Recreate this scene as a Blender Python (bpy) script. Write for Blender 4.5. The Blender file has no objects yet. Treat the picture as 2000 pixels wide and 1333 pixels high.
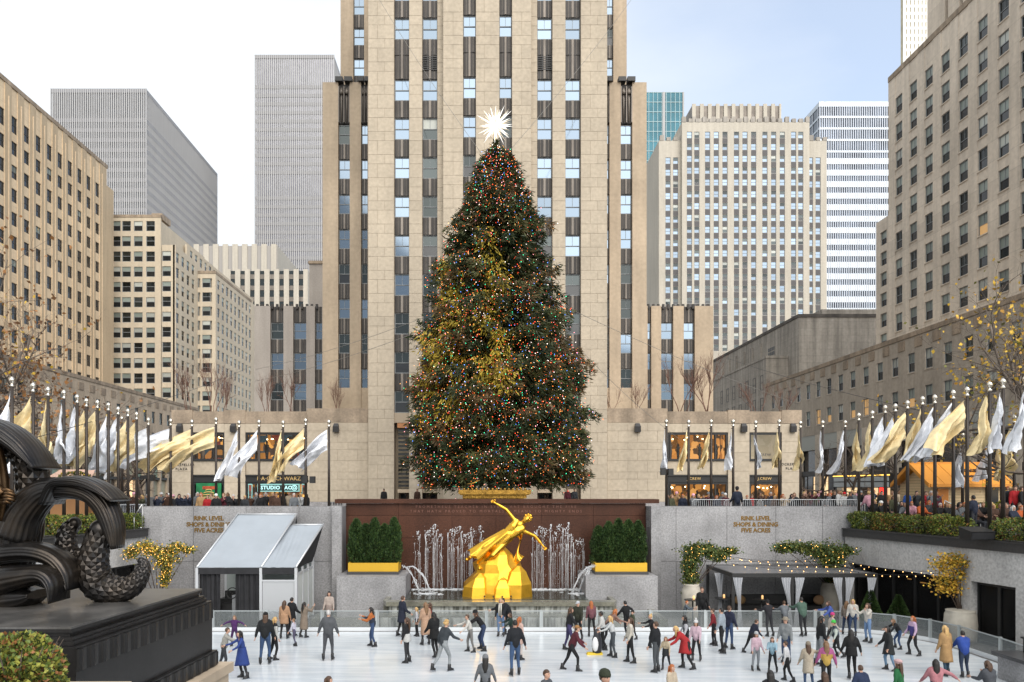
import bpy, math, random
import numpy as np
from mathutils import Vector, Matrix

# ---------------------------------------------------------------- camera, sky, sun, exposure
S = bpy.context.scene
COL = S.collection
FOC, VX, VY, EYE = 1500.0, 935.0, 950.0, 6.4      # focal length and principal point of the shifted lens, eye height over the ice
cd = bpy.data.cameras.new('camera')
cam = bpy.data.objects.new('camera', cd); COL.objects.link(cam)
cam.location = (0, 0, EYE); cam.rotation_euler = (math.pi/2, 0, 0)
cd.sensor_width = 36; cd.lens = 36*FOC/2000
cd.shift_x = (1000-VX)/2000; cd.shift_y = (VY-666.5)/2000
cd.clip_start = 0.1; cd.clip_end = 3000
S.camera = cam
S.view_settings.view_transform = 'Standard'; S.view_settings.look = 'None'
S.view_settings.gamma = 1; S.view_settings.use_curve_mapping = False
S.view_settings.exposure = 1.32
S.render.engine = 'CYCLES'
S.cycles.max_bounces = 5; S.cycles.diffuse_bounces = 3; S.cycles.glossy_bounces = 3; S.cycles.transmission_bounces = 4
S.cycles.transparent_max_bounces = 8
S.cycles.sample_clamp_indirect = 4

SUN_EL, SUN_AZ = math.radians(42), math.radians(160)   # veiled sun behind the camera, veiled by high cloud
W = bpy.data.worlds.new('World'); S.world = W; W.use_nodes = True
nt = W.node_tree; nt.nodes.clear()
wo = nt.nodes.new('ShaderNodeOutputWorld'); bg = nt.nodes.new('ShaderNodeBackground'); bg.inputs[1].default_value = 0.11
sky = nt.nodes.new('ShaderNodeTexSky'); sky.sky_type = 'NISHITA'; sky.sun_disc = False
sky.sun_elevation = SUN_EL; sky.sun_rotation = SUN_AZ; sky.air_density = 1.0; sky.dust_density = 1.2; sky.ozone_density = 1.0
tc = nt.nodes.new('ShaderNodeTexCoord'); mp = nt.nodes.new('ShaderNodeMapping'); mp.inputs['Scale'].default_value = (1.0, 1.0, 2.6)
nz = nt.nodes.new('ShaderNodeTexNoise'); nz.inputs['Scale'].default_value = 2.2; nz.inputs['Detail'].default_value = 7; nz.inputs['Roughness'].default_value = 0.55
sx = nt.nodes.new('ShaderNodeSeparateXYZ')
m1 = nt.nodes.new('ShaderNodeMath'); m1.operation = 'MULTIPLY_ADD'; m1.inputs[1].default_value = -1.5; m1.inputs[2].default_value = 0.08
m2 = nt.nodes.new('ShaderNodeMath'); m2.operation = 'MULTIPLY_ADD'; m2.inputs[1].default_value = 1.1
m2.use_clamp = True
mr = nt.nodes.new('ShaderNodeMapRange'); mr.inputs[3].default_value = 0.40; mr.inputs[4].default_value = 1.0
mx = nt.nodes.new('ShaderNodeMixRGB'); mx.inputs[2].default_value = (3.75, 3.95, 4.15, 1)      # thin white overcast, thickest to the south
L = nt.links.new
L(tc.outputs['Generated'], mp.inputs[0]); L(mp.outputs[0], nz.inputs[0]); L(tc.outputs['Generated'], sx.inputs[0])
L(sx.outputs[0], m1.inputs[0]); L(nz.outputs[0], m2.inputs[0]); L(m1.outputs[0], m2.inputs[2])
L(m2.outputs[0], mr.inputs[0]); L(mr.outputs[0], mx.inputs[0]); L(sky.outputs[0], mx.inputs[1]); L(mx.outputs[0], bg.inputs[0]); L(bg.outputs[0], wo.inputs[0])

sl = bpy.data.lights.new('sun', 'SUN'); sl.energy = 1.5; sl.angle = math.radians(66); sl.color = (1.0, 0.95, 0.87)
sun = bpy.data.objects.new('sun', sl); COL.objects.link(sun)
sd = Vector((math.sin(SUN_AZ)*math.cos(SUN_EL), math.cos(SUN_AZ)*math.cos(SUN_EL), math.sin(SUN_EL)))
sun.rotation_euler = (-sd).to_track_quat('-Z', 'Y').to_euler()

# ---------------------------------------------------------------- helpers
R = random.Random(11)
def PX(x, D): return (x-VX)*D/FOC
def PZ(y, D): return EYE-(y-VY)*D/FOC
def P(x, y, D): return Vector((PX(x, D), D, PZ(y, D)))

MATS = {}
def srgb(h):
    c = [int(h[i:i+2], 16)/255 for i in (0, 2, 4)]
    return tuple(v/12.92 if v < .04045 else ((v+.055)/1.055)**2.4 for v in c)
def mat(name, col=(.5, .5, .5), rough=.7, metal=0., var=0., vs=.5, grain=0., gs=6., streak=0., rnd=0., bump=0., bs=30., spec=.4, objcol=False, attr=None, brick=None, two=None):
    if name in MATS: return MATS[name]
    m = bpy.data.materials.new(name); m.use_nodes = True; t = m.node_tree; N = t.nodes; K = t.links.new
    b = N['Principled BSDF']; b.inputs['Roughness'].default_value = rough; b.inputs['Metallic'].default_value = metal
    b.inputs['Specular IOR Level'].default_value = spec
    if isinstance(col, str): col = srgb(col)
    b.inputs['Base Color'].default_value = (*col, 1)
    MATS[name] = m
    if not (var or grain or streak or rnd or bump or objcol or attr or brick or two): return m
    c = N.new('ShaderNodeRGB'); c.outputs[0].default_value = (*col, 1); cur = c.outputs[0]
    if objcol:
        oi = N.new('ShaderNodeObjectInfo'); cur = oi.outputs['Color']
    if attr:
        a = N.new('ShaderNodeAttribute'); a.attribute_name = attr; cur = a.outputs['Color']
    g = N.new('ShaderNodeNewGeometry')
    def noise(scale, detail, vec3=None, lo=.3, hi=.7):
        n = N.new('ShaderNodeTexNoise'); n.inputs['Scale'].default_value = scale; n.inputs['Detail'].default_value = detail
        if vec3:
            q = N.new('ShaderNodeMapping'); q.inputs['Scale'].default_value = vec3; K(g.outputs['Position'], q.inputs[0]); K(q.outputs[0], n.inputs[0])
        else: K(g.outputs['Position'], n.inputs[0])
        return n.outputs[0]
    if two:
        r = N.new('ShaderNodeMapRange'); K(noise(two[1], 4, two[2] if len(two) > 2 else None), r.inputs[0]); r.inputs[1].default_value = .42; r.inputs[2].default_value = .6
        mxn = N.new('ShaderNodeMixRGB'); K(r.outputs[0], mxn.inputs[0]); K(cur, mxn.inputs[1]); mxn.inputs[2].default_value = (*two[0], 1); cur = mxn.outputs[0]
    def mul(sock, lo, hi, a0=.3, a1=.7):
        nonlocal cur
        r = N.new('ShaderNodeMapRange'); K(sock, r.inputs[0]); r.inputs[1].default_value = a0; r.inputs[2].default_value = a1
        r.inputs[3].default_value = lo; r.inputs[4].default_value = hi
        v = N.new('ShaderNodeVectorMath'); v.operation = 'SCALE'; K(cur, v.inputs[0]); K(r.outputs[0], v.inputs['Scale']); cur = v.outputs[0]
    if var: mul(noise(vs, 5), 1-var, 1+var)
    if streak: mul(noise(1.0, 5, (1.1, 1.1, .09)), 1-streak, 1+streak*.5)
    if grain: mul(noise(gs, 3), 1-grain, 1+grain)
    if rnd:
        oi = N.new('ShaderNodeObjectInfo'); mul(oi.outputs['Random'], 1-rnd, 1+rnd, 0, 1)
    if brick:                                   # courses of stone too far off to tell apart
        bt = N.new('ShaderNodeTexBrick'); q = N.new('ShaderNodeMapping')
        q.inputs['Rotation'].default_value = brick[2]
        K(g.outputs['Position'], q.inputs[0]); K(q.outputs[0], bt.inputs[0]); bt.inputs['Scale'].default_value = 1
        bt.inputs['Brick Width'].default_value = brick[0]; bt.inputs['Row Height'].default_value = brick[1]; bt.inputs['Mortar Size'].default_value = .022
        bt.inputs['Color1'].default_value = (.94,)*3+(1,); bt.inputs['Color2'].default_value = (1.06,)*3+(1,); bt.inputs['Mortar'].default_value = (.72,)*3+(1,)
        v = N.new('ShaderNodeVectorMath'); v.operation = 'MULTIPLY'; K(cur, v.inputs[0]); K(bt.outputs[0], v.inputs[1]); cur = v.outputs[0]
    K(cur, b.inputs['Base Color'])
    if bump:
        bn = N.new('ShaderNodeBump'); bn.inputs['Strength'].default_value = bump; bn.inputs['Distance'].default_value = .03
        K(noise(bs, 4), bn.inputs['Height']); K(bn.outputs[0], b.inputs['Normal'])
    return m
def emat(name, col, st):
    if name in MATS: return MATS[name]
    m = mat(name, tuple(min(1, c) for c in (srgb(col) if isinstance(col, str) else col)), .5); b = m.node_tree.nodes['Principled BSDF']
    b.inputs['Emission Color'].default_value = b.inputs['Base Color'].default_value; b.inputs['Emission Strength'].default_value = st
    return m
def glassy(name, col, alpha, rough=.05):
    m = mat(name, col, rough, spec=.6); b = m.node_tree.nodes['Principled BSDF']; b.inputs['Alpha'].default_value = alpha; return m

class MB:
    def __init__(s): s.v = []; s.f = []; s.m = []; s.s = []
    def add(s, vs, fs, mi=0, sm=False):
        o = len(s.v); s.v += [tuple(v) for v in vs]
        s.f += [tuple(i+o for i in f) for f in fs]; s.m += [mi]*len(fs); s.s += [sm]*len(fs)
    def box(s, x0, x1, y0, y1, z0, z1, mi=0):
        s.hexa([(x0, y0, z0), (x1, y0, z0), (x1, y1, z0), (x0, y1, z0), (x0, y0, z1), (x1, y0, z1), (x1, y1, z1), (x0, y1, z1)], mi)
    def hexa(s, c, mi=0): s.add(c, [(0, 3, 2, 1), (4, 5, 6, 7), (0, 1, 5, 4), (1, 2, 6, 5), (2, 3, 7, 6), (3, 0, 4, 7)], mi)
    def obox(s, O, U, u0, u1, n0, n1, z0, z1, mi=0):       # box on a facade: along U, out along N, up
        n = (U[1], -U[0]); q = lambda u, k, z: (O[0]+U[0]*u+n[0]*k, O[1]+U[1]*u+n[1]*k, z)
        s.hexa([q(u0, n1, z0), q(u1, n1, z0), q(u1, n0, z0), q(u0, n0, z0), q(u0, n1, z1), q(u1, n1, z1), q(u1, n0, z1), q(u0, n0, z1)], mi)
    def quad(s, a, b, c, d, mi=0): s.add([a, b, c, d], [(0, 1, 2, 3)], mi)
    def tube(s, pts, rad, n=6, mi=0, sm=True, ell=None, up=None):
        pts = [Vector(p) for p in pts]; k = len(pts)
        if not hasattr(rad, '__len__'): rad = [rad]*k
        vs = []; prev = Vector(up) if up else None
        for i, p in enumerate(pts):
            t = (pts[min(i+1, k-1)]-pts[max(i-1, 0)])
            t = t.normalized() if t.length > 1e-9 else Vector((0, 0, 1))
            if prev is None:
                prev = Vector((1, 0, 0)) if abs(t.x) < .8 else Vector((0, 1, 0))
            a = (prev-t*prev.dot(t))
            a = a.normalized() if a.length > 1e-6 else t.orthogonal().normalized()
            b = t.cross(a); prev = a
            ea, eb = ell[i] if isinstance(ell, list) else (ell or (1, 1))
            for j in range(n):
                w = 2*math.pi*j/n; vs.append(p+a*math.cos(w)*rad[i]*ea+b*math.sin(w)*rad[i]*eb)
        fs = [(i*n+j, i*n+(j+1) % n, (i+1)*n+(j+1) % n, (i+1)*n+j) for i in range(k-1) for j in range(n)]
        s.add(vs, fs, mi, sm); o = len(s.v)-len(vs)
        s.f += [tuple(o+j for j in reversed(range(n))), tuple(o+(k-1)*n+j for j in range(n))]; s.m += [mi, mi]; s.s += [False, False]
    def lathe(s, prof, c, n=16, mi=0, sm=True, sc=(1, 1)):     # prof: (r, z)
        vs = [(c[0]+r*sc[0]*math.cos(2*math.pi*j/n), c[1]+r*sc[1]*math.sin(2*math.pi*j/n), c[2]+z) for r, z in prof for j in range(n)]
        k = len(prof)
        s.add(vs, [(i*n+j, i*n+(j+1) % n, (i+1)*n+(j+1) % n, (i+1)*n+j) for i in range(k-1) for j in range(n)], mi, sm); o = len(s.v)-len(vs)
        s.f += [tuple(o+j for j in reversed(range(n))), tuple(o+(k-1)*n+j for j in range(n))]; s.m += [mi, mi]; s.s += [False, False]
    def ell(s, c, r, nu=10, nv=7, mi=0):
        s.lathe([(max(1e-4, math.sin(math.pi*i/nv)), -math.cos(math.pi*i/nv)*r[2]) for i in range(nv+1)], c, nu, mi, True, (r[0], r[1]))
    def loft(s, rings, mi=0, sm=True, cap=True):
        n = len(rings[0]); k = len(rings); vs = [v for r in rings for v in r]
        s.add(vs, [(i*n+j, i*n+(j+1) % n, (i+1)*n+(j+1) % n, (i+1)*n+j) for i in range(k-1) for j in range(n)], mi, sm)
        if cap:
            o = len(s.v)-len(vs); s.f += [tuple(o+j for j in reversed(range(n))), tuple(o+(k-1)*n+j for j in range(n))]; s.m += [mi, mi]; s.s += [False, False]
    def grid(s, fn, nu, nv, mi=0, sm=True):
        vs = [fn(i/(nu-1), j/(nv-1)) for i in range(nu) for j in range(nv)]
        s.add(vs, [(i*nv+j, (i+1)*nv+j, (i+1)*nv+j+1, i*nv+j+1) for i in range(nu-1) for j in range(nv-1)], mi, sm)
    def mesh(s, name, mats, org=(0, 0, 0)):
        me = bpy.data.meshes.new(name); o = Vector(org)
        me.from_pydata([(v[0]-o[0], v[1]-o[1], v[2]-o[2]) for v in s.v], [], s.f)
        for m in (mats if isinstance(mats, (list, tuple)) else [mats]): me.materials.append(m)
        me.polygons.foreach_set('material_index', s.m); me.polygons.foreach_set('use_smooth', s.s); me.update()
        return me
    def build(s, name, mats, parent=None, kind=None, org=None):
        if org is None: org = ORG.get(parent.name, Vector()) if parent else Vector()
        o = bpy.data.objects.new(name, s.mesh(name, mats, org)); COL.objects.link(o)
        if parent: o.parent = parent
        else: o.location = org
        ORG[o.name] = Vector(org)
        if kind: o['kind'] = kind
        return o
ORG = {}
def tag(o, label, cat, group=None, kind=None):
    o['label'] = label; o['category'] = cat
    if group: o['group'] = group
    if kind: o['kind'] = kind
    return o
def thing(name, label, cat, loc=(0, 0, 0), group=None, rot=0):
    o = bpy.data.objects.new(name, None); COL.objects.link(o); o.location = loc; o.rotation_euler = (0, 0, rot)
    o.empty_display_size = .2; ORG[o.name] = Vector(loc) if not rot else Vector()
    return tag(o, label, cat, group)
def inst(name, me, parent, loc, rot=0, sc=(1, 1, 1), local=False):
    o = bpy.data.objects.new(name, me); COL.objects.link(o)
    o.location = Vector(loc) if (local or parent is None) else Vector(loc)-ORG[parent.name]
    o.rotation_euler = (0, 0, rot); o.scale = sc
    if parent: o.parent = parent
    return o
def structure(o): o['kind'] = 'structure'; return o
def text_mb(body, size, ext, res=2, bold=0., spacing=1.0, align='CENTER', leading=1.0, shear=0.):
    c = bpy.data.curves.new('t', 'FONT'); c.body = body; c.size = size; c.extrude = ext; c.resolution_u = res; c.offset = bold
    c.align_x = align; c.align_y = 'CENTER'; c.space_character = spacing; c.space_line = leading; c.shear = shear
    o = bpy.data.objects.new('t', c); COL.objects.link(o)
    me = bpy.data.meshes.new_from_object(o.evaluated_get(bpy.context.evaluated_depsgraph_get()))
    bpy.data.objects.remove(o); bpy.data.curves.remove(c)
    return me
def text(name, body, loc, size, material, parent=None, rot=0, ext=.02, tilt=math.pi/2, **k):
    me = text_mb(body, size, ext, **k); me.materials.clear(); me.materials.append(material)
    o = bpy.data.objects.new(name, me); COL.objects.link(o); o.location = Vector(loc)-(ORG[parent.name] if parent else Vector())
    o.rotation_euler = (tilt, 0, rot); o.parent = parent
    return o
# ---------------------------------------------------------------- materials
tan = mat('tan_limestone', (.42, .356, .270), .8, var=.08, vs=.25, grain=.10, gs=3.5, streak=.07, rnd=.04, bump=.15, bs=12)
tan_joint = mat('tan_mortar', (.34, .275, .2), .9)
tan_side = mat('tan_limestone_wing', (.42, .335, .24), .8, var=.12, vs=.25, grain=.09, gs=3, streak=.16, rnd=.06)
tan_stain = mat('weathered_coping', (.30, .235, .17), .85, var=.25, vs=.5, streak=.3, grain=.15)
grey_stone = mat('grey_limestone', (.34, .305, .27), .8, var=.1, vs=.3, streak=.14, grain=.08)
granite = mat('grey_granite', (.26, .255, .255), .55, var=.1, vs=.3, grain=.3, gs=14, streak=.14, bump=.08, bs=40)
granite_base = mat('granite_plinth', (.27, .26, .26), .6, var=.1, grain=.25, gs=10)
granite_dark = mat('dark_polished_granite', (.05, .05, .052), .3, grain=.3, gs=20, var=.2)
red_granite = mat('red_granite', (.060, .022, .017), .38, var=.18, vs=.6, grain=.25, gs=16, streak=.2)
wallA = mat('buff_limestone', (.62, .48, .315), .85, var=.07, vs=.08, grain=.06, gs=2, streak=.10, brick=(2.4, 1.35, (math.pi/2, 0, math.pi/2)))
wallB = mat('pale_limestone', (.52, .445, .335), .85, var=.06, vs=.08, streak=.08, grain=.05, gs=2)
wallR = mat('brown_grey_limestone', (.56, .485, .395), .85, var=.10, vs=.1, grain=.08, gs=2, streak=.16, brick=(2.4, 1.35, (math.pi/2, 0, math.pi/2)))
wallR2 = mat('brown_grey_limestone_low', (.52, .45, .365), .85, var=.12, vs=.12, grain=.1, gs=2, streak=.18, brick=(2.0, 1.2, (math.pi/2, 0, math.pi/2)))
wallR3 = mat('sooty_limestone', (.31, .28, .24), .9, var=.16, vs=.1, streak=.35, grain=.1, gs=2, brick=(2.6, 1.3, (math.pi/2, 0, 0)))
wallF = mat('cream_limestone', (.47, .43, .36), .85, var=.06, vs=.05, streak=.10, grain=.05, gs=1.5)
concrete = mat('pale_concrete', (.40, .395, .39), .8, var=.03, vs=.05, streak=.05)
concrete_warm = mat('warm_concrete', (.36, .34, .325), .8, var=.03, vs=.05, streak=.05)
f_dark = mat('bronze_window_frame', (.05, .05, .05), .5)
f_steel = mat('grey_window_frame', (.20, .215, .22), .5)
f_black = mat('black_metal', (.018, .018, .018), .45)
f_white = mat('white_painted_metal', (.7, .7, .7), .5)
p_sky = mat('coated_glass', (.125, .158, .195), .07, 1.0, rnd=.2)
p_half = mat('dim_reflection_glass', (.040, .047, .047), .06, .75, rnd=.5)  # darker pane; on lower tower rows it stands in for mirrored buildings
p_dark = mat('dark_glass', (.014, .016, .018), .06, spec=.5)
p_blind = mat('pale_roller_blind', (.40, .42, .38), .35, rnd=.25, spec=.5)
p_blindg = mat('greenish_blind', (.20, .235, .21), .3, rnd=.3, spec=.5)
p_lit = emat('lit_ceiling', (.34, .20, .08), .45)
spand = mat('aged_aluminium_spandrel', (.048, .043, .039), .55, .2, var=.25, vs=.8, streak=.4)
spand_l = mat('spandrel_ribs', (.19, .165, .14), .5, .3, streak=.4, var=.2)
paving = mat('plaza_paving', (.16, .152, .145), .8, var=.15, grain=.15, gs=5, brick=(1.2, .8, (0, 0, 0)))
asphalt = mat('asphalt', (.05, .05, .052), .9, var=.15, grain=.2)
gold = mat('gilded_bronze', (.72, .40, .045), .27, 1.0, var=.10, vs=2.5, bump=.12, bs=18)
gold_paint = mat('gold_paint', (.60, .36, .03), .45, .3, var=.08)
brass = mat('brass_letters', (.19, .105, .02), .4, .6)

# ---------------------------------------------------------------- ground with the sunken rink cut out
ZP = 4.3
HOLE = [(-14, 6.2), (-14, 14.6), (-22.5, 14.6), (-21.2, 22), (-18.6, 29), (-17.2, 39.6), (-7.3, 39.6), (-7.3, 40.7), (9.1, 40.7), (9.1, 39.6), (19.2, 39.6), (20.5, 29), (21.6, 22), (22, 6.2)]
def ground_sheet(name, poly, z, m, size):
    import mathutils.geometry as mg
    outer = [(-size, -60), (size, -60), (size, 2*size), (-size, 2*size)]
    tris = mg.tessellate_polygon([[Vector((*p, 0)) for p in outer], [Vector((*p, 0)) for p in poly]])
    pts = outer+poly; b = MB()
    b.add([(p[0], p[1], z) for p in pts], [t for t in tris])
    me = b.mesh(name, m)
    o = bpy.data.objects.new(name, me); COL.objects.link(o); return structure(o)
g = ground_sheet('ground', HOLE, ZP, paving, 1400)
if g.data.polygons[0].normal.z < 0: g.data.flip_normals()
for nm, x0, x1 in (('street', -60, -26), ('street', 30, 52)):
    b = MB(); b.box(x0, x1, 45, 260, ZP-.2, ZP+.004); structure(b.build(nm, asphalt))
b = MB(); b.box(-24, 24, 6.5, 40.2, -.4, -.004); structure(b.build('rink_level_floor', mat('lower_paving', (.13, .125, .12), .6, var=.2, grain=.2)))
# ice: rounded slab
def rrect(x0, x1, y0, y1, r, n=8):
    out = []
    for cx, cy, a in ((x1-r, y1-r, 0), (x0+r, y1-r, 90), (x0+r, y0+r, 180), (x1-r, y0+r, 270)):
        for i in range(n+1):
            w = math.radians(a+90*i/n); out.append((cx+r*math.cos(w), cy+r*math.sin(w)))
    return out
ICE = rrect(-17.0, 18.75, 15.2, 33.75, 3.6)
b = MB(); n = len(ICE); b.add([(x, y, 0) for x, y in ICE]+[(x, y, -.1) for x, y in ICE], [tuple(range(n))]+[(i, i+n, (i+1) % n+n, (i+1) % n) for i in range(n)])
ice_m = mat('rink_ice', (.495, .535, .565), .16, var=.07, vs=.35, grain=.035, gs=22, spec=.5, bump=.07, bs=7, two=((.585, .61, .625), 1.0, (.45, 3.2, 1)))
structure(b.build('ice', ice_m))

# ---------------------------------------------------------------- windows and facades
def win_mesh(name, w, h, fm, up, lo, fw=.08, mull=0, rail=.5, dep=.12, blind=None):
    b = MB()
    b.box(0, fw, 0, dep, 0, h); b.box(w-fw, w, 0, dep, 0, h); b.box(fw, w-fw, 0, dep, 0, fw); b.box(fw, w-fw, 0, dep, h-fw, h)
    zr = h*rail; b.box(fw, w-fw, .01, dep, zr-fw*.45, zr+fw*.45)
    for k in range(mull): 
        x = fw+(w-2*fw)*(k+1)/(mull+1); b.box(x-fw*.22, x+fw*.22, .02, dep, zr+fw*.45, h-fw)
    pm = []
    if up: b.quad((fw, .07, zr), (w-fw, .07, zr), (w-fw, .07, h-fw), (fw, .07, h-fw), 1)
    if lo: b.quad((fw, .085, fw), (w-fw, .085, fw), (w-fw, .085, zr), (fw, .085, zr), 2)
    return b.mesh(name, [fm, up or fm, lo or fm])
WCOUNT = {}
def put_window(root, me, O, U, u, n, z, pool, panes=None):
    c = WCOUNT.get(root.name, 0)
    nn = (U[1], -U[0]); loc = Vector((O[0]+U[0]*u+nn[0]*n, O[1]+U[1]*u+nn[1]*n, z)); a = math.atan2(U[1], U[0])
    if c >= 297:
        pool.append((me, loc, a)); return
    WCOUNT[root.name] = c+1
    o = inst('window', me, root, loc, a)
    for pmn in (panes or []): inst('pane', pmn, o, (0, 0, 0), local=True)
def flush_pool(root, pool):
    if not pool: return
    b = MB(); mats = []
    for me, loc, a in pool:
        M = Matrix.Translation(loc) @ Matrix.Rotation(a, 4, 'Z'); mi = []
        for m in me.materials:
            if m not in mats: mats.append(m)
            mi.append(mats.index(m))
        vs = [M @ v.co for v in me.vertices]; o = len(b.v); b.v += [tuple(v) for v in vs]
        for p in me.polygons: b.f.append(tuple(i+o for i in p.vertices)); b.m.append(mi[p.material_index]); b.s.append(False)
    b.build('far_window', mats, root, kind='stuff')
def facade(root, O, U, W, z0, z1, cols, rows, wm, win, t=.4, sp=0., back=3., name='wall', setin=.16, pool=None, sill=0., trim=0., lead=0.):
    b = MB(); u = 0
    for (a, c) in cols:
        if a > u: b.obox(O, U, u, a, -t, 0, z0, z1)
        zc = z0
        for (p, q) in rows:
            if p > zc: b.obox(O, U, a, c, -t, -sp, zc, p)
            if sill: b.obox(O, U, a-.05, c+.05, -.02, sill, p-.14, p-.01)
            zc = q
        if z1 > zc: b.obox(O, U, a, c, -t, -sp, zc, z1)
        u = c
    if W > u: b.obox(O, U, u, W, -t, 0, z0, z1)
    b.obox(O, U, lead, W-trim, -t-back, -t-.3, z0, z1-.02)
    b.build(name, wm, root)
    own = pool is None; pool = [] if own else pool
    for i, (a, c) in enumerate(cols):
        for j, (p, q) in enumerate(rows):
            me = win(i, j)
            if me: put_window(root, me, O, U, a, -sp-setin, p, pool)
    if own: flush_pool(root, pool)

# ---------------------------------------------------------------- central skyscraper
DT = 66.0
def TX(x): return PX(x, DT)
def TZ(y): return PZ(y, DT)
tower = thing('skyscraper', 'tall tan limestone skyscraper with dark window strips rising straight behind the lit tree', 'building', (TX(952), DT, ZP))
tc_cols = [(769.5, 799), (824.5, 854), (904.6, 929.5), (975, 999.6), (1049.6, 1079), (1104.5, 1134.5)]
tc_rows = [(-124, -82), (-47, -5), (29.3, 71), (150, 191.5), (226, 268), (303, 344.5), (379.7, 421), (456.5, 498), (533, 575), (609.5, 651), (686.5, 728), (763, 806)]
piers = [(719, 769.5, 0, 2), (799, 824.5, 0, 1), (854, 866, -.15, 1), (866, 904.6, .5, 2), (929.5, 975, .5, 2), (999.6, 1037, .5, 2), (1037, 1049.6, -.15, 1), (1079, 1104.5, 0, 1), (1134.5, 1186, 0, 2)]
ZT = 62.0
O = (0, DT); U = (1, 0)
b = MB()
for x0, x1, pr, nb in piers: b.obox(O, U, TX(x0), TX(x1), -1.2, pr-.03, ZP, ZT)
b.obox(O, U, TX(719), TX(1186), -24, -1.2, ZP, ZT)
for x0, x1 in tc_cols: b.obox(O, U, TX(x0), TX(x1), -1.2, -.12, TZ(826), TZ(806.5))     # solid stone between the lowest window and the portals
b.build('wall', tan_joint, tower)
ubox = MB(); ubox.box(-.5, .5, -.5, .5, -.5, .5); UB = ubox.mesh('stone_block', tan)
blocks = []
z = ZP+.75; k = 0
while z < ZT:
    h = (1.19, .80)[k % 2]
    for x0, x1, pr, nb in piers:
        a, c = TX(x0), TX(x1)
        cuts = [a, c]
        if nb == 2: cuts = [a, a+(c-a)*((.36, .64)[k % 2] if (c-a) > 1.8 else .5), c] if (k % 3 or (c-a) > 1.8) else [a, c]
        for q in range(len(cuts)-1): blocks.append((cuts[q], cuts[q+1], pr, z, z+h))
    z += h; k += 1
def lay_blocks(root, blocks, Dp, me, gap=.022, limit=298):
    blocks = sorted(blocks, key=lambda q: -(q[1]-q[0])*(q[4]-q[3])*(1 if abs((q[0]+q[1])/2*FOC/Dp+VX-970) > 150 or q[3] > 33 else .02)*(1 if q[3] < 50 else .01))
    rest = MB()
    for i, (a, c, pr, z0, z1) in enumerate(blocks):
        if i < limit: inst('stone_block', me, root, ((a+c)/2, Dp-pr+.1, (z0+z1)/2), 0, (c-a-gap, .2+R.uniform(-.012, .012), z1-z0-gap))
        else: rest.box(a+gap/2, c-gap/2, Dp-pr, Dp-pr+.2, z0+gap/2, z1-gap/2)
    if rest.v: rest.build('upper_stone_block', me.materials[0], root, kind='stuff')
lay_blocks(tower, blocks, DT, UB)
b = MB()
for x0, x1, pr, nb in piers: b.obox(O, U, TX(x0)-.01, TX(x1)+.01, -.3, pr+.04, ZP, ZP+.74)
b.build('plinth', granite_base, tower)
def pane_mesh(w, h, m1, m2):
    b = MB(); b.quad((.07, .06, h*.5), (w-.07, .06, h*.5), (w-.07, .06, h-.07), (.07, .06, h-.07), 0); b.quad((.07, .075, .07), (w-.07, .075, .07), (w-.07, .075, h*.5), (.07, .075, h*.5), 1)
    return b.mesh('pane', [m1, m2])
def spandrel_mesh(w, h, ledge=False):
    b = MB(); b.box(0, w, .1, .2, 0, h, 0)
    for f0, f1, d, mi in ((.05, .20, .02, 0), (.26, .40, .0, 0), (.43, .57, -.06, 1), (.60, .74, .0, 0), (.80, .95, .02, 0)): b.box(w*f0, w*f1, d, .1, .03, h-.03, mi)
    for f in (.22, .41, .585, .76): b.box(w*f, w*f+.035, .03, .1, .03, h-.03, 1)
    if ledge: b.box(0, w, -.03, .1, h*.6, h*.6+.06, 0)
    return b.mesh('spandrel', [spand, spand_l])
def vent_mesh(w, h):
    b = MB(); b.box(0, w, .15, .2, 0, h)
    for i in range(8): b.box(.05, w-.05, .0, .12, h*(i+.15)/8, h*(i+.6)/8)
    for f in (.02, .33, .64, .95): b.box(w*f, w*f+.05, -.03, .12, 0, h)
    return b.mesh('vent', [f_black])
cache = {}
def strip(root, x0, x1, rows, D, kind, setin=.55, mull=1, pr=0., ptop=None, frame=f_steel, glass=None):
    """one vertical strip of windows and metal spandrels; rows are (top, bottom) pixel heights"""
    a, w = PX(x0, D), PX(x1, D)-PX(x0, D)
    def get(key, fn):
        if key not in cache: cache[key] = fn()
        return cache[key]
    for j, (y0, y1) in enumerate(rows):
        z0, z1 = PZ(y1, D), PZ(y0, D); h = z1-z0
        fr = get(('f', round(w, 2), round(h, 2)), lambda: win_mesh('window', w, h, frame, None, None, .07, mull))
        kd = glass(j) if glass else kind
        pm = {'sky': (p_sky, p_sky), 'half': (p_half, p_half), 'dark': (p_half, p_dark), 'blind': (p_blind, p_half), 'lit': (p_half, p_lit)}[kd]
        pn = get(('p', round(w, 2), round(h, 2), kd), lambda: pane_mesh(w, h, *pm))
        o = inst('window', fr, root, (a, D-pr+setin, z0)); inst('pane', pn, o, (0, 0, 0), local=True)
        ztop = PZ(rows[j-1][1], D) if j else (ptop or ZT)
        hs = ztop-z1
        if hs > .1:
            big = hs > 2.2
            me = get(('s', round(w, 2), round(hs, 2)), lambda: spandrel_mesh(w, hs, big)); inst('spandrel', me, root, (a, D-pr+setin-.12, z1))
gl = lambda col: (lambda j: 'sky' if (j < 9 if col in (0,) else j < 4 if col == 1 else j < 5 if col == 2 else j < 4 if col == 3 else j < 7 if col == 4 else j < 8) else R.choice(['half', 'dark', 'half', 'blind', 'dark']))  # pane kind by row paints in mirrored sky above, opposite buildings below
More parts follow.
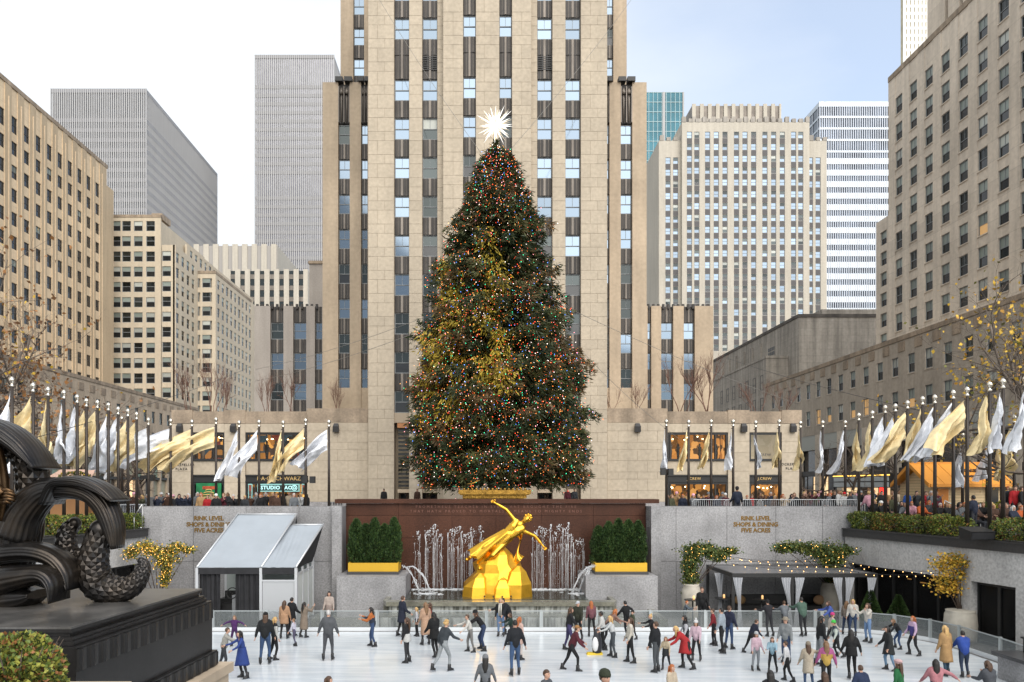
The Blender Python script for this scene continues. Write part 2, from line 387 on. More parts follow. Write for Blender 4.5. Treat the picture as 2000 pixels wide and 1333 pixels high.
for i, (x0, x1) in enumerate(tc_cols):
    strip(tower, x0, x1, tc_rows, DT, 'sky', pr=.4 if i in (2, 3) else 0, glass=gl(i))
    if i in (1, 4):
        w = TX(x1)-TX(x0); inst('vent', vent_mesh(w, 1.25), tower, (TX(x0), DT+.36, TZ(133)))
# portals at street level
for x0, x1 in ((776, 854), (905.5, 998.5), (1050.5, 1126)):
    a, c = TX(x0), TX(x1); b = MB()
    b.box(a, c, DT+.8, DT+.9, TZ(962), TZ(826), 1)
    nn = 16
    for i in range(nn):
        zz = TZ(955)+(TZ(830)-TZ(955))*i/nn; b.box(a, c, DT+.62, DT+.8, zz, zz+.16, 0)
    for f in (.33, .66): b.box(a+(c-a)*f-.04, a+(c-a)*f+.04, DT+.55, DT+.8, TZ(955), TZ(826), 0)
    b.build('grille', [mat('cast_glass_screen', (.13, .105, .07), .4, .4, var=.3, vs=1.5), p_dark], tower)
    b = MB(); b.box(a, c, DT+.2, DT+.9, TZ(963), TZ(956)); b.build('lintel', tan_side, tower)
    for q in range(4):
        w = (c-a)/4; b = MB(); x = a+q*w
        b.box(x+.03, x+w-.03, DT+1.0, DT+1.08, ZP, TZ(963), 0); b.box(x+.2, x+w-.2, DT+.97, DT+1.0, ZP+.9, TZ(966), 1)
        b.build('door', [mat('bronze_door', (.05, .03, .018), .4, .5), p_dark], tower)
for x0, x1 in ((776, 854),):
    b = MB(); b.box(TX(x0), TX(x1), DT-.02, DT+.3, TZ(836), TZ(827)); b.build('carved_panel', mat('terracotta_panel', (.38, .17, .07), .7, var=.2, vs=2), tower)
# upper shoulders and stepped shoulders with carved tops
def shoulder(x0, x1, D, ytop, cols, rows, wm, ornament=None, ybot=815, dep=20, nm='wall'):
    b = MB(); U = (1, 0); O = (0, D); zt = PZ(ytop, D) if ytop > -200 else ZT; u = PX(x0, D)
    for c0, c1 in cols:
        b.obox(O, U, u, PX(c0, D), -.9, 0, ZP, zt); u = PX(c1, D)
        lz = PZ(rows[-1][1], D); b.obox(O, U, PX(c0, D), u, -.9, -.1, ZP, lz)
    b.obox(O, U, u, PX(x1, D), -.9, 0, ZP, zt); b.obox(O, U, PX(x0, D), PX(x1, D), -dep, -.9, ZP, zt-.05)
    b.build(nm, wm, tower)
    for c0, c1 in cols:
        strip(tower, c0, c1, rows, D, 'half', setin=.4, glass=lambda j: 'sky' if j < 4 and R.random() < .8 else R.choice(['half', 'half', 'dark', 'sky']), ptop=PZ(ornament, D) if ornament else zt)  # upper rows mostly painted as mirrored sky, as on the shaft
        if ornament:
            a, c = PX(c0, D), PX(c1, D); w = c-a; z0, z1 = PZ(ornament, D), zt-.1; b = MB(); b.box(a, c, D+.25, D+.5, z0, z1, 0)
            for f in (0, .46, .92): b.box(a+w*f, a+w*(f+.08), D-.02, D+.25, z0, z1-.3, 1)
            for f in (.27, .73):
                b.tube([(a+w*f, D+.2, z0+.1), (a+w*f, D+.12, z0+(z1-z0)*.6), (a+w*f, D+.2, z1-.9)], [w*.07, w*.10, w*.03], 6, 1)
                b.lathe([(w*.16, 0), (w*.2, .25), (w*.1, .55), (.01, .7)], (a+w*f, D+.18, z1-1.0), 8, 1)
            b.build('carved_panel', [spand, spand_l], tower)
            b = MB(); b.box(a-.25, a+w*.42, D-.3, D+.5, zt+.0, zt+.42); b.box(a+w*.55, c+.25, D-.3, D+.5, zt, zt+.42); b.build('floodlight', f_black, tower)
up_rows = [(-68+60*k, -34.5+60*k) for k in range(0, 5)]
sh_rows = [(241+68.4*k, 279+68.4*k) for k in range(8)]
shoulder(665, 722, 84, -999, [(690, 711)], up_rows, tan_side)
shoulder(1183, 1224, 84, -999, [(1185.5, 1198)], up_rows, tan_side)
shoulder(630, 721, 74, 161, [(660.5, 683), (705, 718)], sh_rows, tan_side, 239)
shoulder(1184, 1263, 74, 161, [(1185.2, 1190.5), (1212.5, 1235)], sh_rows, tan_side, 239)
def coarse_blocks(x0, x1, D, ylo, yhi, seed, nb=1):
    out = []; z = PZ(ylo, D); k = 0
    while z < PZ(yhi, D)-.3:
        h = min((1.35, .95)[k % 2], PZ(yhi, D)-z); a, c = PX(x0, D), PX(x1, D)
        cuts = [a, c] if nb == 1 else [a, a+(c-a)*(.38, .62)[k % 2], c]
        for q in range(len(cuts)-1): out.append((cuts[q], cuts[q+1], 0, z, z+h))
        z += h; k += 1
    return out

# two low grey wings either side of the tower
for x0, x1, cols, lab, wm in ((497, 632, [(528, 553.5), (572.5, 598), (615, 629)], 'grey stone block with tall dark windows left of the tower, above the low shops', grey_stone),
                              (1262, 1393, [(1265, 1272), (1291.5, 1315), (1335.6, 1357)], 'tan stone block with blue windows right of the tower, above the low shops', tan_side)):
    D = 85; w = thing('stone_wing', lab, 'building', (PX((x0+x1)/2, D), D, ZP), 'stone wings beside the tower')
    rows = [(629.5+59.5*k, 662+59.5*k) for k in range(4)]
    tw, tower = tower, w
    shoulder(x0, x1, D, 598, cols, rows, wm)
    b = MB(); nx = int((PX(x1, D)-PX(x0, D))/.55)
    for i in range(nx):
        x = PX(x0, D)+.28+i*.55; b.box(x-.12, x+.12, D+.02, D+.3, PZ(598, D)-.3, PZ(598, D)+.22)
    b.build('cresting', spand, w, kind='stuff'); tower = tw
# small grey penthouse peeping between wing and tower
o = thing('stone_penthouse', 'narrow streaked grey stone penthouse peeping out left of the tower', 'building', (PX(617, 95), 95, ZP))
b = MB(); b.box(PX(604, 95), PX(634, 95), 95, 105, ZP, PZ(516, 95)); b.build('wall', grey_stone, o)
b = MB(); b.box(PX(604, 95)-.1, PX(634, 95), 94.8, 105, PZ(516, 95)+.005, PZ(516, 95)+.35); b.build('coping', tan_stain, o)

# ---------------------------------------------------------------- low shop pavilions in front of the tower
DW = 67.5; DC = 66.6
def shop_back(name, cols, st):
    if name in MATS: return MATS[name]
    m = mat(name, cols[0], .8); t = m.node_tree; N = t.nodes; b = N['Principled BSDF']
    g = N.new('ShaderNodeNewGeometry'); n = N.new('ShaderNodeTexVoronoi'); n.inputs['Scale'].default_value = 1.7; n.distance = 'CHEBYCHEV'
    r = N.new('ShaderNodeValToRGB'); r.color_ramp.interpolation = 'CONSTANT'
    while len(r.color_ramp.elements) < len(cols): r.color_ramp.elements.new(.5)
    for i, c in enumerate(cols): r.color_ramp.elements[i].position = i/len(cols); r.color_ramp.elements[i].color = (*c, 1)
    sp = N.new('ShaderNodeSeparateColor'); t.links.new(g.outputs['Position'], n.inputs[0]); t.links.new(n.outputs['Color'], sp.inputs[0]); t.links.new(sp.outputs[0], r.inputs[0])
    t.links.new(r.outputs[0], b.inputs['Base Color']); t.links.new(r.outputs[0], b.inputs['Emission Color']); b.inputs['Emission Strength'].default_value = st
    return m
toy_lit = shop_back('toy_shop_interior', [(.02, .015, .01), (.30, .13, .03), (.05, .03, .02), (.6, .30, .07), (.12, .03, .02), (.03, .05, .06), (.25, .12, .03)], .55)
amber_lit = shop_back('clothes_shop_interior', [(.10, .045, .012), (.45, .22, .06), (.22, .09, .02), (.30, .13, .03), (.05, .025, .01), (.38, .17, .04)], .75)
pale_lit = shop_back('pale_shop_interior', [(.42, .36, .26), (.46, .40, .30), (.40, .35, .25)], .25)
shop_glass = glassy('shop_glass', (.02, .022, .022), .28, .03)
green_ad = mat('green_hoarding', (.008, .15, .05), .5, var=.5, vs=1.2)
def person_dummy(b, x, y, z, s, mi):
    b.lathe([(.11*s, 0), (.13*s, .5*s), (.17*s, .85*s), (.13*s, 1.1*s), (.20*s, 1.4*s), (.06*s, 1.5*s), (.1*s, 1.62*s), (.09*s, 1.74*s), (.01, 1.8*s)], (x, y, z), 8, mi, True, (1, .6))
def pavilion(side, label, blk, bays, xend, sign):
    x0, x1 = min(blk[0], xend), max(blk[1], xend)
    root = thing('shop_pavilion', label, 'building', (PX((x0+x1)/2, DW), DW, ZP), 'low shop pavilions flanking the tower')
    zt = PZ(804, DW); b = MB(); O = (0, DW); U = (1, 0)
    e0, e1 = PX(x0, DW), PX(x1, DW)
    b.obox(O, U, e0, e1, -14, -2.6, ZP, zt-.05)
    us = sorted(bays, key=lambda q: q[0]); pier = []; u = (blk[1] if side < 0 is False else x0) if False else x0
    edges = [q for by in us for q in (by[0], by[1])]
    lim0 = x0 if side < 0 else blk[1]; lim1 = blk[0] if side < 0 else x1
    cur = lim0
    for by in us:
        if by[0]-cur > 1: pier.append((cur, by[0]))
        cur = by[1]
    if lim1-cur > 1: pier.append((cur, lim1))
    for p0, p1 in pier: b.obox(O, U, PX(p0, DW), PX(p1, DW), -2.6, -.03, ZP, PZ(828, DW))
    b.obox(O, U, PX(lim0, DW), PX(lim1, DW), -2.6, -.03, PZ(844.5, DW), PZ(828, DW)) if False else None
    for by in us:
        b.obox(O, U, PX(by[0], DW), PX(by[1], DW), -2.6, -.03, PZ(845, DW), PZ(828, DW)); b.obox(O, U, PX(by[0], DW), PX(by[1], DW), -2.6, -.25, PZ(928, DW), PZ(900.5, DW))
    c0, c1 = PX(blk[0], DC), PX(blk[1], DC); b.box(c0, c1, DC+.03, DC+14, ZP, PZ(798, DC)-.02)
    b.build('wall', tan_joint, root)
    bl = []
    for p0, p1 in pier:
        z = ZP+.75; k = 0; a, c = PX(p0, DW), PX(p1, DW)
        while z < PZ(828, DW)-.2:
            h = min((1.66, .98)[k % 2], PZ(828, DW)-z); bl.append((a, c, 0, z, z+h, DW)); z += h; k += 1
    z = ZP+.75; k = 0
    while z < PZ(826, DC)-.2:
        h = min((.98, .98, .62)[k % 3], PZ(826, DC)-z); a, c = c0, c1; w = c-a
        cu = ([a, a+w*.34, a+w*.67, c] if k % 2 else [a, a+w*.18, a+w*.5, a+w*.83, c])
        for q in range(len(cu)-1): bl.append((cu[q], cu[q+1], 0, z, z+h, DC))
        z += h; k += 1
    for by in us:
        a, c = PX(by[0], DW), PX(by[1], DW); nq = max(1, round((c-a)/2.4))
        for q in range(nq): bl.append((a+(c-a)*q/nq, a+(c-a)*(q+1)/nq, -.22, PZ(927.5, DW), PZ(901, DW), DW))
        for q in range(nq+1):
            f0, f1 = max(0, (q-.5)/nq), min(1, (q+.5)/nq); bl.append((a+(c-a)*f0, a+(c-a)*f1, 0, PZ(845, DW), PZ(828, DW), DW))
    for a, c, pr, z0, z1, D in bl:
        inst('stone_block', UB, root, ((a+c)/2, D-pr+.1, (z0+z1)/2), 0, (c-a-.022, .2+R.uniform(-.01, .01), z1-z0-.022))
    b = MB()                                        # weathered coping course
    b.box(PX(lim0, DW)+.02, PX(lim1, DW)-.02, DW+.02, DW+1.0, PZ(827.5, DW), zt); b.box(c0, c1, DC+.01, DC+1, PZ(825.5, DC), PZ(798, DC))
    for p0, p1 in pier: b.box(PX(p0, DW), PX(p1, DW), DW-.03, DW+.5, PZ(827.5, DW), zt+.12)
    b.build('coping', tan_stain, root)
    b = MB(); b.box(c0, c1, DC-.05, DC+.3, ZP, ZP+.74)
    for p0, p1 in pier: b.box(PX(p0, DW), PX(p1, DW), DW-.05, DW+.3, ZP, ZP+.74)
    b.build('plinth', granite_base, root)
    for by in us:
        a, c = PX(by[0], DW), PX(by[1], DW)
        for (yb, yt, kind, bm) in ((900.5, 845, 'display_window', by[2]), (ZP, 942, 'shop_front', by[3])):
            zb = yb if yb == ZP else PZ(yb, DW); ztp = PZ(yt, DW)
            b = MB(); b.box(a, c, DW+2.3, DW+2.35, zb, ztp); b.box(a, a+.06, DW+.5, DW+2.3, zb, ztp); b.box(c-.06, c, DW+.5, DW+2.3, zb, ztp); b.box(a+.06, c-.06, DW+.5, DW+2.3, zb, zb+.05)
            b.build('interior', bm, root)
            b = MB(); fw = .16
            b.box(a, a+fw, DW+.1, DW+.4, zb, ztp); b.box(c-fw, c, DW+.1, DW+.4, zb, ztp); b.box(a+fw, c-fw, DW+.1, DW+.4, zb, zb+.18); b.box(a+fw, c-fw, DW+.1, DW+.4, ztp-.2, ztp)
            for f in by[4]: x = a+(c-a)*f; b.box(x-.06, x+.06, DW+.12, DW+.4, zb+.18, ztp-.2)
            wdw = b.build(kind, f_black, root)
            b = MB(); b.quad((a+fw, DW+.3, zb+.18), (c-fw, DW+.3, zb+.18), (c-fw, DW+.3, ztp-.2), (a+fw, DW+.3, ztp-.2)); b.build('pane', shop_glass, wdw)
            if bm is toy_lit or bm is amber_lit or (bm is pale_lit and yb == ZP):
                b = MB(); nd = int((c-a)/.8); b2 = MB()
                for q in range(nd):
                    x = a+.5+q*(c-a-1)/max(1, nd-1)+R.uniform(-.15, .15); sc = R.uniform(.8, 1.05)
                    person_dummy(b if q % 2 else b2, x, DW+R.uniform(1.0, 1.8), zb+.06, sc, 0)
                b.build('display_figure', f_black, root, kind='stuff'); b2.build('display_figure', mat('display_cloth', (.22, .17, .12), .8, var=.6, vs=.9), root, kind='stuff')
                b = MB()
                for q in range(6): b.ell((R.uniform(a+.3, c-.3), DW+R.uniform(.7, 2), ztp-R.uniform(.3, .6)), (.06, .06, .05), 6, 4)
                b.build('ceiling_light', emat('shop_spot', (1, .75, .4), 8), root, kind='stuff')
        b = MB(); b.box(a, c, DW+.12, DW+.5, PZ(942, DW), PZ(928, DW)); b.box(a, c, DW+.0, DW+.12, PZ(930.5, DW), PZ(928, DW)); b.box(a, c, DW+.02, DW+.12, PZ(942, DW), PZ(939.5, DW)); b.build('fascia', f_black, root)
    return root
pavL = pavilion(-1, 'low tan stone toy shop building left of the tower with a teal shop sign', (600, 719), [(375.5, 438, toy_lit, green_ad, ()), (479, 598.5, toy_lit, toy_lit, (.16, .82))], 335, 'toy')
pavR = pavilion(1, 'low tan stone clothes shop building right of the tower with amber lit windows', (1186, 1304), [(1304, 1422, amber_lit, amber_lit, (.05, .8)), (1464, 1527, pale_lit, amber_lit, ())], 1566, 'clothes')
# lettering on the pavilions
serif = mat('gilt_letters', (.62, .42, .17), .4, .3); cyan_sign = emat('pale_teal_sign', (.42, .72, .72), .25)
text('lettering', 'F·A·O SCHWARZ', (PX(544, DW), DW+.1, PZ(935.3, DW)), .50, serif, pavL, spacing=1.02)
sg = MB(); a, c = PX(503.5, DW), PX(586, DW); z0, z1 = PZ(961, DW), PZ(945.5, DW)
sg.box(a, c, DW-.14, DW+.05, z0, z1, 0); sg.box(a+.12, c-.12, DW-.16, DW-.14, z0+.11, z1-.11, 1)
so = sg.build('sign_board', [mat('teal_sign_frame', (.25, .52, .50), .5), mat('dark_teal_sign', (.012, .035, .035), .5)], pavL)
t = text('lettering', 'STUDIO FAO', (PX(541, DW), DW-.18, PZ(953.3, DW)), .44, cyan_sign, pavL, bold=.012, spacing=1.1)
b = MB()
for r0 in (.22, .10): b.tube([(PX(576, DW)+r0*math.cos(w), DW-.18, PZ(953.3, DW)+r0*math.sin(w)) for w in [2*math.pi*i/16 for i in range(17)]], .035, 5)
b.build('ring_emblem', cyan_sign, pavL)
for xx in (489, 593.5):
    b = MB(); b.box(PX(xx-4, DW), PX(xx+4, DW), DW-.05, DW+.08, ZP, PZ(945.5, DW), 0); b.box(PX(xx-2.6, DW), PX(xx+2.6, DW), DW-.08, DW-.05, ZP+.3, PZ(947.5, DW), 1)
    b.build('display_case', [MATS['teal_sign_frame'], toy_lit], pavL)
for xx, lab in ((519, 'a'), (572, 'b')):
    b = MB(); b.box(PX(xx-9, DW), PX(xx+9, DW), DW+.05, DW+.12, ZP, PZ(963, DW), 0); b.box(PX(xx-5.5, DW), PX(xx+5.5, DW), DW+.02, DW+.05, ZP+.5, PZ(966, DW), 1); b.build('door', [mat('oak_door', (.22, .10, .04), .5), toy_lit], pavL)
b = MB(); b.box(PX(383, DW), PX(432, DW), DW-.0, DW+.09, ZP, PZ(944, DW)); b.build('hoarding', green_ad, pavL)
b = MB()
for i in range(4): rr = .75-.16*i; b.tube([(PX(408, DW)+rr*math.cos(w), DW-.04, PZ(974-i*5, DW)+.12*math.sin(w)) for w in np.linspace(0, math.pi, 9)], .05, 5)
b.build('printed_tree', mat('gold_print', (.5, .36, .12), .5), pavL)
b = MB(); b.box(PX(396, DW), PX(425, DW), DW-.05, DW-.0, PZ(956, DW), PZ(950, DW)); b.build('printed_banner', mat('red_print', (.35, .06, .02), .5, var=.5, vs=4), pavL)
for xx, yy, pv in ((354.5, 912.5, pavL), (1546, 911.5, pavR)):
    text('lettering', 'ROCKEFELLER\nPLAZA', (PX(xx, DW), DW-.02, PZ(yy, DW)), .30, f_black, pv, spacing=1.25, leading=1.25)
for xx, yy in ((1356, 935.5), (1494, 935.5), (1493, 889)):
    text('lettering', 'J.CREW', (PX(xx, DW), DW+.08, PZ(yy, DW)), .34, serif if yy > 900 else f_dark, pavR, spacing=1.1)
for xx in (352.5, 457, 657, 1244.5, 1451.5, 1547.5):          # dark wall lanterns
    D = DC if 600 < xx < 1304 else DW; r = pavL if xx < 900 else pavR; b = MB(); x, z = PX(xx, D), PZ(836, D)
    b.loft([[(x-.26, D-.02, z-.38), (x+.26, D-.02, z-.38), (x+.26, D-.34, z-.38), (x-.26, D-.34, z-.38)], [(x-.24, D-.02, z+.1), (x+.24, D-.02, z+.1), (x+.24, D-.42, z+.1), (x-.24, D-.42, z+.1)], [(x-.17, D-.02, z+.38), (x+.17, D-.02, z+.38), (x+.17, D-.2, z+.38), (x-.17, D-.2, z+.38)]], 0, False)
    b.build('wall_lantern', mat('dark_bronze', (.035, .034, .034), .5), r)
for xx, r in ((653, pavL), (1242.5, pavR)):
    b = MB()
    for i in range(6):
        for j in range(2): b.box(PX(xx-13+i*4.6+(i//2)*1.2, DC), PX(xx-13+i*4.6+3.2+(i//2)*1.2, DC), DC-.07, DC-.05, ZP+.2+j*.28, ZP+.42+j*.28)
    b.build('wall_vent', f_dark, r, kind='stuff')
b = MB(); b.box(PX(1540, DW), PX(1557, DW), DW-.09, DW-.05, ZP+.1, ZP+1.0)
for i in range(6): b.box(PX(1541, DW), PX(1556, DW), DW-.11, DW-.09, ZP+.18+i*.13, ZP+.24+i*.13)
b.build('vent_panel', f_dark, pavR)
# ---------------------------------------------------------------- side buildings along the two streets
def wset(w, h, fm, variants, **k):
    return [win_mesh('window', w, h, fm, up, lo, **k) for up, lo in variants]
def pick(ws, wt):
    return lambda i, j: R.choices(ws, wt)[0]

# left: tall buff block set back from the street
A = thing('office_block', 'buff stone office block with a plain grid of dark windows at far left', 'building', (-81, 135, ZP))
wA = wset(1.85, 2.35, f_dark, [(p_dark, p_dark), (p_half, p_dark), (p_dark, p_lit), (p_blindg, p_dark)], fw=.1, mull=1)
wA2 = wset(1.85, 2.9, f_dark, [(p_half, p_dark), (p_dark, p_dark)], fw=.1, mull=1)
cA = [134.1+3.65*k for k in range(-7, 10)]; D0 = 104.
rA = [69.4-4.1*i for i in range(12)]; rows = sorted([(z-1.17, z+1.17) for z in rA[1:]]+[(rA[0]-1.45, rA[0]+1.45)])
facade(A, (-81, D0), (0, 1), 167.6-D0-.4, ZP, 75.6, [(c-.92-D0, c+.92-D0) for c in cA[:-1]], rows, wallA, lambda i, j: R.choices(wA2, [1, 1])[0] if j == len(rows)-1 else R.choices(wA, [5, 3, .12, .6])[0], t=.45, sp=.14, back=40, setin=.12)
b = MB()
b.obox((-81, D0), (0, 1), 167.2-D0+.0, 170.4-D0, -40, -.0, ZP, 71.9)
b.build('corner_wall', wallA, A)
b = MB(); b.obox((-81, D0), (0, 1), 0, 63.6, -1.2, .06, 75.62, 76.4); b.build('coping', tan_stain, A)
b = MB()
for c in cA: b.obox((-81, D0), (0, 1), c-1.9-D0, c-1.65-D0, 0, .12, ZP, 73.6)
b.build('rib', wallA, A, kind='stuff')

# left: low curved-looking street wing with storefront
Lw = thing('street_wing', 'low brown stone street wing with storefronts behind the silver and gold flags at left', 'building', (-64, 120, ZP))
wL = wset(1.5, 2.3, f_dark, [(p_blindg, p_dark), (p_half, p_dark), (p_dark, p_dark)], fw=.1, mull=1)
cL = [107.3+3.65*k for k in range(-5, 18)]; D0 = 85.
wallL = mat('brown_limestone', (.44, .355, .26), .85, var=.12, vs=.12, grain=.1, gs=2, streak=.2)
facade(Lw, (-64, D0), (0, 1), 90, 12.6, 23.6, [(c-.75-D0, c+.75-D0) for c in cL], [(14.6, 16.9), (18.75, 21.05)], wallL, pick(wL, [2, 1, 1]), t=.4, back=14, setin=.1)
b = MB(); b.obox((-64, D0), (0, 1), 0, 90, -1.2, .1, 23.62, 24.2)
for k in range(24): b.obox((-64, D0), (0, 1), k*3.65+1.2, k*3.65+2.9, 0, .08, 21.9, 23.1)
b.build('cornice', tan_stain, Lw)
sf = MB(); O = (-64, D0); U = (0, 1)
for k in range(25): sf.obox(O, U, k*3.65-.3, k*3.65+.3, -.6, .1, ZP, 12.6, 0)
sf.obox(O, U, 0, 90, -.6, .2, 11.2, 12.6, 0); sf.obox(O, U, 0, 90, -.5, .05, 7.6, 8.1, 1)
sf.obox(O, U, 0, 90, -3, -.7, ZP, 12.5, 2)
so = sf.build('storefront', [wallL, f_black, p_dark], Lw)
pale_pan = mat('cream_glass_panel', (.36, .36, .27), .3, rnd=.2); mint_pan = mat('mint_glass_panel', (.20, .30, .25), .25, rnd=.2); brown_pan = mat('brown_panel', (.16, .09, .05), .5); warm_pane = emat('warm_shop_light', (.9, .62, .34), .45)
pq = {}
for k in range(24):
    for q, (za, zb) in enumerate(((8.2, 11.1), (ZP+.1, 7.5))):
        for hf in range(2):
            mm = R.choice([pale_pan, pale_pan, mint_pan, p_half, p_dark]) if q == 0 else R.choice([p_dark, warm_pane, brown_pan, pale_pan])
            key = (q, mm.name)
            if key not in pq:
                b = MB(); b.box(0, 1.45, 0, .06, 0, zb-za); pq[key] = b.mesh('pane', mm)
            inst('pane', pq[key], Lw, (-64-.45, D0+k*3.65+.35+hf*1.5, za), math.pi/2)

# left: stepped pale block beyond
Bb = thing('stepped_block', 'pale limestone office block with stepped corners left of the grey stone wing', 'building', (-80, 190, ZP))
wB = wset(2.0, 2.5, f_steel, [(p_blind, p_dark), (p_blindg, p_dark), (p_half, p_dark), (p_sky, p_half)], fw=.12)
poolB = []
def zrows(z0, dz, n, h): return sorted([(z0-dz*i-h/2, z0-dz*i+h/2) for i in range(n)])
D = 175.; x0 = PX(200, D); zr = PZ(442, D)
cols = [PX(x, D)-x0 for x in (227, 247, 270, 294)]
facade(Bb, (x0, D), (1, 0), PX(314, D)-x0, ZP, PZ(425, D), [(c-1.0, c+1.0) for c in cols], zrows(zr, 3.47, 12, 2.3), wallB, lambda i, j: R.choices(wB, [1, 2, 1, 3 if j > 8 else .4])[0], t=.4, back=30, setin=.1, pool=poolB, trim=.9)
facade(Bb, (PX(313.9, D), D+.6), (1, 0), PX(341, D)-PX(313.9, D), ZP, PZ(477, D), [(.9-.8, .9+1.2)], zrows(PZ(499, D), 3.47, 10, 2.3), wallB, pick(wB, [1, 2, 1, .4]), t=.4, back=16, setin=.1, pool=poolB, trim=.9)
xs = PX(341, D+.6)
cs = [.9+3.2*k for k in range(4)]
facade(Bb, (xs+.03, D+.6), (0, 1), 15, ZP, PZ(477, D), [(c, c+1.7) for c in cs], zrows(PZ(499, D), 3.47, 10, 2.3), wallB, pick(wB, [1, 2, 1, .4]), t=.4, back=5, setin=.1, pool=poolB, lead=1.)
facade(Bb, (PX(314, D)+.03, D+15.6), (0, 1), 56, ZP, PZ(425, D)-1.2, [(2.2+3.4*k, 3.9+3.4*k) for k in range(15)], zrows(zr-1.2, 3.47, 4, 2.3), wallB, pick(wB, [1, 2, 2, .2]), t=.4, back=5, setin=.1, pool=poolB, lead=1.)
b = MB(); b.box(PX(222, D)-4, PX(314, D)+.1, D-.1, D+1, PZ(425, D)+.01, PZ(425, D)+.6); b.box(PX(285, D), PX(306, D), D+3, D+8, PZ(425, D)+.61, PZ(425, D)+2.0); b.build('coping', tan_stain, Bb)
D = 190.; x0 = PX(370, D); x1 = PX(421, D)
facade(Bb, (x0, D), (1, 0), x1-x0, ZP, PZ(535, D), [(PX(x, D)-1.2-x0, PX(x, D)+1.2-x0) for x in (381.5, 404.5)], zrows(PZ(553, D), 3.5, 11, 2.3), wallB, pick(wB, [1, 3, 1, 0]), t=.4, back=30, setin=.1, pool=poolB, trim=.9)
facade(Bb, (x1+.03, D+.03), (0, 1), 33, ZP, PZ(535, D), [(1.3+3.3*k, 3.1+3.3*k) for k in range(9)], zrows(PZ(553, D), 3.5, 10, 2.3), wallB, pick(wB, [1, 2, 2, 0]), t=.4, back=6, setin=.1, pool=poolB, lead=1.)
b = MB(); b.box(x0-.1, x1+.1, D-.1, D+30, PZ(535, D)+.01, PZ(535, D)+.7); b.build('parapet', tan_stain, Bb)
flush_pool(Bb, poolB)

# far towers ------------------------------------------------------------
def ribbed_tower(root, x0, x1, D, zt, dside, np_, fl, pm, sm, gm, pw=.45, top=(0, 0), side='R', mech=None):
    """slab with vertical piers and window bands; visible front plus the side facing the street"""
    W_ = x1-x0; b = MB(); b.box(x0+.3, x1-.3, D+.5, D+dside, ZP, zt-.6); b.build('glazing', gm, root)
    b = MB()
    for i in range(np_+1): x = x0+W_*i/np_; b.box(x-pw*W_/np_*.5, x+pw*W_/np_*.5, D, D+.5, ZP, zt)
    ns = max(3, int(np_*dside/W_*.8))
    for i in range(1, ns+1):
        y = D+dside*i/ns; xs = x1 if side == 'R' else x0
        b.box(xs-.3 if side == 'R' else xs, xs if side == 'R' else xs+.3, y-pw*dside/ns*.5, y+pw*dside/ns*.5, ZP, zt)
    b.build('pier', pm, root, kind='stuff')
    b = MB(); z = ZP+4
    while z < zt-2:
        if not any(m0 < z < m1 for m0, m1 in (mech or [])):
            b.box(x0+.02, x1-.02, D+.22, D+.5, z, z+fl*.40)
            xs = x1 if side == 'R' else x0
            b.box(xs-.3 if side == 'R' else xs+.05, xs-.05 if side == 'R' else xs+.3, D+.5, D+dside, z, z+fl*.40)
        z += fl
    b.box(x0+.02, x1-.02, D+.1, D+dside-.05, zt-1.6, zt-.05)
    b.build('spandrel', sm, root, kind='stuff')
glz = mat('tower_glazing', (.20, .22, .26), .2, .6, var=.2, vs=.4)
glz2 = mat('tower_glazing_grey', (.24, .24, .27), .2, .4, var=.2, vs=.3)
C = thing('slab_tower', 'pale grey ribbed slab tower with a deep side face, farthest left on the skyline', 'building', (PX(192, 300), 300, ZP))
zt = PZ(173, 300)
ribbed_tower(C, PX(99, 300), PX(285, 300), 300, zt, 82, 44, 3.9, concrete, mat('recessed_spandrel', (.205, .207, .225), .7), glz, mech=[(zt-10.5, zt-1.7)])
Dd = thing('slab_tower', 'pale ribbed concrete slab tower right against the left edge of the central skyscraper', 'building', (PX(575, 350), 350, ZP))
zt2 = PZ(107, 350)
ribbed_tower(Dd, PX(498, 350), PX(652, 350), 350, zt2, 34, 38, 3.9, concrete, mat('recessed_spandrel_warm', (.225, .222, .23), .7), glz2, mech=[(zt2-15, zt2-3), (PZ(377, 350), PZ(347, 350))])
E = thing('stepped_block', 'cream stone block with fluted top storeys low between the two pale slab towers', 'building', (PX(490, 260), 260, ZP))
def ribs_block(root, x0, x1, D, zb, zt, step, pw, pm, gm, dep=20):
    b = MB(); b.box(x0, x1, D+.4, D+dep, zb, zt-.5); b.build('recess', gm, root)
    b = MB(); x = x0
    while x < x1: b.box(x, min(x+pw, x1), D, D+.4, zb, zt); x += step
    b.build('pier', pm, root, kind='stuff')
ribs_block(E, PX(378, 270), PX(541, 270), 270, ZP, PZ(477, 270), 3.4, 1.9, wallF, mat('grey_panel', (.33, .31, .29), .7))
ribs_block(E, PX(440, 260), PX(601, 260), 260, ZP, PZ(526, 260), 3.3, 1.75, wallF, p_half, 9.5)
b = MB()
for k in range(9): b.box(PX(440, 260)+.1, PX(601, 260)-.1, 260.2, 260.4, PZ(545+22*k, 260), PZ(536+22*k, 260))
b.build('spandrel', spand_l, E, kind='stuff')
b = MB(); b.box(PX(601, 260)-.5, PX(601, 260)+.04, 260.4, 300, ZP, PZ(526, 260)-.3); b.box(PX(541, 270)-.5, PX(541, 270)+.04, 270.45, 300, PZ(526, 260), PZ(477, 270)-.3); b.build('side_wall', wallF, E)

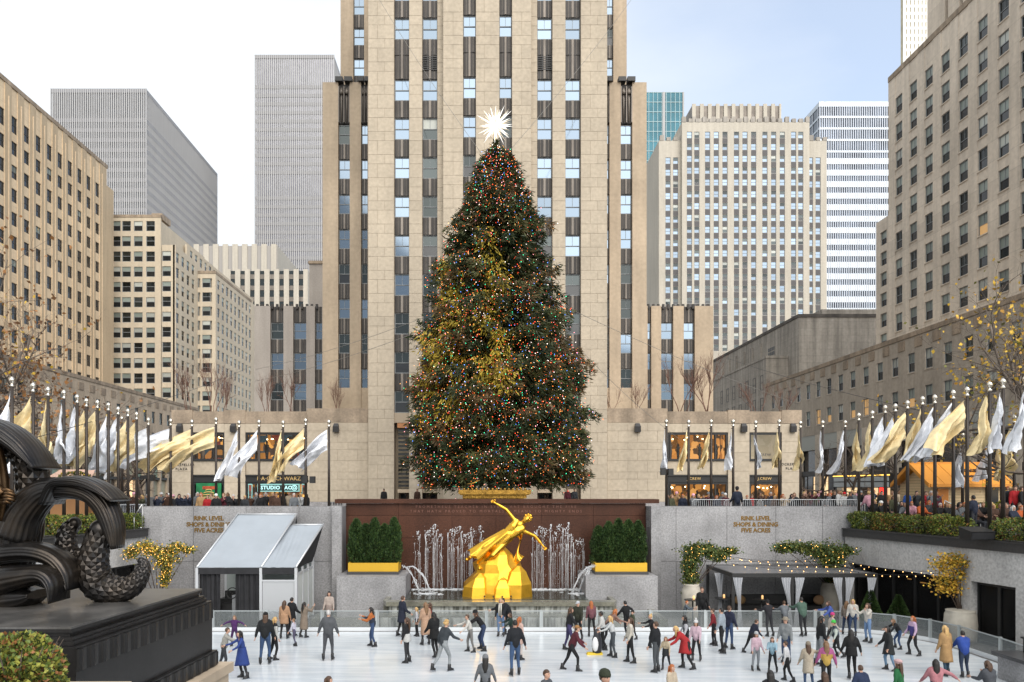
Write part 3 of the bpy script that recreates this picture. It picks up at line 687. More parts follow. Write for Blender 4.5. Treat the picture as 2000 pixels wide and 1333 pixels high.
# right: cream office tower with regular strips
DF = 240.
Fb = thing('office_tower', 'cream stone office tower with blue window strips and crenellated stepped top, right of the skyscraper', 'building', (PX(1460, DF), DF, ZP))
wF = wset(1.55, 2.0, f_steel, [(p_sky, p_sky), (p_half, p_sky), (p_half, p_dark), (p_blind, p_half)], fw=.1)
fx = [1307, 1322, 1346.6, 1361, 1382, 1399, 1416, 1438.5, 1455, 1472, 1494, 1511, 1528, 1550, 1564, 1587, 1602]
X0 = PX(1289, DF); rF = [PZ(264+23.1*k, DF) for k in range(19)]
poolF = []
def fpart(xa, xb, ytop, cols, k0, D, back):
    O = (PX(xa, DF), D); rows = sorted((z-1.0, z+1.0) for z in rF[k0:])
    n = len(rows)
    facade(Fb, O, (1, 0), PX(xb, DF)-PX(xa, DF), ZP, PZ(ytop, DF), [(PX(c, DF)-.8-O[0], PX(c, DF)+.8-O[0]) for c in cols], rows, wallF,
           lambda i, j: R.choices(wF, [5, 2, .6, .5] if j > n-13 else [1, 1, 4, 1])[0], t=.5, sp=.0, back=back, setin=.1, pool=poolF)
    b = MB(); zz = min(z for z, _ in rows)
    for c in cols:                                           # dark aluminium spandrels between the storeys
        for i in range(len(rows)-1): b.obox(O, (1, 0), PX(c, DF)-.8-O[0], PX(c, DF)+.8-O[0], 0.0, .03, rows[i][1]+.06, rows[i+1][0]-.06)
    b.build('spandrel', mat('far_spandrel', (.085, .08, .08), .6), Fb, kind='stuff')
fpart(1332, 1581, 239, fx[2:15], 0, DF, 40)
fpart(1289, 1332, 271, fx[:2], 2, DF+1.5, 30)
fpart(1581, 1619, 271, fx[15:], 2, DF+1.5, 30)
flush_pool(Fb, poolF)
b = MB()
for xa, xb, y, D in ((1332, 1581, 239, DF), (1289, 1332, 271, DF+1.5), (1581, 1619, 271, DF+1.5), (1352, 1526, 203, DF+12)):
    z = PZ(y, DF); x = PX(xa, D); xe = PX(xb, D); k = 0
    while x < xe-.2:
        b.box(x, min(x+1.25, xe), D-.1, D+1, z+.01, z+(1.1 if k % 3 else 1.7)); x += 2.15; k += 1
b.build('crenel', mat('sooty_cream_stone', (.36, .33, .29), .9, streak=.3), Fb, kind='stuff')
ribs_block(Fb, PX(1352, DF+12), PX(1526, DF+12), DF+12, PZ(245, DF), PZ(203, DF+12), 2.6, 1.2, wallF, spand_l)
xs = PX(1289, DF+1.5)
facade(Fb, (xs, DF+32), (0, -1), 30.3, ZP, PZ(271, DF), [(2+3.2*k, 3.6+3.2*k) for k in range(9)], sorted((z-1, z+1) for z in rF[2:]), wallF, lambda i, j: None, t=.6, back=.4)
b = MB(); b.obox((xs+.7, DF+32), (0, -1), 0.5, 30, -.1, .05, ZP+2, PZ(275, DF)); b.build('side_glazing', p_half, Fb)
G = thing('glass_tower', 'teal glass tower peeking out beside the right shoulder of the skyscraper', 'building', (PX(1300, 330), 330, ZP))
b = MB(); x0, x1, zt = PX(1250, 330), PX(1336, 330), PZ(180, 330); b.box(x0, x1, 330.2, 350, ZP, zt); b.build('glazing', mat('teal_glass', (.025, .075, .095), .14, .7, var=.25, vs=.12), G)
b = MB()
for k in range(24): b.box(x0, x1, 330.0, 330.2, zt-.3-k*4.2, zt-k*4.2)
for k in range(11): x = x0+(x1-x0)*k/10; b.box(x-.12, x+.12, 329.95, 330.2, ZP, zt)
b.build('mullion', mat('teal_frame', (.30, .42, .44), .5), G, kind='stuff')
b = MB(); b.box(PX(1294, 330), PX(1299, 330), 329.8, 330.2, ZP, zt); b.box(PX(1333, 330), x1, 329.8, 330.2, ZP, zt); b.build('pier', concrete, G)
H = thing('banded_tower', 'white banded glass tower with dark top floors, right behind the cream office tower', 'building', (PX(1650, 290), 290, ZP))
x0, x1, zt = PX(1601, 290), PX(1745, 290), PZ(199, 290)
b = MB(); b.box(x0, x1, 290.3, 330, ZP, zt-.3); b.build('glazing', mat('banded_glass', (.10, .12, .15), .06, .7, var=.5, vs=.15), H)
b = MB(); z = zt
b.box(x0-.2, x1, 290, 330, zt-1.8, zt)
for k in range(36):
    zz = zt-1.8-4.35*(k+1); b.box(x0-.2, x1, 290.0, 290.3, zz, zz+(.8 if k < 4 else 2.2)); b.box(x0-.2, x0, 290.3, 330, zz, zz+(.8 if k < 4 else 2.2))
b.build('band', mat('white_cladding', (.55, .60, .65), .4, .2), H, kind='stuff')
b = MB()
for k in range(34): x = x0+(x1-x0)*k/33; b.box(x-.13, x+.13, 289.9, 290.0, ZP, zt-1.8)
for k in range(8): b.box(x0-.3, x0-.2, 291+k*4.8, 291.3+k*4.8, ZP, zt-1.8)
b.build('mullion', mat('white_mullion', (.52, .55, .6), .5), H, kind='stuff')
I = thing('ribbed_tower', 'bright white ribbed tower at the top right above the brown stone block', 'building', (PX(1800, 420), 420, ZP))
x0, x1, zt = PX(1767, 420), PX(1850, 420), 320
b = MB(); b.box(x0, x1, 420.5, 424, ZP, zt); b.build('glazing', mat('warm_glazing', (.42, .36, .22), .3, .3, var=.3, vs=.3), I)
b = MB()
for k in range(12): x = x0+(x1-x0)*k/11; b.box(x-.75, x+.75, 420, 420.5, ZP, zt)
b.build('pier', mat('white_marble_pier', (.8, .78, .72), .6), I, kind='stuff')
b = MB()
for k in range(80): b.box(x0, x1, 420.2, 420.5, ZP+4*k, ZP+4*k+1.5)
b.build('spandrel', MATS['white_marble_pier'], I, kind='stuff')

# right: brown-grey block, tall part
R1 = thing('office_block', 'brown grey stone office block with blinds half drawn in its windows at far right', 'building', (62, 105, ZP))
wR = wset(1.95, 2.6, f_steel, [(p_blindg, p_dark), (p_blindg, p_half), (p_blind, p_dark), (p_half, p_dark), (p_blindg, p_lit)], fw=.1, mull=1)
Df = 116.25; cR = [113.4-3.77*k for k in range(13)]; rowsR = zrows(62.8, 4.02, 12, 2.6)
facade(R1, (62, Df), (0, -1), 50, ZP, 67.4, [(Df-c-.97, Df-c+.97) for c in cR], rowsR, wallR, pick(wR, [5, 1, 1, 1.5, .06]), t=.45, sp=.06, back=30, setin=.14, sill=.06)
b = MB(); b.obox((62, Df), (0, -1), 0, 50, -1, .08, 67.42, 68.2); b.build('coping', tan_stain, R1)
b = MB(); O = (66, 113); 
for a, c in ((0, 4.2), (5.0, 7.5), (8.3, 20), (21, 40)): b.obox(O, (0, -1), a, c, -25, 0, 66, 96)
b.obox(O, (0, -1), 0, 40, -25, -1.5, 66, 96); b.build('setback_wall', wallR, R1)
facade(R1, (62.3, 120.4), (0, -1), 4.1, ZP, 47.6, [(1.25, 3.1)], zrows(44.6, 3.16, 10, 2.1), wallR, lambda i, j: None, t=.45, back=20)
for k in range(10):
    z = 44.6-3.16*k-1.05; inst('window', cache.setdefault('r1w', win_mesh('window', 1.85, 2.1, f_steel, p_blindg, p_dark, .1)), R1, (62.3+.2, 120.4-1.25, z), -math.pi/2)
# right: low street wing
R2 = thing('street_wing', 'low brown grey stone street wing running behind the right row of flags', 'building', (54, 100, ZP))
wR2 = wset(1.55, 2.4, f_steel, [(p_blindg, p_dark), (p_blind, p_dark), (p_half, p_dark), (p_blindg, p_half)], fw=.1, mull=1)
wR2l = wset(1.55, 2.4, f_steel, [(p_blindg, p_lit), (p_lit, p_lit)], fw=.1, mull=1)
Df = 145.; cR2 = [118.4-3.75*k for k in range(-6, 16)]
r2 = sorted([(z-1.2, z+1.2) for z in (21.8, 17.4)])
facade(R2, (54, Df), (0, -1), 88, 14.6, 25.0, [(Df-c-.77, Df-c+.77) for c in cR2], r2, wallR2, lambda i, j: R.choice(wR2l) if j == 0 and i > 4 and R.random() < .45 else R.choices(wR2, [4, 1, 1, 1])[0], t=.4, back=15, setin=.12, sill=.06)
b = MB(); b.obox((54, Df), (0, -1), 0, 88, -1, .1, 25.02, 25.6)
for k in range(23): b.obox((54, Df), (0, -1), k*3.75+1.2, k*3.75+2.7, 0, .08, 23.6, 24.8)
b.build('cornice', tan_stain, R2)
sf = MB(); O = (54, Df); U = (0, -1)
for k in range(13): sf.obox(O, U, k*7.5-.7, k*7.5+.9, -.6, .05, ZP, 14.6, 0)
sf.obox(O, U, 0, 88, -.6, -.05, 12.2, 14.6, 1); sf.obox(O, U, 0, 88, -3, -.7, ZP, 14.6, 2); sf.obox(O, U, 0, 88, -.5, -.2, 8.0, 8.8, 3)
sf.build('storefront', [wallR2, mat('pale_stone_lintel', (.35, .36, .33), .7), p_dark, f_black], R2)
pm = [mat('red_neon_panel', (.5, .01, .01), .5), warm_pane, p_half, p_dark]
emat('red_sign_light', (1, .03, .02), 1.2)
for k in range(12):
    for hf in range(3):
        mm = MATS['red_sign_light'] if (k, hf) in ((5, 1), (8, 0)) else R.choice([warm_pane, p_dark, p_dark, p_half])
        key = ('r2', mm.name)
        if key not in pq: b = MB(); b.box(0, 1.7, 0, .05, 0, 3.3); pq[key] = b.mesh('pane', mm)
        inst('pane', pq[key], R2, (54+.4, Df-(k*7.5+1.1+hf*2.1), ZP+.3), -math.pi/2)
# theatre-like marquee on that wing
mq = MB(); ym, xm = 102., 54.
mq.box(50.2, 53.9, ym-8.3, ym+6.7, ZP+1.9, ZP+3.7, 0); mq.box(50.1, 50.2, ym-8, ym+6.4, ZP+2.75, ZP+3.3, 1); mq.box(50.1, 50.2, ym-8, ym+6.4, ZP+2.0, ZP+2.6, 2); mq.box(50.08, 50.2, ym-8.2, ym+6.6, ZP+3.42, ZP+3.55, 3)
mo = mq.build('marquee', [f_black, mat('marquee_board', (.42, .46, .47), .4), MATS['marquee_board'], emat('amber_strip', (1, .55, .1), 1.0)], R2)
# right: dark stone block with stepped terraces
R3 = thing('stone_block_building', 'sooty grey stone block with blank walls between the cream tower and the brown block', 'building', (70, 160, ZP))
b = MB(); D = 146.; xa = PX(1560, D); zt = PZ(620, D); b.box(xa, xa+16, D, 200, ZP, zt); b.box(PX(1618, D), xa+18, D+3, 190, zt, zt+2.2); b.build('wall', wallR3, R3)
b = MB(); b.box(xa-.15, xa+16, D-.15, 200, zt+.01, zt+.6); b.build('coping', mat('black_stained_coping', (.09, .08, .07), .9, var=.4, streak=.3), R3)
b = MB(); xb = 56.5; b.box(xb, xa-.02, 151, 195, ZP, PZ(700, 151)); b.box(xb-.1, xa-.02, 150.9, 195, PZ(700, 151)+.01, PZ(700, 151)+.5); b.build('terrace_wall', wallR3, R3)
wd = win_mesh('window', 1.5, 3.0, f_dark, p_half, p_dark, .1)
for k in range(7): 
    for zz in (27, 22.5, 18): inst('window', wd, R3, (xb-.06, 154+k*4.2, zz-1.5), -math.pi/2)
b = MB()
for k in range(5):
    for i in range(4): b.box(xa-.05, xa+.05, 158+i*.9+(k%1), 158.6+i*.9, 34.5-k*.95, 35.2-k*.95)
b.build('wall_vent', f_black, R3, kind='stuff')
b = MB()
for k in range(6): b.box(xa-.3, xa, 165+k*5.2, 166.6+k*5.2, PZ(690, 151), zt-1.5)
b.build('pilaster', wallR3, R3, kind='stuff')
# ---------------------------------------------------------------- sunken plaza: walls, fountain, fence, tent, terrace
DG = 39.3
lower = mat('lower_granite', (.30, .30, .305), .55, grain=.3, gs=14, streak=.2, var=.12)
def panel_wall(name, label, x0, x1, D, z0, z1, dep, m, cuts, rows, gap=.02, hole=None):
    root = thing(name, label, 'wall', ((x0+x1)/2, D, z0))
    b = MB()
    if hole:
        h0, h1, hz = hole; b.box(x0, h0, D+.05, D+dep, z0, z1); b.box(h0, h1, D+.05, D+dep, hz, z1); b.box(h1, x1, D+.05, D+dep, z0, z1)
    else: b.box(x0, x1, D+.05, D+dep, z0, z1)
    b.build('core', mat('joint_granite', (.17, .165, .165), .8), root)
    me = {}
    zs = [z0]+rows+[z1]
    for j in range(len(zs)-1):
        c = [x0]+[q+(0 if j % 2 else 0) for q in cuts]+[x1]
        for i in range(len(c)-1):
            a, e, p, q = c[i], c[i+1], zs[j], zs[j+1]
            segs = [(a, e, p, q)]
            if hole and q <= hole[2]+.01:
                segs = [(s0, s1, p, q) for s0, s1 in ((a, min(e, hole[0])), (max(a, hole[1]), e)) if s1-s0 > .05]
            for s0, s1, p, q in segs: inst('panel', UBG, root, ((s0+s1)/2, D+.1, (p+q)/2), 0, (s1-s0-gap, .2+R.uniform(-.008, .008), q-p-gap))
    return root
UBG = ubox.mesh('panel', mat('granite_panel', (.255, .252, .255), .5, var=.22, vs=.55, grain=.24, gs=14, streak=.16, rnd=.07, bump=.08, bs=40))
UBR = ubox.mesh('panel', mat('red_granite_panel', (.064, .025, .014), .5, var=.2, vs=.6, grain=.28, gs=16, streak=.22, rnd=.08, spec=.2))
zt = 5.36
wl = panel_wall('granite_wall', 'speckled grey granite retaining wall with brass lettering behind the tent, left of the fountain', -17.2, -6.95, DG, 0, zt, 1.0, granite, [-14.6, -11.9, -9.2], [2.55], hole=(-14.4, -12.6, 2.3))
wr = panel_wall('granite_wall', 'speckled grey granite retaining wall with brass lettering above the restaurant pergola, right of the fountain', 8.75, 19.4, DG, 0, zt, 1.0, granite, [10.1, 12.7, 15.2, 17.6], [2.55], hole=(11.35, 19.0, 2.5))
for w, xa, xb in ((wl, -7.45, -6.95), (wr, 8.75, 9.25)):                # piers that step forward beside the red recess
    b = MB(); b.box(xa, xb, DG-.35, DG-.005, 0, zt+.03); b.build('pier', MATS['granite_panel'], w)
for w, xa, xb in ((wl, -14.4, -12.6), (wr, 11.35, 19.0)):
    b = MB(); b.box(xa, xb, DG+.9, DG+1.0, 0, 2.5, 0)
    n = int((xb-xa)/1.2)
    for i in range(n+1): x = xa+(xb-xa)*i/n; b.box(x-.05, x+.05, DG+.7, DG+.9, 0, 2.5, 1)
    b.build('dark_opening', [p_dark, f_black], w)
for w, xx in ((wl, 408), (wr, 1476)):
    for line, yy in (('RINK LEVEL', 1013), ('SHOPS & DINING', 1025), ('FIVE ACRES', 1036.5)):
        text('lettering', line, (PX(xx, DG), DG-.012, PZ(yy, DG)), .305, brass, w, bold=.009, ext=.01, spacing=.97)
for xx in (1288, 1290):
    pass
b = MB()
for xx in (1261, 1264): 
    for yy in (1002, 1022): b.box(PX(xx, DG)-.04, PX(xx, DG)+.04, DG-.37, DG-.35, PZ(yy, DG)-.16, PZ(yy, DG)+.16)
b.build('wall_slot', f_black, wr, kind='stuff')
# red granite recess
rw = thing('fountain_wall', 'polished red granite wall with a faint carved inscription behind the golden statue', 'wall', (.9, 40.2, 0))
b = MB(); b.box(-6.95, 8.75, 40.25, 41, 0, 5.45); b.build('core', mat('red_joint', (.05, .018, .014), .6), rw)
xs = [-6.95, -4.2, -1.4, .9, 3.3, 6.0, 8.75]; zs = [0.9, 3.7, 4.86, 5.5]
for j in range(3):
    for i in range(6): inst('panel', UBR, rw, ((xs[i]+xs[i+1])/2, 40.3, (zs[j]+zs[j+1])/2), 0, (xs[i+1]-xs[i]-.016, .2+R.uniform(-.006, .006), zs[j+1]-zs[j]-.016))
b = MB(); b.box(-7.5, 9.4, 40.0, 41.1, 5.505, 5.72); b.build('coping', MATS['red_granite_panel'], rw)
ins = mat('carved_letters', (.19, .085, .06), .6)
for tx, zz in (('PROMETHEUS TEACHER IN EVERY ART BROUGHT THE FIRE', 5.32), ('THAT HATH PROVED TO MORTALS A MEANS TO MIGHTY ENDS', 5.08)):
    text('lettering', tx, (.9, 40.19, zz), .19, ins, rw, spacing=1.75, ext=.008)
# stepped granite plinths with planters of clipped evergreens
for sx, x0, x1, lab in ((0, -6.9, -3.55, 'left'), (1, 5.2, 8.7, 'right')):
    pl = thing('granite_plinth', 'grey granite plinth %s, carrying a gold planter' % ('below the evergreens left of the statue' if not sx else 'below the evergreens right of the statue'), 'plinth', ((x0+x1)/2, 38.6, 0))
    b = MB(); b.box(x0, x1, 37.3, 40.15, 0, 2.02); b.build('body', MATS['granite_panel'], pl)
    b = MB(); a, e = (-6.5, -4.0) if not sx else (5.8, 8.38); b.box(a-.03, e+.03, 38.0, 39.9, 2.024, 2.15); b.build('dark_step', granite_dark, pl)
    po = thing('planter', 'long gold painted planter box %s of the golden statue' % ('on the left' if not sx else 'on the right'), 'planter', ((a+e)/2, 38.9, 2.15), 'gold planter boxes')
    b = MB(); b.box(a, e, 38.2, 38.26, 2.155, 2.58); b.box(a, e, 39.5, 39.56, 2.155, 2.58); b.box(a, a+.06, 38.26, 39.5, 2.155, 2.58); b.box(e-.06, e, 38.26, 39.5, 2.155, 2.58); b.build('box', gold_paint, po)
    b = MB(); b.box(a+.06, e-.06, 38.26, 39.5, 2.2, 2.5); b.build('soil', mat('soil', (.03, .022, .015), .95), po)
    globals()['PLANT%d' % sx] = (a, e)
# pool and basin
water_m = mat('pool_water', (.035, .042, .034), .08, spec=.6, bump=.6, bs=3.5)
fall_m = mat('falling_water', (.50, .51, .47), .25, var=.35, vs=2, two=((.10, .10, .08), 1.0, (7, 7, .7)), spec=.6, bump=.5, bs=9)
wet = mat('wet_stone', (.17, .165, .13), .25, var=.3, vs=1.2, grain=.2, gs=8, streak=.35)
b = MB(); b.box(-3.5, 5.15, 36.05, 40.2, .7, 1.08); structure(b.build('water', water_m))
ba = thing('fountain_basin', 'wide wet stone fountain basin spilling over two steps below the golden statue', 'fountain', (.9, 36, 0))
b = MB(); x0, x1 = PX(757, 36), PX(1196, 36)
def slab(b, xa, xb, ya, yb, z0, z1, bev=.35, mi=0):
    b.hexa([(xa, ya, z0), (xb, ya, z0), (xb+bev, yb, z0), (xa-bev, yb, z0), (xa, ya, z1), (xb, ya, z1), (xb+bev, yb, z1), (xa-bev, yb, z1)], mi)
b.box(-3.55, 5.2, 36.9, 40.2, 0, .7)
slab(b, x0, x1, 35.4, 36.0, .86, 1.06, .2); b.build('rim', wet, ba)
b = MB(); slab(b, x0+.1, x1-.1, 35.6, 36.9, 0, .855, .2); b.build('upper_fall', fall_m, ba)
b = MB(); slab(b, x0-.5, x1+.5, 34.75, 35.58, .0, .52, .2); b.build('lower_step', wet, ba)
b = MB(); slab(b, x0-.45, x1+.45, 34.6, 34.745, .0, .46, .02); b.build('lower_fall', fall_m, ba)
b = MB(); b.box(x0-.2, x0+.02, 36.05, 37.3, 0, 1.05); b.box(x1-.02, x1+.2, 36.05, 37.3, 0, 1.05); b.build('side_kerb', wet, ba)
for xa, xb in ((PX(620, 36), x0-.75), (x1+.75, PX(1290, 36))):
    b = MB(); b.box(xa, xb, 34.6, 38.3, -.01, .03); b.box(xa if xa < 0 else xb-.35, xa+.35 if xa < 0 else xb, 34.6, 38.3, .03, .42); o = structure(b.build('lower_pool_kerb', wet))
# jets in front of the red wall
drop = glassy('water_spray', (.70, .72, .74), .62, .3)
def jet_mesh(h, seed, n=26):
    r = random.Random(seed); b = MB()
    for k in range(8):
        ph = r.uniform(0, 6); x = r.uniform(-.26, .26); hh = h*r.uniform(.62, 1)
        b.tube([(x+.010*math.sin(ph+i*1.3), r.uniform(-.04, .04), hh*i/9) for i in range(10)], [r.uniform(.003, .006) for i in range(9)]+[.014], 4)
    for k in range(n*2):
        z = h*(1-abs(r.gauss(0, .36))) if r.random() < .7 else r.uniform(0, h); s = r.uniform(.006, .017); b.ell((r.gauss(0, .16), r.gauss(0, .06), max(.02, z)), (s*.8, s*.8, s*1.8), 4, 3)
    for k in range(12):
        s = r.uniform(.014, .032); b.ell((r.gauss(0, .07), r.gauss(0, .06), h-abs(r.gauss(0, .22))), (s, s, s*1.6), 5, 4)
    return b.mesh('water_jet', drop)
jets = [jet_mesh(3.05+.12*i, 40+i) for i in range(4)]
ORDS = ['first', 'second', 'third', 'fourth', 'fifth', 'sixth', 'seventh', 'eighth', 'ninth', 'tenth', 'eleventh', 'twelfth', 'thirteenth', 'fourteenth', 'fifteenth']
jx = [816, 834, 842, 850, 862, 882, 890, 898, 908, 916, 924, 938, 1046, 1056, 1066, 1076, 1085, 1093, 1101, 1109, 1117, 1127, 1134]
for i, x in enumerate(jx):
    o = inst('water_jet', jets[i % 4], None, (PX(x, 39.7)+R.uniform(-.03, .03), 39.75, 1.08), R.uniform(0, 6), (1, 1, 1.0+R.uniform(-.08, .06) if x < 1120 else .8))
    tag(o, 'thin water jet before the red wall, %s from the golden statue going %s' % (ORDS[11-i] if x < 950 else ORDS[i-12], 'left' if x < 950 else 'right'), 'water jet', 'water jets left of the statue' if x < 950 else 'water jets right of the statue')
def arc_mesh(name, pts0, seed):
    b = MB(); r = random.Random(seed)
    for k in range(4):
        q = [Vector(p)+Vector((r.gauss(0, .03), r.gauss(0, .05), r.gauss(0, .03))) for p in pts0]
        b.tube(q, [.007+.002*i for i in range(len(q))], 4)
    for k in range(60):
        i = r.randrange(len(pts0)-1); f = r.random(); p = Vector(pts0[i]).lerp(Vector(pts0[i+1]), f); s = r.uniform(.008, .02)
        b.ell(p+Vector((r.gauss(0, .06), r.gauss(0, .08), r.gauss(0, .06))), (s, s, s*1.4), 4, 3)
    return b
def parab(x0, z0, x1, z1, h, D, n=9):
    return [((x0+(x1-x0)*t), D, z0+(z1-z0)*t+4*h*t*(1-t)) for t in [i/(n-1) for i in range(n)]]
for i, (xa, ya, xb, yb, h, lab) in enumerate(((787, 1106, 818, 1152, .3, 'short arc of water leaping in from the left planter ledge'), (796, 1108, 842, 1155, .45, 'longer arc of water leaping in from the left planter ledge'),
        (1162, 1106, 1118, 1155, .45, 'longest arc of water leaping in from the right planter ledge'), (1160, 1107, 1132, 1153, .4, 'middle arc of water leaping in from the right planter ledge'), (1156, 1108, 1142, 1150, .25, 'steepest arc of water leaping in from the right planter ledge'))):
    b = arc_mesh('water_arc', parab(PX(xa, 38), PZ(ya, 38), PX(xb, 38), PZ(yb, 38)-.1, h, 38.0), i); o = b.build('water_arc', drop); tag(o, lab, 'water jet')
b = MB()
for k in range(420):
    x = R.choice(jx[:12]) if R.random() < .5 else R.choice(jx[12:]); s = R.uniform(.02, .09)
    b.ell((PX(x, 39.6)+R.gauss(0, .2), 39.5+R.gauss(0, .2), 1.09), (s*1.6, s, .018), 5, 3)
for k in range(160): s = R.uniform(.02, .08); b.ell((PX(R.choice((824, 842, 1125, 1138)), 38)+R.gauss(0, .25), 38+R.gauss(0, .2), 1.09), (s*1.8, s, .015), 5, 3)
o = b.build('splash_foam', drop); tag(o, 'white foam where the jets strike the dark pool', 'foam', kind='stuff')

# ---------------------------------------------------------------- rink fence of glass panels
FEN = rrect(-17.2, 18.95, 15.0, 33.95, 3.8, 10)
i0 = 0
fence_path = [p for p in FEN[:11]][::-1]             # right rear corner, from rear to side
fpts = [(-17.2+3.0, 33.95)]
xx = -14.2
while xx < 14.9: xx = min(xx+2.42, 15.15); fpts.append((xx, 33.95))
fpts += [(18.95-3.8+3.8*math.cos(math.radians(a)), 33.95-3.8+3.8*math.sin(math.radians(a))) for a in (68, 46, 24, 2)]
fpts += [(18.95, 27.9), (18.8, 25.9)]
fence = thing('rink_fence', 'low glass panelled fence with grey posts curving round the back of the ice', 'fence', (0, 33.95, 0))
fglass = glassy('fence_glass', (.20, .22, .22), .30, .05)
for i in range(len(fpts)-1):
    a, c = Vector(fpts[i]), Vector(fpts[i+1]); d = (c-a); l = d.length; U = d.normalized(); O = (a.x, a.y)
    b = MB(); b.obox(O, U, .05, l-.05, -.01, .01, .16, .86); b.build('glass_panel', fglass, fence)
    b = MB(); b.obox(O, U, 0, l, -.04, .03, .0, .16); b.build('kickboard', mat('white_kickboard', (.62, .65, .67), .4), fence)
    b = MB(); b.obox(O, U, .05, l-.05, -.022, .022, .865, .905); b.build('rail', mat('rail_steel', (.45, .48, .48), .35, .6), fence)
    b = MB(); b.obox(O, U, -.05, .05, -.05, .04, .16, .93); b.obox(O, U, .06, .10, -.02, .03, .16, .86); b.build('post', MATS['rail_steel'], fence)
# stone corner pier at the right end of the fence
o = thing('stone_pier', 'grey stone corner pier with a dark box on top, right fence end', 'pier', (17.9, 25.3, 0))
b = MB(); b.box(17.3, 21.5, 24.2, 25.6, 0, .78); b.build('base', MATS['granite_panel'], o)
b = MB(); b.box(17.15, 21.6, 24.1, 25.7, .785, .9); b.build('cap', granite_dark, o)
b = MB(); b.box(18.0, 21.0, 24.5, 25.4, .905, 1.36); b.box(17.95, 21.0, 24.45, 25.45, 1.365, 1.42); b.build('box', f_black, o)

# ---------------------------------------------------------------- slanting side walls with planted ledges
blackband = mat('black_ledge', (.035, .034, .034), .4, grain=.2, gs=10)
side_gran = mat('light_granite_side', (.42, .41, .395), .6, var=.08, vs=.4, grain=.22, gs=10, streak=.14)
HEDGES = []
DIMG = glassy('dim_glass', (.012, .012, .012), .72, .15); DIMG.node_tree.nodes['Principled BSDF'].inputs['Specular IOR Level'].default_value = .12
for sd, pts, lab in ((1, [(18.7, 39.2), (20.6, 29.0), (21.6, 22)], 'right'), (-1, [(-17.0, 39.2), (-18.6, 29.0), (-21.2, 22)], 'left')):
    root = thing('ledge_wall', 'pale granite side wall under a black ledge with a clipped hedge, %s' % ('over dark restaurant windows on the right' if sd > 0 else 'half hidden by the bronze sculpture on the left'), 'wall', (pts[0][0], 39, 0))
    for i in range(2):
        p, q = (pts[i], pts[i+1]) if sd < 0 else (pts[i], pts[i+1])
        a = Vector(p); d = Vector(q)-a; l = d.length; U = d.normalized()
        if sd < 0: U = U; 
        nrm = (U.y, -U.x); inward = -1 if nrm[0]*sd < 0 else 1           # facade normal must point into the pit
        if inward == 1: a = Vector(q); U = -U
        O = (a.x, a.y); b = MB()
        op = [(.25, .84), (.2, .8)][i] if sd > 0 else (.1, .9)
        if sd > 0 and i == 0: segs = [(0.15*0+.3, 7.2), (7.9, 10.0)]
        elif sd > 0: segs = [(.6, 6.2)]
        else: segs = [(.5, l-.8)]
        if inward == 1: segs = [(l-e, l-s) for s, e in segs][::-1]
        u = 0
        for s, e in segs: b.obox(O, U, u, s, -.6, 0, 0, 2.52); u = e
        b.obox(O, U, u, l, -.6, 0, 0, 2.52); b.obox(O, U, 0, l, -.6, 0, 2.52, 3.85)
        b.build('wall_face', side_gran, root)
        b = MB(); b.obox(O, U, 0, l, -1.2, .14, 3.855, 4.2); b.obox(O, U, 0, l, -1.2, .2, 4.205, 4.27); b.build('ledge', blackband, root)
        for s, e in segs:
            n = max(2, int((e-s)/1.35))
            for k in range(n):
                u0, u1 = s+(e-s)*k/n, s+(e-s)*(k+1)/n; b = MB()
                b.obox(O, U, u0, u0+.07, -.45, -.3, 0, 2.5); b.obox(O, U, u1-.07, u1, -.45, -.3, 0, 2.5); b.obox(O, U, u0+.07, u1-.07, -.45, -.3, 2.38, 2.5); b.obox(O, U, u0+.07, u1-.07, -.45, -.3, 0, .12)
                wdw = b.build('window', f_black, root); b = MB(); b.obox(O, U, u0+.07, u1-.07, -.40, -.37, .12, 2.38)
                b.build('pane', DIMG, wdw)
            b = MB(); b.obox(O, U, s, e, -3.2, -3.1, 0, 2.5, 0); b.obox(O, U, s, e, -3.1, -.6, 2.5, 2.515, 0); b.obox(O, U, s-.06, s, -3.2, -.61, 0, 2.515, 0); b.obox(O, U, e, e+.06, -3.2, -.61, 0, 2.515, 0); b.build('interior', mat('dim_interior', (.05, .035, .025), .8, var=.6, vs=1.2), root)
            b = MB()
            for k in range(10): uu = R.uniform(s+.2, e-.3); zz = R.uniform(1.2, 2.2); b.obox(O, U, uu, uu+R.uniform(.03, .3), -2.6, -2.5, zz, zz+.04)
            b.build('shelf_light', emat('amber_shelf', (1, .5, .12), 1.3), root, kind='stuff')
        HEDGES.append((sd, O, U, l))

# ---------------------------------------------------------------- resurfacer tent left of the fountain
tent = thing('tent', 'silver roofed lean-to tent with black curtains standing against the left granite wall', 'tent', (-10.4, 35.2, 0))
tarp = mat('silver_tarp', (.30, .33, .36), .38, .15, var=.06, vs=.8, bump=.5, bs=2.2)
blackc = mat('black_curtain', (.016, .016, .018), .8, var=.3, vs=3)
alu = mat('aluminium_frame', (.55, .56, .57), .4, .5)
D0, D1 = 34.75, 38.9
def roofpatch(name, xa, xb, xa2, xb2, z0, z1, d1, wr_):
    b = MB()
    def fn(u, v):
        x = (xa+(xb-xa)*v)*(1-u)+(xa2+(xb2-xa2)*v)*u
        w = wr_*math.sin(v*23+u*7)*math.exp(-((u-.5)**2)*6)*(.4+.6*math.sin(v*5))
        return (x, D0+(d1-D0)*u, z0+(z1-z0)*u+w-.10*math.sin(math.pi*u)*math.sin(math.pi*v))
    b.grid(fn, 16, 34); o = b.build(name, tarp, tent); return o
xa, xb, xc = -12.75, -9.86, -8.27
roofpatch('roof', xa, xb, -12.2, -9.2, 2.72, 4.95, D1, .015)
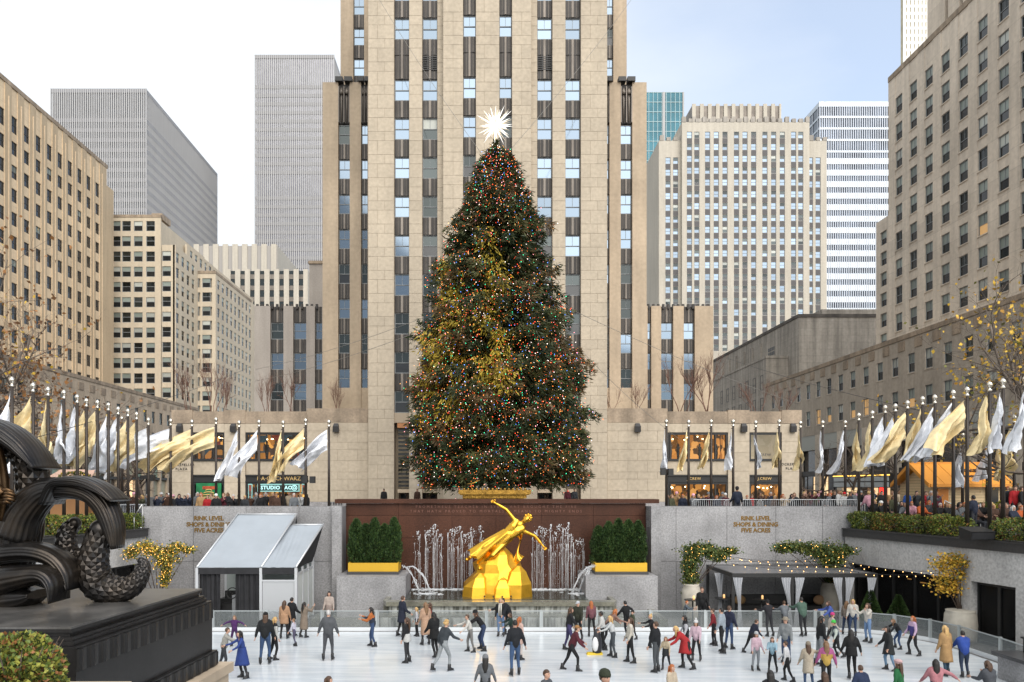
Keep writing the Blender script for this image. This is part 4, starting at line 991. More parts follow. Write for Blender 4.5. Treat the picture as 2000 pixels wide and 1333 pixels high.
roofpatch('roof', xb+.05, xc, -9.4, -7.75, 2.72, 4.46, D1-.6, .045)
b = MB()
for p, q in (((xa, D0, 2.74), (-12.2, D1, 4.99)), ((xb+.02, D0, 2.74), (-9.22, D1, 4.99)), ((xc, D0, 2.74), (-7.75, D1-.6, 4.5)), ((-12.2, D1, 4.98), (-9.2, D1, 4.98)), ((-9.4, D1-.6, 4.48), (-7.75, D1-.6, 4.48))): b.tube([p, q], .045, 6)
for x in (xa, xb, xc): b.box(x-.06, x+.06, D0-.03, D0+.1, 0, 2.7)
b.box(xc-.06, xc+.06, D1-.7, D1-.6, 0, 4.3); b.box(xa-.06, xa+.06, D1-.2, D1-.1, 0, 4.5)
for k in range(4): y = D0+.1+(D1-.7-D0)*k/3; b.box(xc-.05, xc+.05, y, y+.09, 0, 2.65)
b.box(xb+.06, xc-.06, D0, D0+.06, 2.08, 2.16); b.box(xc-.04, xc+.04, D0+.1, D1-.7, 2.35, 2.45)
b.build('frame', alu, tent)
b = MB(); b.box(xa+.02, xc-.02, D0-.02, D0+.03, 2.42, 2.70); b.build('valance', blackc, tent)
b = MB()
for q in (xc,):                                   # black gable ends
    b.add([(q, D0+.05, 2.66), (q, D1-.62, 2.66), (-7.75+.0, D1-.62, 4.44)], [(0, 1, 2)])
b.add([(-9.2, D1-.9, 4.0), (-9.2, D1, 4.93), (-9.2, D1, 4.0)], [(0, 1, 2)])
b.build('gable', blackc, tent)
def curtain_mesh(xa, xb, y, z0, z1, n=40, amp=.06, fr=26):
    b = MB(); b.grid(lambda u, v: (xa+(xb-xa)*u, y+amp*math.sin(u*fr+v*.8)+amp*.4*math.sin(u*fr*2.3), z0+(z1-z0)*v), n, 4); return b
curtain_mesh(xa+.06, -11.75, D0+.12, .02, 2.5).build('curtain', blackc, tent)
curtain_mesh(-11.05, xb-.05, D0+.12, .02, 2.5).build('curtain', blackc, tent)
b = MB(); b.box(xb+.07, xc-.07, D0+.03, D0+.07, .06, 2.08); b.build('wall_panel', mat('frosted_panel', (.36, .37, .38), .4), tent)
for k in range(3):
    y = D0+.2+(D1-.7-D0)*k/3; b = MB(); b.box(xc-.03, xc+.01, y, y+(D1-.7-D0)/3-.12, .05, 2.34); b.build('wall_panel', mat('cream_panel', (.46, .47, .44), .5), tent)
b = MB(); b.box(xa+.1, xc-.1, D1-.3, D1-.25, 0, 2.6); b.build('back_panel', mat('pale_liner', (.38, .42, .40), .6), tent)
zam = thing('ice_resurfacer', 'dark ice resurfacing machine with a steering wheel parked inside the open tent', 'vehicle', (-11.45, 36.2, 0))
b = MB(); b.box(-12.1, -10.9, 35.9, 38.0, .35, 1.15); b.box(-11.9, -11.45, 35.6, 36.0, .5, .95); b.box(-11.9, -11.45, 36.0, 36.15, .95, 1.5); b.build('body', f_black, zam)
b = MB(); b.box(-11.4, -11.05, 35.5, 36.3, .3, 1.35); b.build('engine_cover', mat('grey_machine', (.22, .23, .24), .5), zam)
b = MB(); c = Vector((-11.42, 35.55, 1.45)); b.tube([c+Vector((.24*math.cos(t), .08*math.sin(t), .24*math.sin(t))) for t in [2*math.pi*i/18 for i in range(19)]], .025, 5)
for k in range(3): t = 2.1*k+.5; b.tube([c, c+Vector((.24*math.cos(t), .08*math.sin(t), .24*math.sin(t)))], .018, 4)
b.tube([c, c+Vector((.1, .3, -.6))], .03, 5); b.build('steering_wheel', f_black, zam)
for k in range(2):
    b = MB(); b.tube([(-12.15+1.1*k, 36.4, .33), (-11.95+1.1*k, 36.4, .33)], .33, 14); b.build('wheel', f_black, zam)

# ---------------------------------------------------------------- restaurant pergola and pots on the right
perg = thing('pergola', 'black flat roofed pergola with tied grey drapes in front of the dark restaurant', 'pergola', (14.5, 36.8, 0))
b = MB(); D0, D1 = 35.0, 39.0; xl, xr = 11.55, 18.2
b.box(xl, xr, D0, D0+.12, 2.25, 2.42); b.box(xl, xr, D1-.12, D1, 2.25, 2.42); b.box(xl, xl+.12, D0+.12, D1-.12, 2.25, 2.42); b.box(xr-.12, xr, D0+.12, D1-.12, 2.25, 2.42)
b.build('beam', f_black, perg)
nl = 22
for k in range(nl):
    b = MB() if k == 0 else b
    y = D0+.14+(D1-D0-.28)*k/nl
    if k == 0: b.box(xl+.13, xr-.13, 0, (D1-D0-.28)/nl*.94, 0, .04); lm = b.mesh('slat', mat('charcoal_slat', (.13, .13, .135), .35), (0, 0, 0))
    inst('slat', lm, perg, (0, y, 2.34)).location = Vector((0, y, 2.36))-ORG[perg.name]
for x, y in ((xl+.06, D0+.06), (14.3, D0+.06), (16.6, D0+.06), (xr-.06, D0+.06), (xl+.06, D1-.06), (xr-.06, D1-.06)):
    b = MB(); b.box(x-.06, x+.06, y-.06, y+.06, 0, 2.24); b.build('post', f_black, perg)
drape = mat('grey_drape', (.33, .34, .36), .8, var=.12, vs=2)
def drape_mb(x, y, w, kind):
    b = MB()
    def fn(u, v):
        z = 2.24*(1-u); t = .55
        wd = w*(1-.72*math.sin(min(1, u/.62)*math.pi/2)) if u < .62 else w*(.28+.35*(u-.62)/.38)
        off = (w*.5*(1-math.cos(min(1, u/.62)*math.pi))*.5) * kind
        return (x+off+(v-.5)*wd+(.12*(u-.6) if u > .6 else 0)*kind, y+.035*math.sin(v*20+u*3)*(1-.3*u), z)
    b.grid(fn, 12, 18); return b
for x, k in ((xl+.25, .3), (14.0, .6), (14.62, -.6), (16.35, .6), (16.9, -.6), (xr-.3, -.5)):
    drape_mb(x, D0-.06, .46, k).build('drape', drape, perg)
drape_mb(xl+.0, D1-2.2, .5, .1).build('drape', drape, perg)
def lathe_pot(name, x, y, prof, label, cat='planter', grp=None, z=0):
    o = thing(name, label, cat, (x, y, z), grp)
    b = MB(); b.lathe(prof, (x, y, z), 22); b.build('pot', mat('stone_pot', (.42, .39, .33), .8, var=.15, vs=3, streak=.2), o)
    b = MB(); rr = prof[-1][0]*.9; b.lathe([(rr, 0), (rr, .03)], (x, y, z+prof[-1][1]-.06), 16); b.build('soil', MATS['soil'], o); return o
tallp = [(.26, 0), (.32, .1), (.42, .5), (.47, 1.05), (.44, 1.42), (.37, 1.62), (.40, 1.68), (.37, 1.685)]
lathe_pot('stone_pot', PX(1350, 37), 37.0, tallp, 'tall pale stone pot holding a lit vine at the left end of the pergola')
lathe_pot('stone_pot', PX(1622, 37.6), 37.6, tallp, 'tall pale stone pot holding a lit vine behind the right pergola post')
lathe_pot('stone_pot', PX(1876, 31.6), 31.6, [(.5, 0), (.58, .2), (.62, .7), (.58, 1.15), (.53, 1.24), (.56, 1.30), (.5, 1.31)], 'wide pale stone pot with a yellow leaved tree before the right wall')
lathe_pot('stone_pot', PX(308, 36.5), 36.5, [(.4, 0), (.5, .3), (.5, .7), (.45, .75), (.4, .76)], 'squat stone pot with a lit yellowing vine at the left wall corner')
# low black rail, tables and cushions on the restaurant terrace
for i, (x, y, lab) in enumerate(((1353, 36, 'by the left stone pot'), (1412, 36.5, 'under the left drape of the pergola'), (1487, 36.2, 'in the middle of the pergola'))):
    o = thing('bar_table', 'small round black table %s' % lab, 'table', (PX(x, y), y, 0)); X = PX(x, y)
    b = MB(); b.lathe([(.38, 0), (.40, .02), (.38, .04)], (X, y, 1.05), 16); b.build('tabletop', f_black, o)
    b = MB(); b.tube([(X, y, .02), (X, y, 1.05)], .035, 8); b.lathe([(.25, 0), (.25, .03), (.04, .06)], (X, y, 0), 12); b.build('leg', f_black, o)
    b = MB(); b.lathe([(.05, 0), (.05, .14), (.03, .17)], (X+.05, y, 1.092), 8); ol = b.build('table_lamp', emat('small_lamp', (.8, .45, .18), .5)); tag(ol, 'tiny glowing lamp on the black table %s' % lab, 'lamp')
for x, y, lab, c in ((1445, 37.5, 'ochre cushion on the dark sofa left of the middle post', (.20, .12, .05)), (1600, 37.5, 'tan cushion on the dark sofa at the right end of the pergola', (.25, .15, .08))):
    o = MB(); o.ell((PX(x, y), y, .85), (.3, .12, .24), 10, 6); tag(o.build('cushion', mat('cushion_%d' % x, c, .9)), lab, 'cushion')
b = MB(); sofa = thing('sofa', 'long low black sofa along the back of the restaurant pergola', 'sofa', (15, 38, 0)); b.box(12.6, 18.0, 37.6, 38.3, .12, .55); b.build('seat', f_black, sofa)
b = MB(); b.box(12.6, 18.0, 38.31, 38.5, .12, 1.0); b.build('backrest', f_black, sofa)
# ---------------------------------------------------------------- foliage helpers
def fast_mesh(name, verts, quads, mats, midx=None, smooth=False):
    me = bpy.data.meshes.new(name); nv = len(verts); nf, k = quads.shape
    me.vertices.add(nv); me.vertices.foreach_set('co', np.asarray(verts, dtype=np.float32).ravel())
    me.loops.add(nf*k); me.loops.foreach_set('vertex_index', quads.astype(np.int32).ravel())
    me.polygons.add(nf); me.polygons.foreach_set('loop_start', np.arange(0, nf*k, k, dtype=np.int32)); me.polygons.foreach_set('loop_total', np.full(nf, k, dtype=np.int32))
    for m in mats: me.materials.append(m)
    if midx is not None: me.polygons.foreach_set('material_index', np.asarray(midx, dtype=np.int32))
    me.update(calc_edges=True); me.validate(); return me
def leaf_mesh(name, c, d, w, ln, mats, midx, rng, seg=False):
    """kite shaped leaves: centre c, direction d (unit), half width w, length ln"""
    n = len(c); r = rng.normal(size=(n, 3)); s = np.cross(d, r); s /= np.linalg.norm(s, axis=1, keepdims=True)+1e-9
    w = np.broadcast_to(np.asarray(w, float), (n,))[:, None]; ln = np.broadcast_to(np.asarray(ln, float), (n,))[:, None]
    nn = np.cross(d, s)
    v = np.stack([c, c+d*ln*.45+s*w+nn*w*.3, c+d*ln, c+d*ln*.45-s*w+nn*w*.3], 1).reshape(-1, 3)
    return fast_mesh(name, v, np.arange(4*n).reshape(n, 4), mats, midx)
def link(name, me, parent=None, loc=None):
    o = bpy.data.objects.new(name, me); COL.objects.link(o); o.parent = parent
    if loc is not None: o.location = loc
    elif parent is not None: o.location = -ORG[parent.name]
    return o
def leafmat(name, col, rnd=.35, rough=.55):
    m = mat(name, col, rough, spec=.3, var=rnd, vs=2.2, grain=.25, gs=30); return m
rng = np.random.default_rng(5)
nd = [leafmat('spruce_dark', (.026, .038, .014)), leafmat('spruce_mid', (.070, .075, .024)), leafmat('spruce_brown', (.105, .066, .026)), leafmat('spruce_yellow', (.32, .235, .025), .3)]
bark = mat('bark', (.075, .055, .042), .9, var=.3, vs=4, grain=.3, gs=12)
bark_grey = mat('grey_bark', (.13, .105, .085), .9, var=.3, vs=3)

# ---------------------------------------------------------------- the big lit spruce
DTREE = 52.0; ppm = FOC/DTREE; tx0 = PX(969, DTREE)
prof_y = np.array([285, 300, 330, 402, 450, 526, 587, 649, 710, 772, 865, 900, 930, 948.])
prof_l = np.array([6, 18, 42, 70, 92, 120, 136, 145, 156, 172, 182, 175, 146, 105])/ppm
prof_r = np.array([6, 20, 48, 82, 100, 122, 144, 162, 165, 169, 179, 181, 158, 105])/ppm
prof_z = np.array([PZ(y, DTREE) for y in prof_y])
def prof(z, side): return np.interp(-z, -prof_z, prof_l if side < 0 else prof_r)
xt = thing('christmas_tree', 'huge spruce covered in coloured lights in front of the skyscraper', 'christmas tree', (tx0, DTREE, ZP))
b = MB(); zs_ = np.linspace(ZP, prof_z[0]+.1, 14)
b.tube([(tx0, DTREE, z) for z in zs_], [.62-.58*i/13 for i in range(14)], 10); b.build('trunk', bark, xt)
C_, D_, Wd, Ln, Mi, tips = [], [], [], [], [], []
bb = MB()
zlo, zhi = prof_z[-1], prof_z[0]
nb = 900; NTOP = 170
for k in range(nb+NTOP):
    t = k/nb; z = zlo+.5+(zhi-zlo-.4)*(1-math.sqrt(1-t*.985)) if k < nb else zhi-5.5+5.3*(k-nb)/NTOP
    az = R.uniform(0, 2*math.pi); cx, cy = math.cos(az), math.sin(az)
    Lr = prof(z, cx)*R.uniform(.70, 1.04)
    if R.random() < .12: Lr *= R.uniform(1.08, 1.2)
    if Lr < .25: Lr = .25
    drp = R.uniform(.05, .30)
    yellow = cy < .25 and -5.6 < cx*Lr < 1.0 and PZ(800, DTREE) < z < PZ(470, DTREE) and (-5.2 < cx*Lr < -2.3 or -1.1 < cx*Lr < .4) and R.random() < .42
    m0 = 3 if yellow else R.choices([0, 1, 2], [5, 3, 2])[0]
    base = np.array([tx0, DTREE, z+Lr*.12]); out = np.array([cx, cy, 0.]); lat = np.array([-cy, cx, 0.])
    ns = int(14+Lr*15)
    if k % 3 == 0: bb.tube([base, base+out*Lr*.5+np.array([0, 0, -drp*Lr*.3]), base+out*Lr*.95+np.array([0, 0, -drp*Lr*.8])], [.05, .03, .01], 4)
    for q in range(ns):
        s = 1-abs(R.gauss(0, .30)); s = max(.22, min(1, s))
        lw = (1-s)*Lr*.26+.10; l = R.gauss(0, lw)
        if yellow: s = R.uniform(.62, 1.02); l = R.gauss(0, .34)
        hang = abs(R.gauss(0, .34)) if not yellow else R.uniform(0, 1.6)
        p = base+out*Lr*s+lat*l+np.array([0, 0, -drp*Lr*s**1.6+.13*Lr*max(0, s-.75)-hang*(.3+.7*min(1, Lr/3))])
        sgn = 1 if l > 0 else -1
        d = out*R.uniform(.25, 1)+lat*sgn*R.uniform(0, .8)+np.array([0, 0, R.uniform(-.9, .25) if not yellow else R.uniform(-1.4, -.2)])
        d = d/np.linalg.norm(d)
        for e in range(3):
            C_.append(p+np.array([R.gauss(0, .09) for _ in range(3)])); D_.append(d+np.array([R.gauss(0, .25) for _ in range(3)])); Wd.append(R.uniform(.024, .05)); Ln.append(R.uniform(.22, .46))
            Mi.append(m0 if R.random() < (.85 if m0 < 3 else .96) else R.choice([0, 1, 2]))
        if s > .45: tips.append((p, out))
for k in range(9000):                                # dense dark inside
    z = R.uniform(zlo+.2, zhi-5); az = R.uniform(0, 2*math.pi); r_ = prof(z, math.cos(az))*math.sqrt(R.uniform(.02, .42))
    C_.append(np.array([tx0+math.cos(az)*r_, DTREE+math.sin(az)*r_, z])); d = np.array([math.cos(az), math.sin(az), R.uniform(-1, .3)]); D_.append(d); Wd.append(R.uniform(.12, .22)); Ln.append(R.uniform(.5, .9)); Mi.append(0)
for k in range(900):                                 # leader shoots at the top
    z = R.uniform(zhi-2.2, zhi+.25); r_ = max(.03, (zhi+.3-z)*.30)*R.random(); az = R.uniform(0, 6.28)
    C_.append(np.array([tx0+math.cos(az)*r_, DTREE+math.sin(az)*r_, z])); D_.append(np.array([math.cos(az)*.6, math.sin(az)*.6, R.uniform(.1, 1)])); Wd.append(.03); Ln.append(R.uniform(.2, .4)); Mi.append(R.choice([0, 1, 1]))
D_ = np.array(D_); D_ /= np.linalg.norm(D_, axis=1, keepdims=True)
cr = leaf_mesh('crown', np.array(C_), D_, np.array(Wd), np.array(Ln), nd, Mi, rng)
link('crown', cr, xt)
bb.build('branch', bark, xt, kind='stuff')
bulb_cols = [('red', (1, .07, .03), 6), ('orange', (1, .26, .05), 7), ('amber', (1, .50, .16), 3), ('white', (1, .86, .78), 2.4), ('blue', (.12, .30, 1), 3), ('green', (.06, .85, .40), 3), ('pink', (1, .35, .40), 2)]
bm_ = [emat('bulb_'+n, c, 1.35) for n, c, w in bulb_cols]
NBULB = 16500
sel = R.choices(tips, k=NBULB); bp = np.array([p+o*R.uniform(-.1, .25)+np.array([R.gauss(0, .16), R.gauss(0, .16), R.gauss(0, .18)]) for p, o in sel])
bp = np.concatenate([bp, np.array([(lambda z, a: [tx0+math.cos(a)*prof(z, math.cos(a))*R.uniform(.55, .98), DTREE+math.sin(a)*prof(z, math.cos(a))*R.uniform(.75, 1.0), z])(R.uniform(zhi-5, zhi-.1), R.uniform(0, 6.28)) for _ in range(450)])]); NBULB += 450
octv = np.array([[1, 0, 0], [-1, 0, 0], [0, 1, 0], [0, -1, 0], [0, 0, 1], [0, 0, -1]], float); octf = np.array([[0, 2, 4], [2, 1, 4], [1, 3, 4], [3, 0, 4], [2, 0, 5], [1, 2, 5], [3, 1, 5], [0, 3, 5]])
def bulbs(name, pos, rad, mats, mi):
    n = len(pos); v = (pos[:, None, :]+octv[None]*np.asarray(rad)[:, None, None]).reshape(-1, 3); f = (octf[None]+6*np.arange(n)[:, None, None]).reshape(-1, 3)
    return fast_mesh(name, v, f, mats, np.repeat(mi, 8))
o = link('string_lights', bulbs('string_lights', bp, rng.uniform(.017, .031, NBULB), bm_, np.array(R.choices(range(7), [w for *_, w in bulb_cols], k=NBULB))), xt); o['kind'] = 'stuff'
# star
zst = PZ(246, DTREE); st = thing('tree_star', 'spiky glowing white star on the very top of the lit spruce', 'star', (tx0, DTREE, PZ(285, DTREE)))
cstar = Vector((PX(967, DTREE), DTREE, zst))
starm = [emat('star_glass_white', (.95, .92, .86), .42), emat('star_glass_cream', (.80, .68, .50), .12)]
for k in range(72):
    zz = 1-2*(k+.5)/72; ph = k*2.39996; d = Vector((math.sqrt(1-zz*zz)*math.cos(ph), math.sqrt(1-zz*zz)*math.sin(ph), zz)); ln = R.uniform(.85, 1.5)
    b = MB(); b.tube([cstar+d*.12, cstar+d*ln*.35, cstar+d*ln], [.035, .05, .004], 5, 0, False); b.build('spike', starm[k % 3 == 0], st)
b = MB(); b.ell(cstar, (.28, .28, .28), 12, 8); b.build('core', starm[0], st)
b = MB(); b.tube([cstar-Vector((0, 0, .25)), (tx0, DTREE, PZ(292, DTREE))], .05, 6); b.build('stem', gold, st)
# ornate gilded chest in front of the trunk
ch = thing('gilded_chest', 'ornate stepped gilded chest on the wall top below the trunk of the lit spruce', 'chest', (PX(966, 42.5), 42.5, 5.0))
gold_dull = mat('dull_gilding', (.32, .18, .035), .4, .8, var=.35, vs=4, bump=.4, bs=14)
b = MB(); x0, x1 = PX(900, 42.5), PX(1032, 42.5); z0, z1 = 5.6, PZ(957.5, 42.5)
b.box(x0+.25, x1-.25, 42.5, 44, ZP, z0+.12); o = b.build('base', mat('dark_bronze_base', (.06, .045, .03), .5), ch)
b = MB(); b.box(x0+.1, x1-.1, 42.4, 44.1, z0+.125, z0+.30); b.box(x0-.05, x1+.05, 42.25, 44.2, z0+.305, z0+.36); b.build('body', gold_dull, ch)
b = MB(); b.box(x0-.12, x1+.12, 42.15, 44.3, z0+.365, z1); b.build('lid', gold_dull, ch)
b = MB()
for k in range(16): x = x0+.2+(x1-x0-.4)*k/15; b.box(x-.03, x+.03, 42.33, 42.4, z0+.13, z0+.3); b.lathe([(.05, 0), (.07, .05), (.05, .1), (.01, .12)], (x, 42.2, z1-.01), 6)
b.build('moulding', gold_dull, ch, kind='stuff')
b = MB(); b.tube([(PX(912, 44), 44, PZ(946, 44)), (PX(925, 44), 44, PZ(944, 44)), (PX(938, 44), 44, PZ(938, 44))], [.02, .05, .01], 6); b.tube([(PX(920, 44), 44, PZ(944, 44)), (PX(921, 44), 44, 6.2)], .03, 5); b.build('finial', gold_dull, ch)

# ---------------------------------------------------------------- flagpoles
bronze_pole = mat('flagpole_bronze', (.045, .036, .030), .4, .4)
brass_pole = mat('sunlit_pole', (.30, .21, .10), .4, .6)
ballm = mat('silver_ball', (.72, .66, .56), .18, 1.0)
fgold = mat('gold_lame', (.74, .60, .34), .6, .05, var=.16, vs=4, bump=.7, bs=11)
fsil = mat('silver_lame', (.72, .735, .77), .58, .05, var=.14, vs=4, bump=.7, bs=11)
def pole_line(x, side):
    k = (x-VX)/FOC
    if side > 0: return 26.3/(k+.1786)
    return 24.5/(-k+.1786)
def flagpole(x, y, D, color, beta, Lf, h, sgn, label, seed, grp):
    X, zt = PX(x, D), PZ(y, D); r = random.Random(seed)
    root = thing('flagpole', label, 'flagpole', (X, D, ZP), grp)
    b = MB(); b.tube([(X, D, ZP), (X, D, zt-.25)], [.085, .062], 8); b.lathe([(.16, 0), (.16, .25), (.10, .35)], (X, D, ZP), 10); b.build('pole', bronze_pole, root)
    b = MB(); b.lathe([(.05, -.26), (.10, -.2), (.05, -.16), (.05, -.10), (.085, -.06), (.115, .03), (.09, .10), (.03, .16), (.005, .17)], (X, D, zt-.02), 10); b.build('finial', ballm, root)
    bt = math.radians(beta); fly = Vector((sgn*math.sin(bt), 0, -math.cos(bt))); perp = Vector((-sgn*math.cos(bt), 0, -math.sin(bt)))
    p1, p2, p3 = r.uniform(0, 6), r.uniform(0, 6), r.uniform(.8, 1.25); sq = .30+.5*beta/90
    b = MB()
    def fn(u, v):
        sag = Vector((0, 0, -.28*Lf*u*u*math.sin(bt)))
        hv = Vector((0, 0, -h))*(1-u)**1.3+perp*h*sq*(1-(1-u)**1.3)
        p = Vector((X+sgn*.10, D, zt-.42))+fly*(Lf*u*(1-.10*v))+hv*v+sag
        a = (.05+.20*min(1, u*1.6))
        p.y += a*math.sin(v*9*p3+p1+u*2)+a*.5*math.sin(v*19+p2-u*5)+.25*u*math.sin(u*5+p2)
        p.x += .10*u*math.sin(v*7+p2+u*6)+.05*math.sin(v*13+p1)*min(1, u*2)
        p.z += .05*u*math.sin(v*15+p1)
        p.y += .07*min(1, u*2)*math.sin(v*31+u*9+p2)*math.sin(u*13+p1)
        return p
    b.grid(fn, 26, 26); fo = b.build('flag', fgold if color == 'g' else fsil, root)
    b = MB(); b.box(X-.12 if sgn < 0 else X, X if sgn < 0 else X+.12, D-.02, D+.02, zt-.40, zt-.36); b.build('bracket', bronze_pole, root)
    return root
cn = {'g': 'gold', 's': 'silver'}
left_p = [(23.6, 743, 's', 24), (65, 754, 'g', 36), (94, 762, 'g', 14), (125, 768, 's', 10), (151, 776.5, 's', 24), (169, 784, 'g', 38), (190.6, 787, 'g', 44), (212, 792, 's', 28), (231, 800, 's', 42), (250, 804, 'g', 50), (267, 810, 'g', 55), (290, 821, 's', 68)]
n_ord0 = ['first', 'second', 'third', 'fourth', 'fifth', 'sixth', 'seventh', 'eighth', 'ninth', 'tenth', 'eleventh', 'twelfth', 'thirteenth', 'fourteenth', 'fifteenth']
n_ord = n_ord0
GL, GC, GR = 'flagpoles along the left rim of the rink', 'flagpoles in front of the low shops', 'flagpoles along the right rim of the rink'
nl = 0
for i, (x, y, c, be) in enumerate(left_p):
    be = be*.78 if be < 60 else be
    how = 'drooping' if be < 20 else 'half blown' if be < 45 else 'streaming'
    flagpole(x, y, pole_line(x, -1), c, be, 2.5+.5*(be > 60), 1.55, -1, '%s %s flag, %s pole of the left rim from the bronze sculpture' % (how, cn[c], n_ord[i]), 100+i, GL)
cen_l = [(333.5, 822.6, 's', 76, 3.2), (375, 824.5, 'g', 72, 3.3), (422, 820, 'g', 72, 3.6), (467, 826, 's', 27, 2.8), (506, 825, 's', 42, 2.7), (553, 826, 'g', 14, 2.9), (597, 822, 'g', 48, 2.6), (642.5, 825, 's', 56, 2.4)]
where_l = ['at the corner left of the plaza lettering', 'at the left edge of the green shop poster', 'before the green shop poster', 'between the green poster and the teal shop sign', 'at the left end of the teal shop sign', 'across the letters of the teal shop sign', 'at the right end of the teal shop sign', 'before blank stone left of the tower']
for i, (x, y, c, be, Lf) in enumerate(cen_l): flagpole(x, y, 43.2, c, be, Lf, 1.15 if be > 30 else .9, -1, '%s flag on the pole %s' % (cn[c], where_l[i]), 200+i, GC)
cen_r = [(1301.5, 824, 's', 5, 2.4), (1345, 825, 'g', 14, 2.3), (1389, 824, 'g', 16, 2.2), (1432, 824, 's', 8, 2.3), (1476, 826, 's', -5, 2.3), (1522, 824, 'g', 6, 2.2), (1563.5, 827, 'g', 4, 2.2)]
where_r = ['with loudspeakers at the clothes shop corner', 'before the left half of the wide amber window', 'before the right half of the wide amber window', 'before the bare pier between the two shop windows', 'before the left side of the narrow shop window', 'before the right side of the narrow shop window', 'at the outer corner of the clothes shop']
for i, (x, y, c, be, Lf) in enumerate(cen_r): flagpole(x, y, 43.2, c, be, Lf, .75, -1, 'limp %s flag on the pole %s' % (cn[c], where_r[i]), 300+i, GC)
right_p = [(1607, 826, 's', 6), (1651, 826, 's', 18), (1677.5, 812, 'g', 5), (1704, 807.5, 'g', 14), (1729, 797, 's', 24), (1749, 794, 's', 30), (1772.6, 788, 'g', 44), (1802, 780, 'g', 24), (1826, 777, 's', 32), (1862, 768, 's', 38), (1889, 762, 'g', 48), (1933, 752, 'g', 18), (1959, 746, 's', 12), (2003, 741, 's', 10)]
for i, (x, y, c, be) in enumerate(right_p):
    D = pole_line(x, 1) if i > 1 else 43.0
    how = 'drooping' if be < 20 else 'half blown' if be < 40 else 'streaming'
    flagpole(x, y, D, c, be, 2.35, 1.2 if be > 20 else .9, -1, '%s %s flag, %s pole of the right rim from the clothes shop' % (how, cn[c], n_ord[i]), 400+i, GR)
for i, (x, y, c, D, lab) in enumerate(((1880, 850, 's', 40, 'silver flag behind the row, over the left roof end of the orange kiosk'), (1928, 838, 's', 41, 'silver flag on a pole behind the row, over the kiosk lettering'), (1956, 836, 'g', 40, 'gold flag on a pole behind the row, right of the kiosk lettering'), (1981, 816, 'g', 37, 'broad gold flag on a pole behind the row, past the kiosk roof'), (238, 818, 's', 47, 'white flag on a pole behind the left row of flags'), (52, 815, 's', 38, 'white flag on a pole behind the row, above the ribbed bronze shell'))):
    flagpole(x, y, D, c, 8 if i < 3 else 22, 2.3, .9 if i < 3 else 1.3, -1, lab, 500+i, 'flagpoles behind the front rows')

# ---------------------------------------------------------------- bare and leafy trees
def branch_tree(seed, H, levels, spread, r0, nch=3, thin=.62, curl=.16, stems=1, up=.25, clear=.32):
    r = random.Random(seed); b = MB(); tr = MB(); tips = []
    def grow(p, d, L_, rad, lv):
        n = 4; pts = [p]; rads = [rad]; q = p.copy(); dd = d.copy()
        for i in range(n):
            dd = (dd+Vector((r.gauss(0, curl), r.gauss(0, curl), r.gauss(0, curl)+up*.12))).normalized(); q = q+dd*L_/n; pts.append(q.copy()); rads.append(rad*(1-.45*(i+1)/n))
        (tr if lv == levels else b).tube(pts, rads, 7 if lv == levels else 4 if lv > 1 else 3)
        if lv <= 1: tips.extend(pts[1:])
        if lv == 0: return
        for c in range(nch+(lv == levels)*2):
            f = r.uniform(clear if lv == levels else .25, 1.0); k = min(n-1, int(f*n)); s = pts[k].lerp(pts[k+1], f*n-k)
            t = Vector((r.gauss(0, 1), r.gauss(0, 1), r.gauss(0, .5)+up)).normalized(); nd_ = (dd*(1-spread)+t*spread).normalized()
            grow(s, nd_, L_*r.uniform(thin-.12, thin+.12), rads[k]*.55, lv-1)
    for s in range(stems):
        d = Vector((r.gauss(0, .12), r.gauss(0, .12), 1)) if stems > 1 else Vector((r.gauss(0, .04), r.gauss(0, .04), 1))
        grow(Vector((r.gauss(0, .12*(stems > 1)), r.gauss(0, .12*(stems > 1)), 0)), d.normalized(), H*(.62 if stems == 1 else .9), r0, levels)
    return tr, b, tips
def plant_tree(name, label, loc, meshes, leaf=None, rot=0, sc=1., grp=None):
    o = thing(name, label, 'tree', loc, grp); o.rotation_euler = (0, 0, rot); o.scale = (sc, sc, sc)
    inst('trunk', meshes[0], o, (0, 0, 0), local=True); inst('crown', meshes[1], o, (0, 0, 0), local=True)
    if leaf: inst('foliage', leaf, o, (0, 0, 0), local=True)
    return o
def proto(seed, barkm, *a, **k):
    tr, b, tips = branch_tree(seed, *a, **k); return tr.mesh('trunk', barkm), b.mesh('crown', barkm), tips
def tip_leaves(name, tips, n, size, mats, wts, jit=.12, seed=3):
    rr = np.random.default_rng(seed); t = np.array([tuple(p) for p in tips]); c = t[rr.integers(0, len(t), n)]+rr.normal(0, jit, (n, 3)); d = rr.normal(size=(n, 3)); d[:, 2] -= .5; d /= np.linalg.norm(d, axis=1, keepdims=True)
    return leaf_mesh(name, c, d, size*.42*rr.uniform(.6, 1.2, n), size*rr.uniform(.7, 1.3, n), mats, rr.choice(len(mats), n, p=np.array(wts)/sum(wts)), rr)
lf_or = leafmat('autumn_orange_leaf', (.24, .11, .035)); lf_ye = leafmat('autumn_yellow_leaf', (.50, .32, .035)); lf_gr = leafmat('green_leaf', (.055, .085, .022)); lf_br = leafmat('brown_leaf', (.14, .07, .03)); lf_og = leafmat('olive_leaf', (.14, .14, .03))
T1 = proto(1, bark, 8.5, 4, .62, .17, nch=4); T2 = proto(2, bark, 8.0, 4, .66, .16, nch=4); T3 = proto(3, bark, 9, 4, .6, .18, nch=4)
slim = proto(5, mat('red_birch_bark', (.17, .095, .07), .9), 3.4, 3, .35, .035, nch=5, stems=3, thin=.45, up=.6)
slim2 = proto(6, MATS['red_birch_bark'], 3.6, 3, .32, .035, nch=5, stems=4, thin=.45, up=.6)
